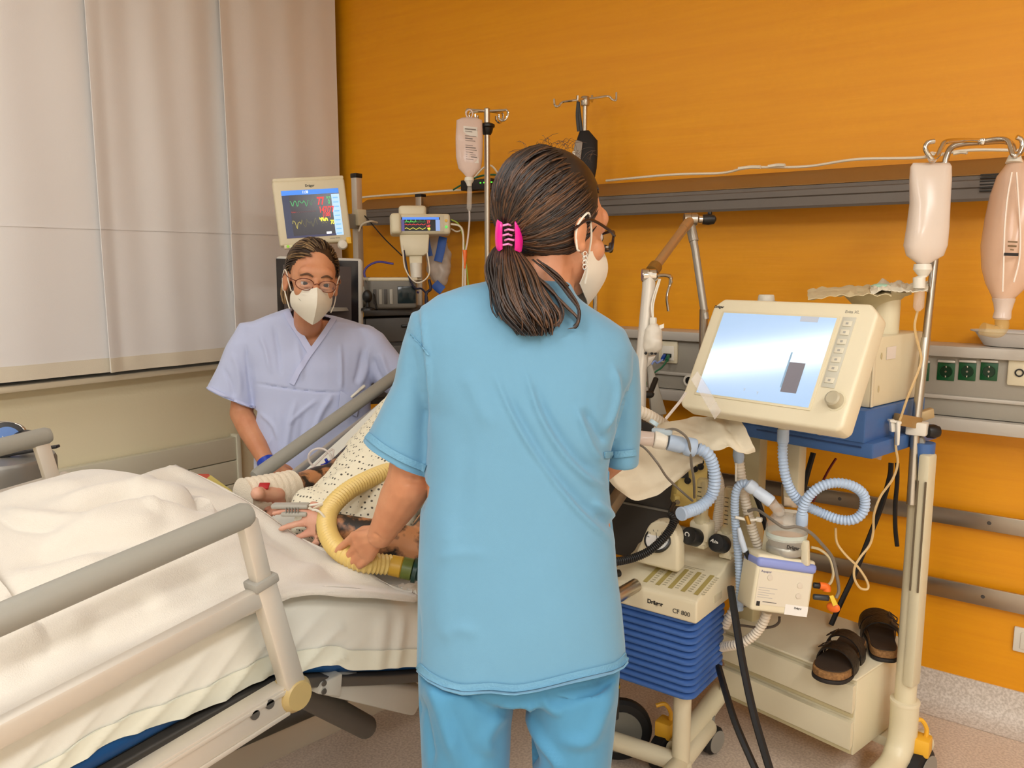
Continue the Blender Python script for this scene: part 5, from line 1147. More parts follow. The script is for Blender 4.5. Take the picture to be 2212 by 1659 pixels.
for d, L in ((-RT*1+FWH*.5, .07), (RT*.85-FWH*.1, .075), (RT*.8+FWH*.7, .075), (-RT*.9-FWH*.25, .075)):
    h = B(); hookbar(h, p0-UP*.006, d+UP*.02, L); h.build('hook', CHROME, ip)
for k in range(5):
    a = 2*pi*k/5+.3; e = base+V((.26*cos(a), .26*sin(a), .075)); B().flatbar(base+V((0, 0, .085)), e, .035, .025).build('leg', DARKG, ip); B().lathe([(.012, -.01), (.036, -.009), (.036, .009), (.012, .01)], (e.x, e.y, .037), (-sin(a), cos(a), 0), 18).build('caster', RUBBER, ip)
def dripbag(t, rows, spike, chamber, label, m, lab_rows=None, d=.018, hook=None):
    bgx = thing('infusion_bag', label, 'infusion bag', at(rows[2][0], rows[2][2], t))
    q = B().loft([ring((l, v), (r, v), t, d*k, 24, 2.6) for l, r, v, k in rows]); q.build('bag', m, bgx, 60)
    if hook: B().tube([at(hook[0]+hook[2]*cos(a), hook[1]+hook[2]*sin(a)*1.25, t) for a in [2*pi*i/16 for i in range(16)]], .0028*t/3, 6, closed=True).build('hanger', m, bgx)
    B().loft([ring((l, v), (r, v), t, (r-l)/2*t/FPX, 16, 2) for l, r, v in spike]).build('port', WHITEP, bgx)
    B().loft([ring((l, v), (r, v), t, (r-l)/2*t/FPX, 16, 2) for l, r, v in chamber]).build('drip_chamber', CLEAR, bgx)
    if lab_rows:
        l0, r0, v0, v1 = lab_rows; B().surf(lambda u, v: at(lerp(l0, r0, u)+lerp(0, 3, v), lerp(v0, v1, v)+3*u, t-d*1.0-.002+d*.5*abs(u-.5)**2), 6, 4, .0008).build('label', mat('label_paper', (226, 218, 206), .6), bgx)
    return bgx
bagm = mat('saline_bag', (240, 214, 200), .22, alpha=.78)
ib = dripbag(tp-.03, [(998, 1030, 254, .3), (986, 1042, 260, .8), (984, 1043, 300, 1.2), (985, 1042, 340, 1.3), (990, 1039, 364, 1.1), (1002, 1028, 376, .7), (1008, 1020, 384, .4)], [(1004, 1023, 383), (1003, 1024, 390), (1007, 1020, 396), (1009, 1019, 402)], [(1010, 1019, 402), (1009, 1020, 410), (1008, 1019, 450), (1012, 1016, 456)], 'drip bag with a printed white label, left of the blue tunic wearer\'s head', bagm, (1001, 1031, 272, 350), .02, (1014, 246, 7))
for k in range(14):
    v = 278+5*k; a, b_ = at(1004+.2*k, v, tp-.055), at((1028, 1020, 1026)[k % 3]+.2*k, v+2, tp-.055)
    if k not in (2, 6): B().flatbar(a, b_, .0006, .0016 if k % 4 else .0036, bev=0).build('print_line', mat('print_grey', (120, 110, 104), .7), ib)
zcable('drip_line', [at(u, v, tp-.03) for u, v in ((1014, 456), (1014, 480), (1010, 520), (1006, 545), (1005, 600), (1004, 660))], .0035, CLEARW, 'clear drip line running down from the labelled bag')
oc = thing('orange_connector', 'orange tapered connector on the drip line above the blue shoulder', 'connector', at(1004, 555, tp-.05)); B().loft([ring((l, v), (r, v), tp-.05, .008, 12, 2) for l, r, v in ((999, 1009, 540), (1000, 1009, 548), (1001, 1008, 560), (1002, 1007, 572))]).build('sleeve', ORANGEP, oc); B().tube([at(1004, 572, tp-.05), at(1004, 580, tp-.05)], .004, 8).build('tip', ORANGEP, oc)
# ---- second pole, with the grey and black pressure cuff hanging from it
tq = 3.12; p0 = at(1264, 218, tq); base = V((p0.x, p0.y, 0)); pb2 = at(1290, 640, tq-.0)
ip2 = thing('infusion_pole', 'thin steel pole with a hooked crossbar, behind the blue tunic wearer\'s glasses', 'pole', base)
B().bar(V((p0.x, p0.y, .62)), p0, .0085, 14).build('pole', STEEL, ip2); B().lathe([(.015, -.018), (.017, -.014), (.017, .012), (.014, .016)], p0, UP, 20).build('hub', STEEL, ip2)
def hb2_(pts): return B().tube(spline([at(u, v, tq+dt) for u, v, dt in pts], 6), .0046, 8)
hb2_([(1262, 214, 0), (1240, 217, 0), (1215, 221, 0), (1207, 229, 0), (1199, 228, 0), (1197, 214, 0)]).build('hook', CHROME, ip2); hb2_([(1266, 214, 0), (1290, 211, 0), (1314, 208, 0), (1323, 215, 0), (1331, 216, 0), (1332, 200, 0)]).build('hook', CHROME, ip2)
hb2_([(1264, 214, 0), (1254, 215, -.08), (1248, 219, -.11), (1248, 206, -.12)]).build('hook', CHROME, ip2); hb2_([(1264, 214, 0), (1274, 213, .08), (1279, 219, .11), (1279, 207, .12)]).build('hook', CHROME, ip2)
for z in (1.68, .66): B().flatbar((p0.x, p0.y, z), (p0.x, YW-.02, z), .028, .03).build('bracket', STEEL, ip2)
cf = thing('pressure_cuff', 'grey and black infusion pressure cuff hung by a strap from the second pole', 'cuff', at(1262, 330, tq-.09))
R_ = [ring((l, v), (r, v2), tq-.085, d, 20, 3) for l, r, v, v2, d in ((1252, 1272, 284, 282, .012), (1247, 1291, 298, 305, .028), (1240, 1291, 330, 335, .034), (1236, 1289, 360, 364, .034), (1250, 1283, 392, 395, .03), (1262, 1281, 410, 412, .02))]
B().loft(R_).build('cuff', mat('black_nylon', (20, 18, 18), .7), cf)
P = [at(1244, 302, tq-.12), at(1259, 306, tq-.125), at(1252, 366, tq-.128), at(1234, 350, tq-.12)]; B().hexa(P+[p+FWH*.02 for p in P], .004).build('grey_panel', mat('grey_nylon', (150, 140, 128), .6), cf)
P = [at(1237, 326, tq-.126), at(1243, 327, tq-.127), at(1241, 344, tq-.127), at(1235, 343, tq-.126)]; B().hexa(P+[p+FWH*.006 for p in P], .001).build('white_tag', WHITEP, cf)
B().tube(spline([at(1249, 220, tq-.11), at(1247, 250, tq-.1), at(1250, 284, tq-.09)], 5), .006, 8, flat=(1, .3), ref=RT).build('strap', BLACK, cf); B().tube(spline([at(1249, 220, tq-.11), at(1252, 250, tq-.1), at(1256, 284, tq-.09)], 5), .006, 8, flat=(1, .3), ref=RT).build('strap', BLACK, cf)
# ---- clamp with black knob on a short upright, purple pump behind the mask
tk = 3.0; a = at(1288, 534, tk); ck = thing('pole_clamp', 'small steel clamp with black knob right of the blue tunic wearer\'s mask', 'clamp', a)
B().box(a+RT*.0, (.03, .03, .04), bev=.003).build('block', STEEL, ck); B().bar(a, a+RT*.055, .006, 10).build('screw', STEEL, ck); B().box(at(1303, 537, tk), (.02, .02, .028), bev=.002).build('jaw', STEEL, ck)
k0 = at(1314, 535, tk); B().lathe([(.006, 0), (.017, .003), (.02, .009), (.017, .015), (.008, .018)], k0, RT, 20).build('knob', BLACK, ck)
B().bar(V((a.x, a.y, .8)), a+UP*.03, .0095, 14).build('upright', CHROME, ck); B().flatbar((a.x, a.y, .95), (a.x, YW-.01, .95), .03, .03).build('bracket', STEEL, ck)
pu = at(1272, 575, 2.95); sp_ = thing('syringe_pump', 'white and purple pump unit half hidden behind the blue tunic wearer\'s mask', 'pump', pu); Mp = FR(pu, RT, UP)
B().box((.012, 0, -.03), (.02, .10, .06), Mp, .004).build('case', WHITEP, sp_); B().box((-.012, -.015, -.025), (.03, .075, .05), Mp, .006).build('purple_front', mat('purple_plastic', (80, 30, 120), .4), sp_)
B().flatbar(pu+FWH*.04, (a.x, a.y, pu.z), .03, .03).build('bracket', STEEL, sp_)
# ---- tubular support arm with lever
TA = 2.42; A0, A1, A2, A3 = at(1402, 595, TA-.1), at(1492, 474, TA+.1), at(1524, 690, TA+.08), at(1384, 800, TA-.1)
ar = thing('support_arm', 'jointed tubular support arm with a chrome lever left of the big screen', 'arm', A1)
WT = mat('white_enamel_tube', (224, 218, 206), .3, .3)
B().tube([A3-V((0, 0, .12)), A3, A0+UP*-.035, A0+UP*.01], [.017, .017, .0185, .0185], 16).build('lower_tube', WT, ar)
B().bar(A0+(A1-A0).normalized()*.02, A0+(A1-A0).normalized()*.05, .019, 16).build('amber_sleeve', mat('bronze_sleeve', (150, 110, 50), .4, .4), ar); B().bar(A0+(A1-A0).normalized()*.045, A1-(A1-A0).normalized()*.03, .0135, 16).build('upper_tube', mat('bronze_tube', (186, 150, 104), .35, .5), ar)
B().bar(A1-(A1-A0).normalized()*.06, A1, .0155, 16).build('tube_end', mat('bronze_tube', (186, 150, 104), .35, .5), ar)
for p in (A0, A1):
    B().lathe([(.008, -.020), (.018, -.020), (.019, -.016), (.019, -.002), (.017, -.0015), (.019, 0), (.019, .018), (.012, .024)], p, RT, 20).build('joint', CHROME if p is A0 else STEEL, ar)
B().tube(spline([A0+RT*.02, A0+RT*.05, A0+RT*.062-UP*.012, at(1441, 640, TA-.1), at(1444, 672, TA-.1)], 6), [.009]*8+[.010]*6+[.007]*11, 10, flat=(1, .6), ref=FWH).build('lever', CHROME, ar)
B().bar(A1+RT*.02, A1+RT*.035, .012, 12).build('knob_neck', CHROME, ar); q = B().lathe([(.008, 0), (.015, .004), (.017, .02), (.014, .038), (.006, .044)], A1+RT*.033, RT, 16); q.box(A1+RT*.058+UP*.017, (.012, .012, .014), bev=.003); q.build('knob', BLACK, ar)
B().tube([A1-UP*.02, A1.lerp(A2, .3), A2], [.0125, .0115, .0115], 14).build('far_tube', mat('grey_tube', (168, 160, 146), .35, .4), ar); B().bar(A1-UP*.02, A1.lerp(A2, .22), .0148, 14).build('tube_sleeve', mat('grey_tube', (168, 160, 146), .35, .4), ar)
B().bar(A2.lerp(A1, .1), A2-UP*.28, .0135, 14).build('far_post', STEEL, ar)
# white pouch on a cord from the lever joint
pc = at(1408, 740, TA-.12); wp = thing('suction_pouch', 'small white clear pouch hanging on a cord from the support arm', 'pouch', pc)
cable([A0+RT*.028-UP*.01, at(1408, 655, TA-.12), at(1410, 690, TA-.12)], .0022).build('cord', WHITEP, wp); cable([A0+RT*.032-UP*.01, at(1412, 655, TA-.12), at(1411, 690, TA-.12)], .0022).build('cord', WHITEP, wp)
B().box(at(1411, 697, TA-.12), (.018, .014, .03), bev=.004).build('neck', WHITEP, wp)
q = B().loft([ring((l, v), (r, v), TA-.12, d, 18, 2.2) for l, r, v, d in ((1403, 1420, 700, .012), (1394, 1430, 712, .022), (1391, 1432, 735, .028), (1391, 1428, 752, .025), (1396, 1420, 762, .012))]); q = fuse(q, .005, 2)
for i, p in enumerate(q.v): q.v[i] = p+q.n[i]*.005*NZ.noise(p*45)
q.build('pouch', mat('white_film', (232, 224, 208), .4, alpha=.88), wp)
B().surf(lambda u, v: at(lerp(1424, 1434, u), lerp(703, 712, v)-4*u, TA-.13), 3, 3, .002).build('tab', WHITEP, wp)
for u in (1395, 1408, 1416): B().ell(at(u, 763, TA-.13), .0042, n=10, k=8).build('bead', BLACK, wp)
# slanting bed lever and grey strut below the arm
gl = thing('strut_frame', 'grey slanting strut with a black lever right of the blue tunic wearer\'s sleeve', 'strut', at(1410, 850, 2.5))
P = [at(1397, 790, 2.52), at(1409, 787, 2.52), at(1441, 895, 2.52), at(1408, 900, 2.52)]; B().hexa(P+[p+FWH*.03 for p in P], .004).build('strut', GT, gl); a = at(1388, 800, 2.45)
P = [at(1378, 775, 2.46), at(1418, 768, 2.46), at(1408, 785, 2.46), at(1380, 812, 2.46)]; B().hexa(P+[p+FWH*.02 for p in P], .004).build('plate', lg, gl)
B().bar(at(1404, 851, 2.44), at(1417, 818, 2.47), .008, 12).build('lever_rod', BLACK, gl); B().tube([at(1386, 852, 2.43), at(1390, 852, 2.43), at(1407, 852, 2.43), at(1412, 854, 2.43)], [.006, .011, .011, .006], 12).build('lever_grip', BLACK, gl)
B().bar(at(1424, 898, 2.53), at(1440, 1010, 2.53), .012, 10).build('strut_foot', GT, gl)
# ================================================================ the ventilator on its trolley
DV, NV = V((.977, -.215, 0)).normalized(), V((.215, .977, 0)).normalized()
O = V((-.506, 2.22, 0))
def tv(a, n, z): return O+DV*a+NV*n+UP*z                    # trolley frame: along the front, back, up
MT = MX((DV, NV, UP)).transposed().to_4x4(); MT.translation = O
vt = thing('ventilator', 'cream and blue ventilator with a large tilted screen on a trolley with drawers', 'ventilator', O)
# --- tilted display unit
TLv, TRv, BRv, BLv = V((-.885, 2.056, 1.363)), V((-.460, 1.962, 1.364)), V((-.463, 1.814, 1.095)), V((-.888, 1.907, 1.094))
xm = TRv-TLv; ym = TLv-BLv; Wv, Hv = xm.length, ym.length; MV = FR((TLv+TRv+BRv+BLv)/4, xm, ym); MVi = MV.inverted()
def on(u, v, M=MV, z=0):
    Mi = M.inverted(); a = Mi @ CAM; d = (Mi.to_3x3() @ ray(u, v)); k = (z-a.z)/d.z; p = a+d*k; return p.x, p.y
hw, hh = Wv/2, Hv/2; c = .012
out = [(-hw+c, -hh), (hw-c, -hh), (hw, -hh+c), (hw, hh-c*2), (hw-c*2, hh), (-hw+c*2, hh), (-hw, hh-c*2), (-hw, -hh+c)]
dp = B().prism(out, -.055, 0, MV, .008, 3).build('display', CREAM, vt)
x0, y1 = on(1557, 676); x1, y0 = on(1756, 883); xa, _ = on(1516, 843); xb, _ = on(1800, 688); x0 = (x0+xa)/2; x1 = (x1+xb)/2
B().box(((x0+x1)/2, (y0+y1)/2, .0006), (x1-x0+.012, y1-y0+.012, .004), MV, .0015).build('screen_rim', CREAM2, dp)
SM = bpy.data.materials.new('ventilator_screen'); SM.use_nodes = True; nb_ = SM.node_tree.nodes['Principled BSDF']
nb_.inputs['Base Color'].default_value = rgb((150, 178, 210)); nb_.inputs['Roughness'].default_value = .22; nb_.inputs['Emission Color'].default_value = rgb((150, 190, 235)); nb_.inputs['Emission Strength'].default_value = .55
nb_.inputs['Specular IOR Level'].default_value = .5; nb_.inputs['Coat Weight'].default_value = 1; nb_.inputs['Coat Roughness'].default_value = .10; nb_.inputs['Coat IOR'].default_value = 1.75
sc = B().box(((x0+x1)/2, (y0+y1)/2, .0018), (x1-x0, y1-y0, .003), MV).build('screen', SM, dp)
def sq(u, v, w, h, m, name='field', z=.0036):
    x, y = on(u, v); return B().box((x, y, z), (w, h, .0004), MV).build(name, m, sc)
sq(1714, 817, .040, .075, mat('grey_field', (120, 116, 126), .3), 'value_field'); sq(1750, 691, .045, .014, mat('pale_field', (190, 200, 216), .3), 'status_field'); sq(1700, 800, .004, .09, mat('field_edge', (140, 180, 214), .3), 'field_edge')
for u, v in ((1606, 846), (1634, 853)): text('screen_sign', '▲' if False else 'T', MV @ T((*on(u, v), .0037)), .01, mat('pale_field', (190, 200, 216), .3), sc)
# keys and dial
px0, py0 = on(1829, 690), on(1796, 838); kx = [on(1828, 700), on(1823, 719), on(1818, 739), on(1813, 758), on(1808, 778), on(1803, 797), on(1797, 823)]
mx = sum(p[0] for p in kx)/7; B().box((mx, (kx[0][1]+kx[-1][1])/2, .0008), (.032, abs(kx[0][1]-kx[-1][1])+.034, .0016), MV, .0006).build('keypad', mat('keypad_grey', (204, 200, 182), .5), dp)
for k, (x, y) in enumerate(kx):
    kk = B().box((mx, y, .0025), (.021, .0135, .003), MV, .0012).build('key', mat('key_cream', (224, 216, 192), .45), dp)
    B().box((mx, y, .0042), (.006, .005, .0004), MV).build('key_sign', mat('grey_ink2', (170, 166, 156), .6), kk)
xd, yd = on(1805, 866); ctr = MV @ V((xd, yd, 0)); nz = MV.to_3x3() @ V((0, 0, 1))
B().lathe([(.019, 0), (.0195, .002), (.0175, .006), (.017, .018), (.013, .021), (.005, .0205)], ctr, nz, 28).build('dial', mat('dial_grey', (186, 176, 148), .45), dp)
B().lathe([(.024, 0), (.024, .001)], ctr, nz, 28).build('dial_ring', CREAM2, dp)
text('maker_mark', 'Dräger', MV @ T((*on(1543, 665), .0004)), .010, INK, dp, bold=.0002); text('model_mark', 'Evita XL', MV @ T((*on(1825, 676), .0004)), .010, mat('grey_ink', (150, 144, 130), .6), dp)
B().prism([(-.10, -.09), (.10, -.09), (.10, .09), (-.10, .09)], -.085, -.05, MV, .006).build('display_back', CREAM2, dp)
# --- body behind the screen
zb, zt = 1.092, 1.271; fa = MT.inverted() @ V((-.507, 2.181, 0)); an = fa.x, fa.y
B().box((an[0]-.215, an[1]+.145, (zb+zt)/2), (.43, .29, zt-zb), MT, .006).build('body', CREAM2, vt)
B().box((an[0]+.0005, an[1]+.006, (zb+zt)/2), (.004, .012, zt-zb-.004), MT, .001).build('body_edge', CREAM, vt)
for n_, z in ((.045, zt-.05), (.04, zb+.045), (.27, zt-.045), (.27, zb+.03)): B().ell(MT @ V((an[0]+.0005, an[1]+n_, z)), (.0015, .006, .009)).build('screw_cover', mat('cream_dark', (206, 190, 146), .5), vt)
B().box((an[0]+.0015, an[1]+.095, zt-.045), (.001, .05, .032), MT).build('service_label', mat('label_white', (230, 220, 208), .6), vt)
B().box((an[0]-.06, an[1]+.03, zt+.001), (.03, .02, .003), MT).build('slot', BLACK, vt)
a = at(1655, 648, 2.18); B().lathe([(.022, -.03), (.022, 0), (.020, .012), (.018, .014)], a, UP, 24).build('alarm_lamp', mat('pale_cap', (206, 200, 184), .4), vt); B().lathe([(.027, -.032), (.027, -.003), (.022, -.002)], a, UP, 24).build('lamp_base', GREYP, vt)
B().bar(MT @ V((an[0]-.05, an[1]+.16, zt)), MT @ V((an[0]-.05, an[1]+.16, zt+.12)), .035, 20).build('filter_stem', CREAM2, vt)
B().loft([[MT @ V((an[0]-.085+w*cos(q), an[1]+.16+w*.8*sin(q), z-.016)) for q in [2*pi*i/28 for i in range(28)]] for w, z in ((.04, zt+.06), (.05, zt+.085), (.078, zt+.112), (.094, zt+.118), (.094, zt+.124), (.08, zt+.124))]).build('top_dish', mat('dish_grey', (190, 178, 140), .5), vt)
# --- blue base unit, two tiers
c1 = MT.inverted() @ V((-.5057, 2.1413, 1.0076))
B().box((c1.x-.21, c1.y+.17, (1.0076+1.091)/2), (.42, .34, 1.091-1.0076), MT, .005).build('blue_unit', BLUEF, vt)
c2 = MT.inverted() @ at(1887, 961, 2.05); z2a, z2b = at(1887, 959, 2.05).z, at(1885, 994, 2.05).z
B().box((c2.x-.24, c2.y+.19, (z2a+z2b)/2), (.48, .38, z2a-z2b), MT, .005).build('blue_tray', BLUEF, vt)
B().box((c2.x-.18, c2.y-.0005, lerp(z2a, z2b, .35)), (.30, .003, .004), MT).build('tray_groove', mat('deep_blue', (40, 66, 110), .5), vt)
B().lathe([(.012, 0), (.011, .003)], MT @ V((c1.x-.12, c1.y, 1.022)), -NV, 16).build('lock', STEEL, vt); B().box((c1.x-.19, c1.y-.001, 1.045), (.05, .002, .03), MT).build('type_plate', mat('olive_plate', (120, 122, 96), .5), vt)
for x in (-.30, -.36): B().lathe([(.024, 0), (.024, .02), (.016, .024), (.016, .04)], MT @ V((c1.x+x, c1.y, 1.04)), -NV, 18).build('gas_port', mat('grey_blue_port', (130, 142, 166), .4), vt)
# --- posts, base, casters
Q = tv(.067, .15, 0); zbt = at(1962, 1007, (Q-CAM).dot(CF)+.12).z; ztp = zbt+.125
B().tube([Q+UP*.16, Q+UP*zbt], .028, 20).build('post', CREAM2, vt); B().box((.067+.018, .15-.012, (zbt+.22)/2+.1), (.03, .05, zbt-.22), MT, .008).build('post_rail', mat('rail_cream', (216, 206, 174), .4), vt)
for dx in (.075, .095): B().box((dx, .15-.039, zbt-.12), (.004, .004, .30), MT).build('post_slot', mat('slot_brown', (110, 96, 74), .6), vt)
B().tube([Q+UP*zbt, Q+UP*ztp], .0285, 20).build('post_cap', BLUEF, vt)
L_ = atZ(1613, 1334, .35); L_.z = 0
B().box((0, 0, (z2b+.30)/2), (.070, .045, z2b-.30), T(L_) @ MT.to_3x3().to_4x4(), .008).build('post', mat('olive_cream', (210, 196, 152), .4), vt)  # left post in an even olive cream
M_ = at(1718, 1005, 2.32); M_.z = 0; B().box((0, 0, (z2b+.80)/2), (.045, .04, z2b-.80), T(M_) @ MT.to_3x3().to_4x4(), .006).build('post', CREAM2, vt)
R0 = Q+UP*.15; F_ = tv(.06, -.27, .075)
B().tube(spline([Q+UP*.26, Q+UP*.17, Q+UP*.11-NV*.03, Q-NV*.12+UP*.085, F_], 7), [.037]*8+[.036]*7+[.034]*14, 18).build('leg', CREAM2, vt)
B().lathe([(.033, 0), (.0385, .002), (.0385, .01), (.033, .012)], Q+UP*.255, UP, 24).build('leg_collar', CREAM, vt)
B().tube(spline([Q+UP*.13, Q+NV*.05+UP*.115, Q+NV*.085+RT*.03+UP*.11], 6), .03, 16).build('leg', CREAM2, vt)
P = atZ(1437, 1622, .10)+RT*.03; B().tube([tv(-.40, .14, .13), tv(-.44, .02, .125), P], .030, 16).build('leg', CREAM2, vt); B().flatbar(tv(-.40, .20, .105), Q+NV*.05+UP*.105, .06, .03, bev=.006).build('cross_bar', CREAM2, vt)
YC = mat('yellow_cap', (238, 180, 50), .45)
def caster(p, cap=True, name='caster', par=None, r=.06, ax=None, body=None):
    ax = ax or DV; c_ = B().lathe([(.02, -.022), (r*.8, -.024), (r, -.016), (r, .016), (r*.8, .024), (.02, .022)], (p.x, p.y, r), ax, 28).build(name, RUBBER, par)
    B().lathe([(r*.55, 0), (r*.80, .001), (r*.80, .003), (r*.55, .003)], V((p.x, p.y, r))+V(ax).normalized()*.024, ax, 28).build('rim', GREYP, c_)
    B().bar((p.x, p.y, r), (p.x, p.y, r*2+.03), .012, 10).build('stem', GREYP, c_)
    if cap:
        q = B().box((0, 0, 0), (.05, .05, .05), T((p.x, p.y, r*2+.012)), .006); q.build('brake_cap', YC, c_)
        B().tube(spline([V((p.x, p.y, r*2+.03))+RT*.012, V((p.x, p.y, r*2+.06))+RT*.012, V((p.x, p.y, r*2+.085))-RT*.005, V((p.x, p.y, r*2+.08))-RT*.03], 5), .006, 8).build('brake_lever', YC, c_)
    return c_
caster(atZ(1985, 1664, .065), True, par=vt, r=.065); caster(atZ(1437, 1622, .06), True, par=vt); caster(tv(.06, -.29, 0), False, par=vt); caster(tv(-.46, .36, 0), False, par=vt)
# --- drawer unit
z0, z1 = .125, .346
B().box((-.21, .17, (z0+z1)/2), (.42, .33, z1-z0), MT, .004).build('drawer_box', CREAM2, vt)
B().box((-.21, .165, z1+.003), (.426, .345, .008), MT, .003).build('drawer_top', CREAM, vt)
for k in range(2):
    zt_ = z1-.014-.106*k; zb2 = zt_-.098
    d = B(); pr = [(0, zb2+.030), (-.012, zb2+.018), (-.014, zb2+.026), (-.016, zt_), (0, zt_)]
    d.loft([[MT @ V((a, y+.002, z)) for y, z in pr] for a in (-.418, -.002)]); dd = d.build('drawer', CREAM, vt, 30)
    B().box((-.21, -.001, zb2+.014), (.412, .006, .022), MT, .002).build('grip_recess', mat('recess_beige', (196, 182, 140), .6), dd)
# --- humidifier with clear water chamber
hq = [at(u, v, t) for u, v, t in ((1633, 1197, 2.08), (1758, 1211, 2.10), (1752, 1337, 2.10), (1627, 1317, 2.08))]
xh = ((hq[1]-hq[0])+(hq[2]-hq[3]))/2; yh_ = ((hq[0]-hq[3])+(hq[1]-hq[2]))/2; MH = FR(sum(hq, V())/4, xh, yh_); wh_, hh_ = xh.length, yh_.length
hu = thing('humidifier', 'cream humidifier with blue band and clear water chamber on the trolley front', 'humidifier', MH.translation)
B().box((0, 0, -.045), (wh_, hh_, .09), MH, .008, 3).build('housing', CREAM, hu)
B().box((0, hh_*.36, -.040), (wh_+.004, hh_*.18, .095), MH, .010, 3).build('blue_band', mat('lilac_blue', (140, 152, 212), .4), hu)
B().box((0, -.01, .0006), (wh_*.90, hh_*.60, .001), MH).build('front_foil', mat('foil_cream', (222, 212, 190), .5), hu)
lb = quad(B(), MH, .012, -hh_*.49, wh_*.47, -hh_*.31, .0008, .001).build('white_label', mat('label_white2', (236, 232, 224), .5), hu)
text('maker_mark', 'Dräger', MH @ T((.036, -hh_*.375, .0014)), .007, INK, lb, bold=.0002); text('inscription', 'Aquapor', MH @ T((-wh_*.42, hh_*.19, .0012)), .008, mat('navy_ink', (40, 40, 110), .6), hu)
for x, y in ((-.04, .016), (.042, .006), (.042, -.02)): B().lathe([(.0075, 0), (.007, .0025), (.004, .003)], MH @ V((x, y, .001)), MH.to_3x3() @ V((0, 0, 1)), 18).build('button', mat('button_cream', (216, 204, 184), .45), hu)
for k in range(5): quad(B(), MH, -wh_*.42, -.012-.006*k, -wh_*.42+(.05, .03, .045, .03, .04)[k], -.0108-.006*k, .0012).build('text_line', mat('pale_ink', (176, 170, 166), .6), hu)
quad(B(), MH, -wh_*.42, -.058, -wh_*.36, -.046, .0012).build('plug_sign', INK, hu); quad(B(), MH, -wh_*.32, -.047, -wh_*.08, -.045, .0012).build('text_line', mat('grey_ink3', (110, 104, 100), .6), hu)
ch = MH @ V((-.002, hh_/2+.0, -.045)); ch = at(1697, 1192, (ch-CAM).dot(CF)); k = 2.1/1786
B().lathe([(.046, 0), (.049, .004), (.049, .018), (.046, .022)], ch, UP, 30).build('chamber_base', mat('chamber_metal', (176, 172, 160), .35, .5), hu)
CW = mat('chamber_plastic', (232, 224, 210), .06, alpha=.36)
B().lathe([(.044, 0), (.047, .01), (.051, .022), (.052, .045), (.050, .060), (.040, .074), (.020, .080), (.004, .081)], ch+UP*.02, UP, 32).build('water_chamber', CW, hu)
B().lathe([(.0505, 0), (.0525, .016)], ch+UP*.040, UP, 32, cap=False).build('water_label', mat('pale_mint', (206, 216, 206), .4), hu)
text('maker_mark', 'Dräger', MH @ T((-.014, hh_/2+.024, .012)), .012, INK, hu, bold=.0003)
for s in (-1, 1): B().flatbar(ch+DV*(s*.058)-UP*.02, ch+DV*(s*.052)+UP*.045, .02, .014, up=NV, bev=.004).build('bracket', CREAM, hu)
B().flatbar(MH @ V((0, 0, -.09)), MH @ V((-.04, 0, -.30)), .05, .05).build('mount', GREYP, hu)
el = [at(1704, 1120, 2.12), at(1678, 1118, 2.11)]
e0 = ch+UP*.085-RT*.024; e1 = at(1684, 1106, 2.10); e2 = at(1666, 1084, 2.09)
B().tube(spline([e0, e0+UP*.03, e1, e2], 6), .0135, 14).build('outlet_elbow', CW, hu)
e3 = ch+UP*.08+RT*.03; B().tube([e3-UP*.01, e3+UP*.02], .015, 14).build('inlet_port', CW, hu)
# heater plugs in orange sleeves at the humidifier's side
for (pts, m, lab, sl, tagq) in (([(1757, 1264, 2.10), (1772, 1266, 2.10)], BLACK, 'black plug with an orange sleeve, upper of two at the humidifier', [(1770, 1265), (1785, 1268), (1786, 1277)], 0), ([(1757, 1289, 2.10), (1790, 1292, 2.10)], mat('dark_plug', (50, 54, 58), .4), 'dark plug with orange sleeve and yellow tag, lower at the humidifier', [(1792, 1300), (1806, 1304), (1810, 1316), (1798, 1322), (1790, 1314)], 1)):
    tp = thing('sensor_plug', lab, 'plug', at(*pts[0])); B().bar(at(*pts[0]), at(*pts[1]), .0075, 12, bev=.002).build('plug', m, tp)
    if tagq: q = B().ell(at(1800, 1312, 2.10), (.017, .008, .013)); q.build('orange_sleeve', ORANGEP, tp); P = [at(u, v, 2.085) for u, v in ((1792, 1288), (1800, 1286), (1810, 1306), (1800, 1310))]; B().hexa(P+[p+FWH*.003 for p in P], .0005).build('yellow_tag', YELLOWP, tp)
    else: B().tube(spline([at(u, v, 2.10) for u, v in sl], 4), .010, 10).build('orange_sleeve', ORANGEP, tp)
# --- paper and compress pack lying on the top dish
pp = thing('paper_sheets', 'crumpled beige paper sheets lying on the dish above the ventilator', 'paper', MT @ V((an[0]-.07, an[1]+.16, zt+.131)))
tt_ = (MT @ V((an[0]-.07, an[1]+.16, zt+.14))-CAM).dot(CF)
B().surf(lambda u, v: at(lerp(1745, 1925, u), lerp(628, 622, u)+lerp(0, 20, v)-5*sin(3*u), tt_+lerp(.10, -.10, v))+UP*(.006*abs(NZ.noise(V((u*6, v*5, 1))))+.009*NZ.noise(V((u*9, v*8, 4)))), 30, 14, .002).build('sheet', mat('beige_paper', (206, 190, 150), .85), pp)
B().surf(lambda u, v: at(lerp(1880, 2004, u), lerp(624, 614, u)+lerp(-3, 16, v)-4*sin(6*u), tt_+lerp(.08, -.10, v))+UP*(.006+.012*NZ.noise(V((u*7, v*5, 9)))+.006*NZ.noise(V((u*18, v*12, 2)))), 30, 14, .002).build('sheet', mat('white_fleece', (228, 222, 200), .85), pp)
cp_ = at(1903, 618, tt_-.02); B().ell(cp_, (.024, .02, .007), Rz(20)).build('green_cap', mat('mint_plastic', (168, 206, 180), .5), pp)
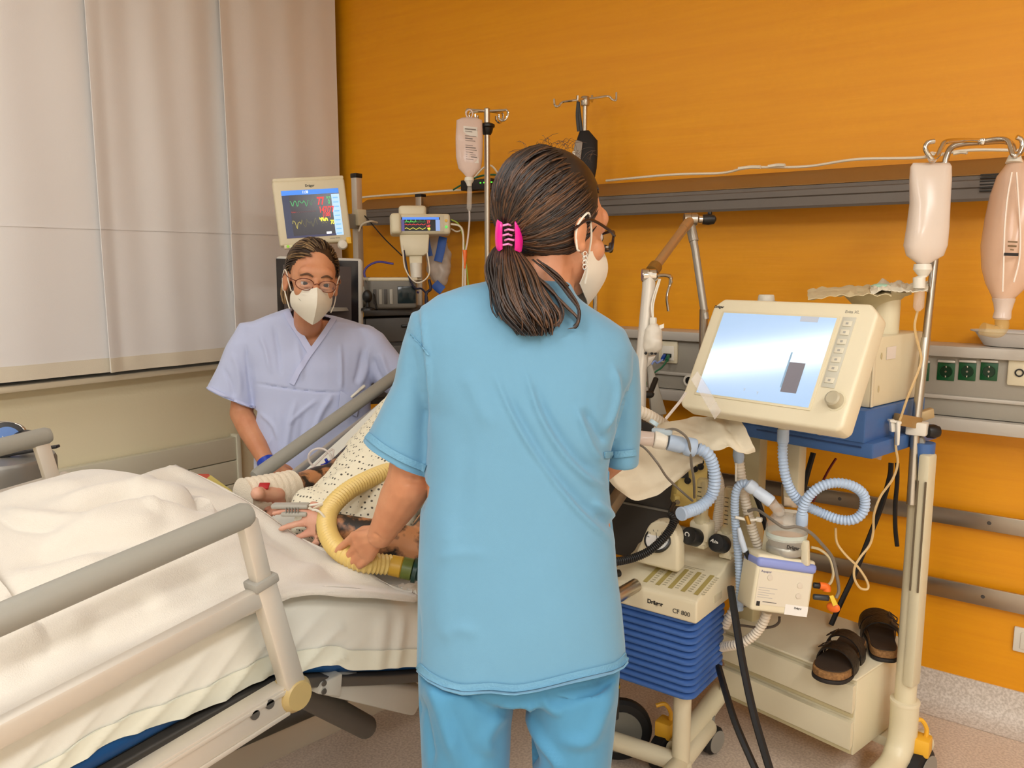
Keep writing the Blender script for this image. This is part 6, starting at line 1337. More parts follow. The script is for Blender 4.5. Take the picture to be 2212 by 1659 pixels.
# --- pair of black sandals on the drawer top
LEA = mat('black_leather', (20, 17, 15), .45, bump=(120, .3)); CORK = mat('cork', (160, 116, 66), .8, var=(120, (120, 84, 46), .3)); SOLE = mat('dark_sole', (34, 28, 24), .7); INS = mat('brown_insole', (58, 44, 32), .7)
def sandal(o, fwd, label, straps, roll=0):
    s = thing('sandal', label, 'sandal', o, 'black sandals on the drawer top'); M = FR(o, V(fwd).cross(UP)*-1, fwd) if False else MX.Identity(4)
    f = V(fwd).normalized(); r = f.cross(UP).normalized(); M = MX((r, f, UP)).transposed().to_4x4() @ MX.Scale(1.12, 4); M.translation = V(o); M = M @ Ry(roll)
    ol = [(0, -.125), (.026, -.118), (.034, -.09), (.033, -.04), (.036, .0), (.044, .045), (.047, .08), (.040, .112), (.018, .128), (-.010, .126), (-.033, .108), (-.043, .07), (-.040, .03), (-.033, -.02), (-.033, -.07), (-.032, -.10), (-.022, -.119)]
    P = [(p.x, p.y) for p in spline([V((x, y, 0)) for x, y in ol], 3, True)]
    B().prism(P, 0, .010, M, .003).build('sole', SOLE, s); B().prism([(x*.98, y*.985) for x, y in P], .010, .028, M, .004).build('footbed', CORK, s); B().prism([(x*.90, y*.93) for x, y in P], .0285, .031, M).build('insole', INS, s)
    for y0, w, h in straps:
        def g(u, v): a = pi*u; k = 1+.04*sin(pi*v); return M @ V((-cos(a)*.047*k, y0+w*(v-.5)-.02*(u-.5), .014+h*sin(a)**.8))
        st = B().surf(g, 22, 6, .003).build('strap', LEA, s)
        bq = g(.72, .5); n_ = (bq-(M @ V((0, y0, .02)))).normalized(); t_ = (g(.8, .5)-g(.62, .5)).normalized(); MB = FR(bq+n_*.003, t_, n_.cross(t_))
        for x, y, a, b_ in ((0, .013, .030, .004), (0, -.013, .030, .004), (.014, 0, .004, .028), (-.014, 0, .004, .028)): B().box((x, y, 0), (a, b_, .003), MB, .001).build('buckle', mat('dark_buckle', (60, 52, 46), .25, .6), st)
    return s
zs_ = z1+.0075
toe, heel = atZ(1782, 1484, zs_), atZ(1856, 1384, zs_); f = (toe-heel).normalized(); sandal((toe+heel)/2-V((0, 0, .0))+f*.008, f, 'front black sandal with two buckled straps, toe over the drawer edge', [(.045, .050, .052), (-.018, .046, .060)])
toe2, heel2 = atZ(1858, 1362, zs_), atZ(1925, 1400, zs_); c = atZ(1893, 1390, zs_); f2 = (NV*.85-DV*.5).normalized(); sandal(c+NV*.02, f2, 'rear black sandal behind the front one, against the trolley post', [(.045, .050, .050), (-.018, .046, .056)])
# ---------------------------------------------------------------- pole with two hooks on the right, clamped to the trolley
pt0, pt1 = at(1977, 930, 2.17), at(2041, 352, 2.16)
rp = thing('infusion_pole', 'steel pole with large twin hooks clamped to the right trolley post', 'pole', pt0)
B().tube([at(1968, 1090, 2.17), at(1976, 960, 2.17), pt0, at(2000, 730, 2.175)], .0118, 16).build('pole', STEEL, rp); B().tube([at(1999, 745, 2.175), pt1], .0102, 16).build('inner_pole', STEEL, rp)
def hk(pts, r=.0062): return B().tube(spline([at(u, v, 2.16+dt) for u, v, dt in pts], 6), r, 10)
hk([(2041, 362, 0), (2044, 340, 0), (2056, 318, 0), (2084, 310, 0), (2124, 307, 0), (2170, 305, .02), (2185, 312, .04), (2190, 325, .05)], .0078).build('crossbar', STEEL, rp)
hk([(2124, 304, 0), (2080, 303, -.04), (2044, 306, -.06), (2034, 318, -.07), (2025, 336, -.08), (2014, 343, -.09), (2003, 330, -.09), (1999, 318, -.09), (2005, 308, -.09), (2018, 305, -.09)]).build('hook', CHROME, rp)
hk([(2124, 304, 0), (2160, 300, -.03), (2178, 305, -.05), (2184, 322, -.06), (2190, 336, -.07), (2200, 333, -.07), (2208, 318, -.07), (2207, 302, -.07), (2196, 296, -.07)]).build('hook', CHROME, rp)
B().box(at(2122, 306, 2.15), (.014, .016, .018), bev=.004).build('clip', CHROME, rp)
cm = B().box(at(1981, 925, 2.16), (.05, .035, .035), MT.to_3x3().to_4x4() if False else None, .004); cm.build('clamp', WHITEP, rp); B().flatbar(at(1935, 905, 2.13), at(1985, 914, 2.16), .02, .03).build('clamp_arm', mat('bronze_arm', (170, 136, 84), .4, .4), rp)
B().lathe([(.006, 0), (.017, .004), (.019, .02), (.014, .034), (.006, .038)], at(2000, 932, 2.16), RT, 18).build('knob', BLACK, rp); P = [at(u, v, 2.19) for u, v in ((1990, 890), (2018, 882), (2020, 902), (1992, 912))]; B().hexa(P+[p+FWH*.02 for p in P], .003).build('clamp_plate', mat('bronze_plate', (186, 160, 116), .5, .3), rp)
B().flatbar(at(1980, 945, 2.18), Q+UP*(ztp-.03), .03, .03).build('clamp_block', GREYP, rp)
rb_ = dripbag(2.10, [(1972, 2052, 352, .25), (1967, 2055, 360, .7), (1966, 2054, 390, 1.1), (1968, 2049, 440, 1.5), (1962, 2046, 490, 1.7), (1955, 2043, 530, 1.6), (1960, 2036, 552, 1.2), (1978, 2012, 566, .7), (1984, 2004, 572, .5)], [(1976, 2010, 570), (1974, 2012, 582), (1984, 2004, 596), (1973, 1998, 600), (1973, 1998, 622), (1978, 1994, 624)], [(1975, 1996, 624), (1975, 1997, 636), (1973, 1995, 664), (1978, 1988, 672)], 'large milky infusion bag on the left hook of the right pole', mat('milky_bag', (240, 224, 208), .22, alpha=.82), None, .022, (2014, 340, 9))
zcable('drip_line', [at(u, v, 2.12) for u, v in ((1982, 672), (1976, 700), (1978, 722), (1985, 750), (1990, 775), (1984, 800), (1972, 830), (1960, 860), (1948, 895), (1936, 930), (1935, 965), (1939, 1000), (1928, 1035), (1902, 1072), (1888, 1110), (1886, 1150), (1878, 1178), (1858, 1204), (1846, 1226), (1846, 1250), (1858, 1270), (1874, 1272), (1873, 1256), (1854, 1226), (1826, 1198), (1808, 1172), (1805, 1140))], .0032, mat('amber_tube', (228, 196, 140), .25, alpha=.8), 'clear line from the large milky bag curling down below the blue unit')
rc = thing('roller_clamp', 'white flow clamp on the drip line beside the trolley post', 'clamp', at(1940, 930, 2.1)); P = [at(u, v, 2.10) for u, v in ((1924, 908), (1934, 906), (1935, 934), (1926, 934))]; B().hexa(P+[p+FWH*.015 for p in P], .003).build('body', WHITEP, rc); P = [at(u, v, 2.09) for u, v in ((1938, 910), (1947, 912), (1944, 962), (1938, 964))]; B().hexa(P+[p+FWH*.015 for p in P], .003).build('lever', WHITEP, rc); P = [at(u, v, 2.095) for u, v in ((1923, 907), (1948, 911), (1948, 916), (1923, 912))]; B().hexa(P+[p+FWH*.017 for p in P], .001).build('bridge', WHITEP, rc)
tv_ = thing('stopcock', 'clear connector with black and brass tap beside the blue unit', 'connector', at(1905, 940, 2.16)); B().bar(at(1908, 954, 2.16), at(1896, 992, 2.16), .0085, 12).build('tube_end', CLEAR, tv_); B().bar(at(1906, 950, 2.16), at(1903, 962, 2.16), .0125, 12).build('collar', CLEAR, tv_); B().bar(at(1896, 915, 2.16), at(1904, 944, 2.16), .009, 12).build('black_body', BLACK, tv_); B().bar(at(1906, 930, 2.15), at(1920, 918, 2.15), .008, 12).build('brass_tap', mat('brass', (180, 140, 70), .3, .7), tv_); B().box(at(1924, 945, 2.2), (.02, .02, .05), bev=.004).build('black_holder', BLACK, tv_)
# right bag: clear breathing bag with an elbow below
r2 = thing('breathing_bag', 'pale clear breathing bag hanging at the right edge of the photo', 'bag', at(2165, 450, 2.13))
q = B().loft([ring((l, v), (r, v), 2.12, d, 24, 2.2) for l, r, v, d in ((2184, 2203, 338, .008), (2178, 2212, 352, .02), (2160, 2226, 380, .045), (2148, 2234, 420, .06), (2138, 2244, 470, .07), (2128, 2246, 530, .07), (2128, 2236, 580, .06), (2134, 2220, 612, .045), (2144, 2196, 636, .03), (2148, 2184, 648, .022))])
q.build('bag', mat('bag_film', (240, 204, 176), .2, alpha=.72), r2, 60)
for k, pts in enumerate(([(2186, 372), (2176, 430), (2170, 500), (2168, 570), (2166, 630)], [(2196, 372), (2200, 430), (2204, 500), (2202, 560), (2190, 610)])): B().tube(spline([at(u, v, 2.05) for u, v in pts], 5), .0022, 6).build('seam', mat('bag_seam', (244, 226, 208), .3), r2)
B().tube([at(2192, 336, 2.11), at(2190, 352, 2.11)], [.014, .02], 10).build('loop', WHITEP, r2)
B().loft([ring((l, v), (r, v), 2.12, (r-l)/2*2.12/FPX, 18, 2) for l, r, v in ((2150, 2186, 640), (2145, 2191, 646), (2148, 2188, 655), (2150, 2183, 672), (2146, 2182, 686), (2150, 2180, 690))]).build('neck', mat('neck_plastic', (232, 212, 196), .2, alpha=.8), r2)
B().tube(spline([at(2164, 690, 2.12), at(2164, 706, 2.12), at(2156, 716, 2.12), at(2138, 714, 2.12), at(2122, 710, 2.12)], 5), .0165, 14).build('elbow', mat('amber_clear', (216, 190, 130), .06, alpha=.4), r2)
[B().flatbar(at(u0, v0, 2.045), at(u1, v0+1, 2.045), .0006, w, bev=0).build('print_line', INK if w > .005 else mat('print_brown', (120, 96, 64), .6), r2) for u0, u1, v0, w in ((2169, 2200, 549, .0075), (2182, 2190, 539, .003), (2177, 2196, 531, .0045), (2177, 2198, 522, .004))]
ks = atY(2180, 752, 2.83); kt = thing('kidney_tray', 'grey pulp tray standing on the socket trunking at the right edge', 'tray', (ks.x, 2.83, ks.z))
B().loft([[V((ks.x+.03+w*cos(a), 2.85+.05*h*sin(a), z)) for a in [2*pi*i/32 for i in range(32)]] for w, h, z in ((.095, .8, zt2+.002), (.10, .85, zt2+.004), (.125, 1.05, zt2+.042), (.138, 1.15, zt2+.045), (.138, 1.15, zt2+.049), (.122, 1.0, zt2+.046), (.098, .8, zt2+.008))]).build('tray', mat('pulp_grey', (206, 200, 192), .7), kt)
# ================================================================ the flow unit with blue bellows beside the bed
C0 = V((-.81, 1.857, .553)); cw, cd = .27, .27
cu = thing('flow_unit', 'cream flow unit with gauge and knobs over a blue ribbed bellows on a stand', 'breathing unit', (C0.x-.07, C0.y+.10, 0))
XR, YFc, ZB = C0.x, C0.y, C0.z
# wedge shaped cabinet: low front, rising to the back, with a hump for the gauge
prof = [(0, 0), (0, .055), (.006, .062), (.17, .092), (.19, .105), (cd, .112), (cd, -.004)]
bm_ = B(); bm_.prism([(y, z) for y, z in prof], 0, cw, FR((XR-cw, YFc, ZB), (0, 1, 0), (0, 0, 1)), .006, 3); bm_.build('cabinet', CREAM, cu)
def ctop(y): 
    for (a, za), (b2, zb2) in zip(prof[1:], prof[2:]):
        if a <= y <= b2: return lerp(za, zb2, (y-a)/(b2-a))
    return .112
gd = (ctop(.16)-ctop(.02))/.14
# gauge hump
gc = at(1421, 1166, 2.19); ng = (CAM-gc); ng = (V((.05, -.72, .62))).normalized(); MG = FR(gc, V((1, 0, 0))-ng*ng.x, UP)
hp_ = [(-.075, -.080), (.062, -.080), (.058, .0)]+[(.048*cos(a)+.008, .046*sin(a)+.006) for a in [radians(10+20*i) for i in range(9)]]+[(-.046, -.005)]
B().prism(hp_, -.05, -.003, MG, .010, 3).build('gauge_hump', CREAM, cu)
g = B().lathe([(.036, -.004), (.036, .006), (.0325, .008), (.0315, .003)], gc, ng, 36).build('gauge', BLACK, cu)
B().lathe([(.0318, .002), (.0318, .0035)], gc, ng, 36).build('dial_face', mat('dial_white', (228, 226, 220), .4), g)
for k in range(11):
    a = radians(225-27*k); B().box((0, 0, 0), (.0012, .006 if k % 2 == 0 else .004, .0004), MG @ T((.0265*cos(a), .0265*sin(a), .0038)) @ Rz(degrees(a)-90)).build('dial_mark', INK, g)
B().box((0, .008, 0), (.0012, .026, .0006), MG @ T((0, 0, .0042)) @ Rz(12)).build('pointer', INK, g)
B().lathe([(.003, 0), (.003, .003)], MG @ V((0, 0, .0035)), ng, 12).build('hub', INK, g)
# flow meters: block, tube, black knob
CT = mat('flow_tube', (226, 216, 176), .08, alpha=.40)
for i, (u0, v0, u1, v1, ku, kv, s) in enumerate(((1516, 1128, 1507, 1030, 1487, 1157, 'O₂'), (1574, 1150, 1569, 1048, 1546, 1172, 'AIR'))):
    tf = 2.235; b0, b1 = at(u0, v0, tf), at(u1, v1, tf+.0); top_z = b0+UP*(b1.z-b0.z)
    fm = B().box((b0.x, b0.y+.004, b0.z-.022), (.058, .05, .056), bev=.010); fm.bar((b0.x, b0.y, b0.z-.065), (b0.x, b0.y, b0.z-.03), .021, 18); fo = fm.build('flow_block', CREAM, cu)
    B().lathe([(.022, 0), (.022, .012), (.0165, .02), (.0165, top_z.z-b0.z-.006), (.012, top_z.z-b0.z)], b0, UP, 20).build('flow_tube', CT, fo)
    B().lathe([(.0065, 0.012), (.0065, top_z.z-b0.z-.012)], b0, UP, 12).build('inner_tube', mat('inner_tube', (196, 176, 128), .2, alpha=.6), fo)
    for k in range(7): B().box((b0.x-.002, b0.y-.0172, b0.z+.028+.012*k), (.008 if k % 2 else .012, .0006, .002)).build('scale_mark', INK, fo)
    B().ell((b0.x, b0.y, b0.z+.055), .0045, n=10, k=8).build('float', BLACK, fo)
    kc = at(ku, kv, tf-.055); nk_ = (V((-.12, -.88, .34))).normalized(); kb = b0-UP*.024
    kn = B().lathe([(.019, -.045), (.024, -.040), (.024, -.004), (.0215, 0), (.001, .0002)], kc, nk_, 28).build('knob', BLACK, fo)
    B().bar(kc-nk_*.044, kb, .012, 12).build('spindle', STEEL, fo)
    MK_ = FR(kc+nk_*.0006, V((1, 0, 0))-nk_*nk_.x, UP) @ Rz(-25); text('knob_sign', s, MK_ @ T((-.012 if i == 0 else -.015, -.006, 0)), .019 if i == 0 else .0155, mat('white_ink', (232, 230, 222), .5), kn, bold=.0003)
    B().box((b0.x, b0.y-.002, b0.z-.063), (.036, .036, .012), bev=.004).build('cream_cap', CREAM2, fo)
# table of values printed on the slope
mp0 = V((XR-.045, YFc+.022, ZB)); 
def slope(x, y): return V((XR-cw+x, YFc+y, ZB+ctop(y)+.0012))
MS = FR(slope(.14, .08), (1, 0, 0), slope(.14, .12)-slope(.14, .04))
for k in range(5):
    x = .045+.036*k-.075; B().box((x, -.002, .0002), (.012, .105, .0005), MS).build('value_bar', mat('olive_gold', (176, 158, 92), .6), cu)
    for j in range(9): B().box((x+.016, -.045+.011*j, .0002), (.010, .0035, .0004), MS).build('value_mark', mat('faint_ink', (186, 176, 146), .6), cu)
for w, y in ((.17, .066), (.12, .059)): B().box((.0, y, .0002), (w, .0016, .0004), MS).build('caption_line', mat('faint_ink', (186, 176, 146), .6), cu)
MFc = FR((XR-cw, YFc-.0008, ZB), (1, 0, 0), UP)
text('maker_mark', 'Dräger', MFc @ T((.132, .024, 0)), .0155, INK, cu, bold=.0005); text('model_mark', 'CF 800', MFc @ T((.204, .016, 0)), .0165, mat('soft_ink', (70, 66, 58), .6), cu, bold=.0001)
a = at(1352, 1278, 2.13); B().bar(a+V((.0, .06, .0)), a+V((-.035, -.065, -.025)), .018, 18, bev=.003).build('outlet_tube', STEEL, cu)
B().lathe([(.010, 0), (.010, .03), (.006, .034)], at(1337, 1238, 2.16), (-.3, -1, .1), 14).build('black_port', BLACK, cu)
B().box((XR+.001, YFc+.13, ZB+.03), (.002, .05, .02)).build('side_label', mat('pale_label', (206, 196, 166), .6), cu)
# bellows: stack of ribs with rounded corners
bz1 = ZB+.002; bz0 = at(1490, 1539, 2.09).z; bw = .245; bd = .225; cx, cy = XR-.012-bw/2, YFc+.012+bd/2; N = 12; R_ = []
def rr_(w, d, r, z, n=6):
    o = []
    for sx, sy, a0 in ((1, -1, -90), (1, 1, 0), (-1, 1, 90), (-1, -1, 180)):
        for k in range(n): a = radians(a0+90*k/(n-1)); o.append(V((cx+sx*(w/2-r)+r*cos(a), cy+sy*(d/2-r)+r*sin(a), z)))
    return o
H_ = bz1-bz0
for k in range(N):
    z = bz0+H_*k/N; p = H_/N
    for f, e in ((.0, -.012), (.12, -.004), (.30, 0), (.62, 0), (.82, -.004), (.95, -.012)): R_.append(rr_(bw+2*e, bd+2*e, .03, z+p*f))
B().loft(R_).build('bellows', mat('bellows_blue', (62, 104, 174), .55), cu, 50)
# stand
sb = atZ(1470, 1648, .09); sb = V((sb.x, sb.y, 0))
B().bar((sb.x, sb.y, .05), (sb.x, sb.y, bz0+.01), .0245, 20).build('stand_tube', CREAM, cu); B().lathe([(.032, 0), (.030, .02), (.025, .024)], (sb.x, sb.y, .075), UP, 22).build('stand_collar', CREAM, cu)
lf = atZ(1290, 1588, .09); rf = atZ(1533, 1566, .09); B().bar((sb.x, sb.y, .09), lf, .026, 18, bev=.01).build('foot_tube', CREAM, cu); B().bar((sb.x, sb.y, .09), rf, .026, 18, bev=.012).build('foot_tube', CREAM, cu)
fr_ = V((sb.x, sb.y, .09))+(V((sb.x, sb.y, .09))-rf)*.8; B().bar((sb.x, sb.y, .09), fr_, .026, 18, bev=.012).build('foot_tube', CREAM, cu)
for p in (lf, rf, fr_): caster(p+V((.0, .0, 0))+(p-sb-UP*.09).normalized()*.01, False, par=cu, r=.042)
# black ribbed pressure hose curling over the gauge
hz_ = [at(u, v, t) for u, v, t in ((1320, 1214, 2.08), (1345, 1211, 2.09), (1375, 1203, 2.10), (1405, 1188, 2.105), (1432, 1164, 2.11), (1450, 1140, 2.12), (1456, 1122, 2.13), (1448, 1110, 2.14), (1450, 1100, 2.16), (1456, 1088, 2.2))]
tag(hose(hz_[:8], .0105, .0055, .22, 10).build('pressure_hose', BLACK), 'black ribbed hose crossing the round pressure gauge', 'hose')
tag(B().tube(spline(hz_[6:], 6), .006, 8).build('thin_black_tube', BLACK), 'thin black tube rising from the ribbed hose to the yellow unit', 'tube')
# ---- pale yellow unit beside the headboard
P = [at(u, v, 2.42) for u, v in ((1470, 1006), (1530, 992), (1528, 1098), (1456, 1094))]
yu = thing('yellow_unit', 'pale yellow device with round holes behind the pale blue hose', 'device', P[2]); PY2 = mat('pale_yellow_unit', (226, 200, 116), .45)
B().hexa(P+[p+FWH*.07 for p in P], .006).build('case', PY2, yu)
for u, v in ((1500, 1013), (1513, 1008), (1513, 998), (1485, 1038)): c = at(u, v, 2.415); B().lathe([(.008, 0), (.010, .002), (.010, .004), (.006, .004), (.006, .001)], c, -FWH, 16).build('socket', BLACK, yu)
P = [at(u, v, 2.413) for u, v in ((1468, 1029), (1487, 1016), (1488, 1032), (1470, 1033))]; B().hexa(P+[p+FWH*.004 for p in P]).build('window', BLACK, yu)
P = [at(u, v, 2.40) for u, v in ((1458, 1072), (1470, 1072), (1470, 1088), (1458, 1088))]; B().hexa(P+[p+FWH*.03 for p in P], .003).build('bracket', PY2, yu); B().lathe([(.007, 0), (.007, .006)], at(1463, 1084, 2.395), -FWH, 14).build('screw_knob', STEEL, yu)
B().flatbar(at(1495, 1050, 2.47), V((-1.12, 2.36, .80)), .04, .05).build('mount', GREYP, yu)
# ---- big paper drape over the hoses
def coons(A, Bt, t_of, nu=30, nv=20):
    a = resample(spline([V((u, v, t)) for u, v, t in A], 6), 1); b2 = resample(spline([V((u, v, t)) for u, v, t in Bt], 6), 1)
    def f(u, v):
        p = a[min(len(a)-1, int(u*(len(a)-1)))]; q = b2[min(len(b2)-1, int(u*(len(b2)-1)))]; m = p.lerp(q, v); return at(m.x, m.y, m.z)+t_of(u, v)
    return f
dr_ = thing('paper_drape', 'large creased paper bag draped over the hoses below the big screen', 'paper', at(1450, 1000, 2.2)); PAP = mat('drape_paper', (226, 214, 188), .85, bump=(40, .15))
f = coons([(1408, 930, 2.22), (1440, 912, 2.24), (1500, 904, 2.20), (1536, 896, 2.14), (1562, 904, 2.12), (1592, 893, 2.06)], [(1470, 968, 2.10), (1506, 966, 2.08), (1540, 974, 2.05), (1575, 968, 2.03), (1604, 980, 2.02), (1631, 975, 2.02)], lambda u, v: UP*(.008*NZ.noise(V((u*7, v*5, 3))))+FWH*(.014*NZ.noise(V((u*5+2, v*4, 6)))-.02*sin(pi*v)))
B().surf(f, 34, 18, .002).build('upper_flap', PAP, dr_, 60)
f = coons([(1318, 996, 2.05), (1352, 972, 2.10), (1400, 950, 2.17), (1450, 956, 2.16), (1500, 974, 2.13), (1516, 992, 2.12)], [(1306, 1020, 2.05), (1334, 1056, 2.06), (1370, 1081, 2.08), (1410, 1073, 2.10), (1456, 1042, 2.12), (1512, 997, 2.13)], lambda u, v: FWH*(-.03*sin(pi*v)*(1-.5*u)+.010*NZ.noise(V((u*5, v*4, 2))))+UP*.006*NZ.noise(V((u*6, v*5, 8))))
B().surf(f, 34, 22, .002).build('lower_flap', PAP, dr_, 60)
# ---- breathing circuit
tb = 2.04
yp = thing('breathing_connector', 'clear and white connector with grey sensor lead right of the blue tunic wearer\'s sleeve', 'connector', at(1420, 945, tb))
B().bar(at(1360, 944, tb+.01), at(1413, 949, tb), .0185, 16, bev=.003).build('clear_piece', mat('pinkish_clear', (234, 214, 200), .1, alpha=.65), yp); B().lathe([(.0195, 0), (.0215, .002), (.0215, .028), (.018, .032)], at(1412, 949, tb), at(1445, 955, tb)-at(1412, 949, tb), 20).build('white_cuff', WHITEP, yp)
B().lathe([(.012, 0), (.012, .01)], at(1410, 917, tb+.02), at(1414, 909, tb)-at(1404, 924, tb), 12).build('pale_cap', mat('pale_cap_blue', (196, 218, 226), .3), yp); B().box(at(1430, 932, tb), (.05, .02, .014), bev=.004).build('sensor_block', mat('ice_blue', (204, 222, 232), .3, alpha=.8), yp)
bh = thing('breathing_hose', 'pale blue corrugated hose bending down from the connector over the yellow unit', 'hose', at(1500, 965, tb))
d = at(1508, 969, tb)-at(1445, 955, tb); B().lathe([(.0205, 0), (.0205, .034), (.018, .037), (.018, .040), (.0225, .044), (.0235, .050), (.0235, .066), (.0205, .070)], at(1443, 955, tb), d, 22).build('cuff', HOSEB, bh)
hose([at(u, v, t) for u, v, t in ((1506, 968, tb), (1528, 980, tb), (1540, 1005, tb+.01), (1544, 1040, tb+.02), (1536, 1072, tb+.03), (1514, 1094, tb+.02), (1490, 1104, tb), (1472, 1110, tb-.02))], .0145, .0090, .20, 14, 4).build('hose', HOSEB, bh)
B().lathe([(.0165, 0), (.0175, .002), (.0175, .008), (.0165, .010)], at(1476, 1109, tb-.018), at(1468, 1111, tb-.026)-at(1476, 1109, tb-.018), 20).build('end_ring', HOSEB, bh)
gc_ = mat('grey_cable', (118, 110, 98), .5)
zcable('sensor_lead', [at(u, v, t) for u, v, t in ((1436, 930, tb-.01), (1456, 927, tb-.015), (1474, 936, tb-.028), (1486, 950, tb-.028), (1491, 972, tb-.02), (1494, 1005, tb+.01), (1499, 1040, tb+.05), (1500, 1075, tb+.12))], .0034, gc_, 'grey lead rising over the blue cuff and dropping beside the hose')
zcable('sensor_lead', [at(u, v, t) for u, v, t in ((1376, 958, tb), (1395, 970, tb-.03), (1420, 1000, tb-.05), (1440, 1030, tb-.03), (1465, 1055, tb), (1496, 1082, tb+.05))], .0030, gc_, 'grey lead slanting across the hanging paper')
hwd = thing('breathing_hose', 'cream corrugated hose end showing beside the blue sleeve above the paper', 'hose', at(1400, 900, 2.24)); hose([at(u, v, t) for u, v, t in ((1350, 880, 2.2), (1384, 890, 2.22), (1410, 903, 2.24), (1436, 920, 2.27))], .016, .011, .28, 14).build('hose', HOSEW, hwd)
# second hose: white, from the blue cuff under the paper down behind the humidifier
wt = thing('breathing_hose', 'white corrugated hose falling from the blue cuff to behind the humidifier', 'hose', at(1600, 1000, 2.16)); B().loft([ring((l, v), (r, v), 2.16, (r-l)/2*2.16/FPX, 18, 2) for l, r, v in ((1585, 1602, 968), (1584, 1605, 972), (1583, 1608, 985), (1586, 1606, 998), (1588, 1604, 1001))]).build('cuff', HOSEB, wt)
hose([at(u, v, t) for u, v, t in ((1597, 998, 2.16), (1601, 1030, 2.165), (1607, 1065, 2.17), (1614, 1100, 2.18), (1624, 1140, 2.19), (1636, 1175, 2.20), (1648, 1205, 2.22))], .0125, .0085, .20, 12, 4).build('hose', HOSEW, wt)
B().tube([at(u, v, 2.15) for u, v in ((1590, 1000), (1590, 1040))], .003, 6).build('inner_line', WHITEP, wt)
h3 = thing('breathing_hose', 'pale hose standing up between the two flow meter tubes', 'hose', at(1552, 1080, 2.30)); hose([at(u, v, t) for u, v, t in ((1541, 1010, 2.30), (1552, 1040, 2.30), (1556, 1080, 2.30), (1551, 1120, 2.30), (1548, 1165, 2.30))], .0145, .005, .1, 12).build('hose', HOSEW, h3)
# third: thin blue hose that rises, bends over and feeds the clear elbow of the chamber
h4 = thing('breathing_hose', 'blue hose arching over behind the right flow tube into the clear elbow', 'hose', at(1600, 1050, 2.13)); hose([at(u, v, t) for u, v, t in ((1597, 1318, 2.20), (1598, 1260, 2.19), (1594, 1190, 2.18), (1588, 1120, 2.16), (1588, 1075, 2.14), (1594, 1052, 2.13), (1606, 1044, 2.12), (1618, 1047, 2.11))], .0105, .0080, .20, 12, 4).build('hose', HOSEB, h4)
q0, q1 = at(1614, 1045, 2.11), at(1667, 1085, 2.09); dd = (q1-q0); L = dd.length; B().lathe([(.013, 0), (.0165, .003), (.0175, .012), (.0165, .022), (.0135, .026), (.015, .030), (.016, L*.95), (.0145, L)], q0, dd, 20).build('cuff', mat('ice_hose', (204, 216, 230), .4), h4)
# fourth: wide blue loop from the display down to the chamber
h5 = thing('breathing_hose', 'wide pale blue hose looping from below the screen to the water chamber', 'hose', at(1690, 930, 2.06)); B().bar(at(1692, 905, 2.06), at(1692, 932, 2.06), .0125, 16).build('port', CREAM, h5); B().lathe([(.0145, 0), (.0145, .03), (.0125, .034)], at(1692, 928, 2.06), at(1691, 960, 2.06)-at(1692, 928, 2.06), 18).build('cuff', HOSEB, h5)
hose([at(u, v, t) for u, v, t in ((1691, 955, 2.06), (1691, 990, 2.06), (1697, 1030, 2.065), (1712, 1065, 2.075), (1737, 1090, 2.085), (1775, 1108, 2.085), (1812, 1122, 2.06), (1845, 1122, 2.04), (1866, 1102, 2.03), (1866, 1070, 2.02), (1842, 1050, 2.01), (1808, 1043, 2.01), (1775, 1050, 2.02), (1749, 1070, 2.035), (1736, 1092, 2.05), (1732, 1112, 2.06))], .0118, .0082, .20, 14, 4).build('hose', HOSEB, h5)
B().lathe([(.0125, 0), (.0145, .004), (.0145, .028), (.0135, .032)], at(1733, 1108, 2.06), at(1731, 1150, 2.075)-at(1733, 1108, 2.06), 18).build('cuff', HOSEB, h5)
# return hose under the humidifier
h6 = thing('breathing_hose', 'white corrugated hose leaving under the humidifier towards the bellows', 'hose', at(1600, 1385, 2.2)); hose([at(u, v, t) for u, v, t in ((1657, 1322, 2.16), (1648, 1345, 2.17), (1628, 1372, 2.19), (1600, 1390, 2.21), (1575, 1395, 2.24), (1555, 1398, 2.28))], .0125, .0090, .20, 12, 4).build('hose', HOSEW, h6)
h7 = thing('breathing_hose', 'short white corrugated hose squeezed beside the blue bellows', 'hose', at(1572, 1330, 2.26)); hose([at(u, v, t) for u, v, t in ((1600, 1300, 2.25), (1585, 1318, 2.25), (1573, 1338, 2.26), (1566, 1352, 2.27))], .0125, .0090, .20, 12, 4).build('hose', HOSEW, h7)
# small tap and hanging test lead beside the white hose
tw = thing('luer_tap', 'small ivory tap tied across the white hose', 'tap', at(1610, 1118, 2.14)); B().bar(at(1588, 1117, 2.14), at(1618, 1124, 2.14), .0042, 10).build('body', WHITEP, tw); B().bar(at(1612, 1114, 2.135), at(1618, 1132, 2.135), .006, 10).build('brass_ring', mat('brass', (180, 140, 70), .3, .7), tw); B().box(at(1640, 1122, 2.14), (.016, .012, .012), bev=.003).build('end_cap', WHITEP, tw); B().bar(at(1618, 1124, 2.14), at(1638, 1122, 2.14), .0035, 8).build('stem', WHITEP, tw)
tl_ = thing('hanging_probe', 'pale probe with a black tip hanging left of the humidifier', 'probe', at(1605, 1170, 2.14)); B().tube([at(1596, 1140, 2.14), at(1601, 1165, 2.14), at(1610, 1192, 2.14)], [.005, .0085, .0075], 12).build('body', mat('ice_hose', (204, 216, 230), .4), tl_); B().tube([at(1610, 1190, 2.14), at(1616, 1204, 2.14), at(1619, 1212, 2.14)], [.008, .006, .003], 12).build('tip', BLACK, tl_)
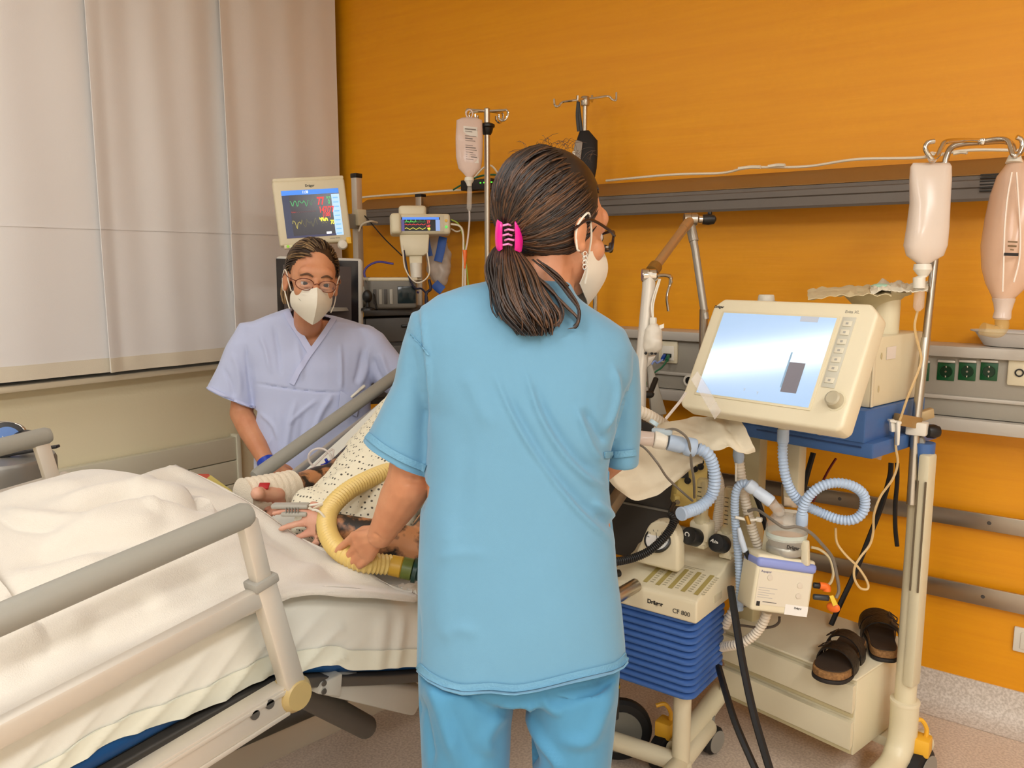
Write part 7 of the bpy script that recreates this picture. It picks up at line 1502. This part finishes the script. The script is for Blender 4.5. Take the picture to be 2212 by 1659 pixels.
# cables
zcable('heater_cable', [at(u, v, t) for u, v, t in ((1616, 1104, 2.15), (1632, 1100, 2.13), (1650, 1110, 2.10), (1672, 1126, 2.05), (1695, 1140, 2.03), (1722, 1138, 2.03), (1750, 1150, 2.03), (1775, 1175, 2.04), (1798, 1205, 2.06), (1808, 1245, 2.08), (1812, 1275, 2.09), (1806, 1292, 2.09))], .0042, gc_, 'grey cable draped over the top of the water chamber')
zcable('heater_cable', [at(u, v, 2.12) for u, v in ((1752, 1182), (1772, 1188), (1792, 1206), (1800, 1235), (1796, 1256), (1786, 1267))], .0036, mat('cream_cable', (206, 190, 150), .5), 'cream cable bending down to the upper orange sleeve')
zcable('power_cable', [at(u, v, t) for u, v, t in ((1578, 1268, 2.16), (1590, 1345, 2.10), (1606, 1440, 2.04), (1630, 1550, 1.98), (1668, 1680, 1.93), (1690, 1760, 1.92))], .0098, RUBBER, 'thick black hose falling past the drawers, right one of two')
zcable('power_cable', [at(u, v, t) for u, v, t in ((1552, 1440, 2.2), (1566, 1490, 2.12), (1588, 1560, 2.04), (1622, 1640, 1.98), (1650, 1700, 1.95), (1680, 1770, 1.93))], .0090, RUBBER, 'thick black hose falling past the drawers, left one of two')
zcable('black_cable', [at(u, v, 2.52) for u, v in ((1925, 1000), (1922, 1030), (1905, 1090), (1880, 1155), (1850, 1230), (1815, 1305), (1795, 1350))], .0078, RUBBER, 'black cable slanting down behind the humidifier to the drawers')
zcable('black_cable', [at(u, v, 2.40) for u, v in ((1938, 1000), (1938, 1040), (1934, 1090), (1934, 1140), (1938, 1180))], .0062, RUBBER, 'black cable hanging straight beside the right trolley post')
zcable('black_cable', [at(u, v, 2.5) for u, v in ((1757, 978), (1745, 1020), (1735, 1060))], .0085, RUBBER, 'black cable dropping behind the middle trolley post')
zcable('black_cable', [at(u, v, 2.42) for u, v in ((1620, 1040), (1640, 1090), (1652, 1130), (1660, 1160))], .0085, RUBBER, 'black cable showing between white hose and humidifier elbow')
zcable('red_cable', [at(u, v, 2.55) for u, v in ((1806, 990), (1790, 1015), (1772, 1050), (1756, 1085))], .004, mat('dark_red_cable', (110, 20, 20), .5), 'dark red cable behind the blue hose loop')
zcable('black_cable', [at(u, v, 2.18) for u, v in ((1684, 1332), (1682, 1345), (1668, 1354), (1640, 1356), (1610, 1352), (1590, 1350))], .0036, mat('brown_cable', (70, 58, 46), .5), 'thin brown cable bending under the humidifier')
zcable('thin_line', [at(u, v, 2.2) for u, v in ((1604, 1254), (1620, 1270), (1626, 1292), (1616, 1308), (1594, 1312))], .0024, gc_, 'thin grey line looping left of the humidifier')
cs_ = thing('clear_strip', 'transparent film strip hanging over the lower left screen corner', 'film', at(1530, 850, 1.86)); B().surf(lambda u, v: at(lerp(1497, 1548, u)+lerp(-4, 10, v), lerp(812, 898, u)+lerp(8, -10, v), 1.84+.1*u)+FWH*(-.01*sin(pi*u)), 14, 4, .001).build('film', mat('film_clear', (240, 240, 240), .08, alpha=.3), cs_)
zcable('thin_line', [at(u, v, 2.1) for u, v in ((1482, 848), (1470, 866), (1452, 888), (1438, 905))], .004, CLEARW, 'milky line running down from the lower left screen corner')
wp2 = thing('wall_bracket', 'metal bracket and white card behind the blue loop', 'bracket', at(1708, 1080, 2.4)); P = [at(u, v, 2.40) for u, v in ((1692, 1048), (1724, 1052), (1724, 1098), (1692, 1096))]; B().hexa(P+[p+FWH*.02 for p in P], .003).build('plate', STEEL, wp2); P = [at(u, v, 2.38) for u, v in ((1690, 1099), (1722, 1103), (1722, 1138), (1692, 1132))]; B().hexa(P+[p+FWH*.004 for p in P]).build('card', WHITEP, wp2)
# ================================================================ far left: grey bin with an exerciser on it
lb0 = atX(10, 985, -2.42); bn = thing('grey_bin', 'grey cylindrical bin with dark rim beyond the foot of the bed, at the left edge', 'bin', (lb0.x, lb0.y, 0))
zr = atX(40, 967, -2.42).z; c = V((lb0.x, lb0.y, 0)); B().lathe([(.10, 0), (.115, .02), (.125, zr-.03), (.120, zr-.02), (.02, zr-.018)], c, UP, 36).build('bin', mat('bin_grey', (128, 124, 116), .35, .3), bn); B().flatbar(at(-60, 996, (c-CAM).dot(CF)-.14), at(126, 964, (c-CAM).dot(CF)-.14), .02, .008, bev=.002).build('tray_edge', BLACK, bn); B().flatbar(at(20, 982, (c-CAM).dot(CF)-.13), c+UP*(zr-.02), .03, .01).build('tray_arm', BLACK, bn)
k = at(88, 990, (c-CAM).dot(CF)); B().tube([at(78, 978, (c-CAM).dot(CF)), at(90, 984, (c-CAM).dot(CF)-.02), at(104, 996, (c-CAM).dot(CF)-.03)], [.014, .016, .012], 12, flat=(1, .6)).build('pedal', BLACK, bn)
tr_ = thing('tape_dispenser', 'round blue and red roll in a black holder with chrome handle on the bin', 'roll', c+UP*zr); tt2 = (c-CAM).dot(CF)-.06; o = at(14, 950, tt2); ax_ = (CAM-o).normalized()
B().lathe([(.034, 0), (.048, .0), (.050, .004), (.050, .022), (.034, .026)], o-ax_*.02, ax_, 32).build('holder', BLACK, tr_); B().lathe([(.0365, 0), (.0365, .004), (.012, .005)], o+ax_*.004, ax_, 32).build('roll', mat('roll_blue', (92, 132, 196), .35), tr_)
for a in (20, 140, 250): B().box((.020, 0, .010), (.022, .012, .002), FR(o, RT, UP) @ Rz(a)).build('red_mark', mat('mark_red', (226, 80, 60), .4), tr_) if a != 140 else B().box((.020, 0, .010), (.024, .014, .002), FR(o, RT, UP) @ Rz(a)).build('white_mark', WHITEP, tr_)
B().tube(spline([at(u, v, tt2+.05) for u, v in ((-40, 940), (-20, 918), (10, 914), (40, 920), (52, 930), (56, 945))], 5), .0065, 10).build('handle', CHROME, tr_); B().ell(at(55, 940, tt2+.02), (.045, .03, .014)).build('black_body', BLACK, tr_)
# bed caster and lift rod that show below the tunic hem
bc_ = atZ(1338, 1574, .095); B().lathe([(.05, -.020), (.086, -.018), (.095, -.008), (.095, .008), (.086, .018), (.05, .020)], (bc_.x, bc_.y, .095), (CAM-bc_).cross(UP).cross(UP)*-1+V((.2, .2, 0)), 36).build('caster', RUBBER, bed)
nx = ((CAM-bc_).cross(UP).cross(UP)*-1+V((.2, .2, 0))).normalized(); B().lathe([(.02, -.022), (.064, -.021), (.064, .021), (.02, .022)], (bc_.x, bc_.y, .095), nx, 32).build('caster_disc', mat('disc_grey', (120, 118, 108), .5), bed)
rd = atZ(1322, 1500, .21); B().bar((rd.x, rd.y, .14), (rd.x, rd.y, .40), .022, 16).build('caster_stem', DARKG, bed); B().bar((rd.x, rd.y, .235), (rd.x, rd.y, .243), .0235, 16).build('yellow_ring', YELLOWP, bed)
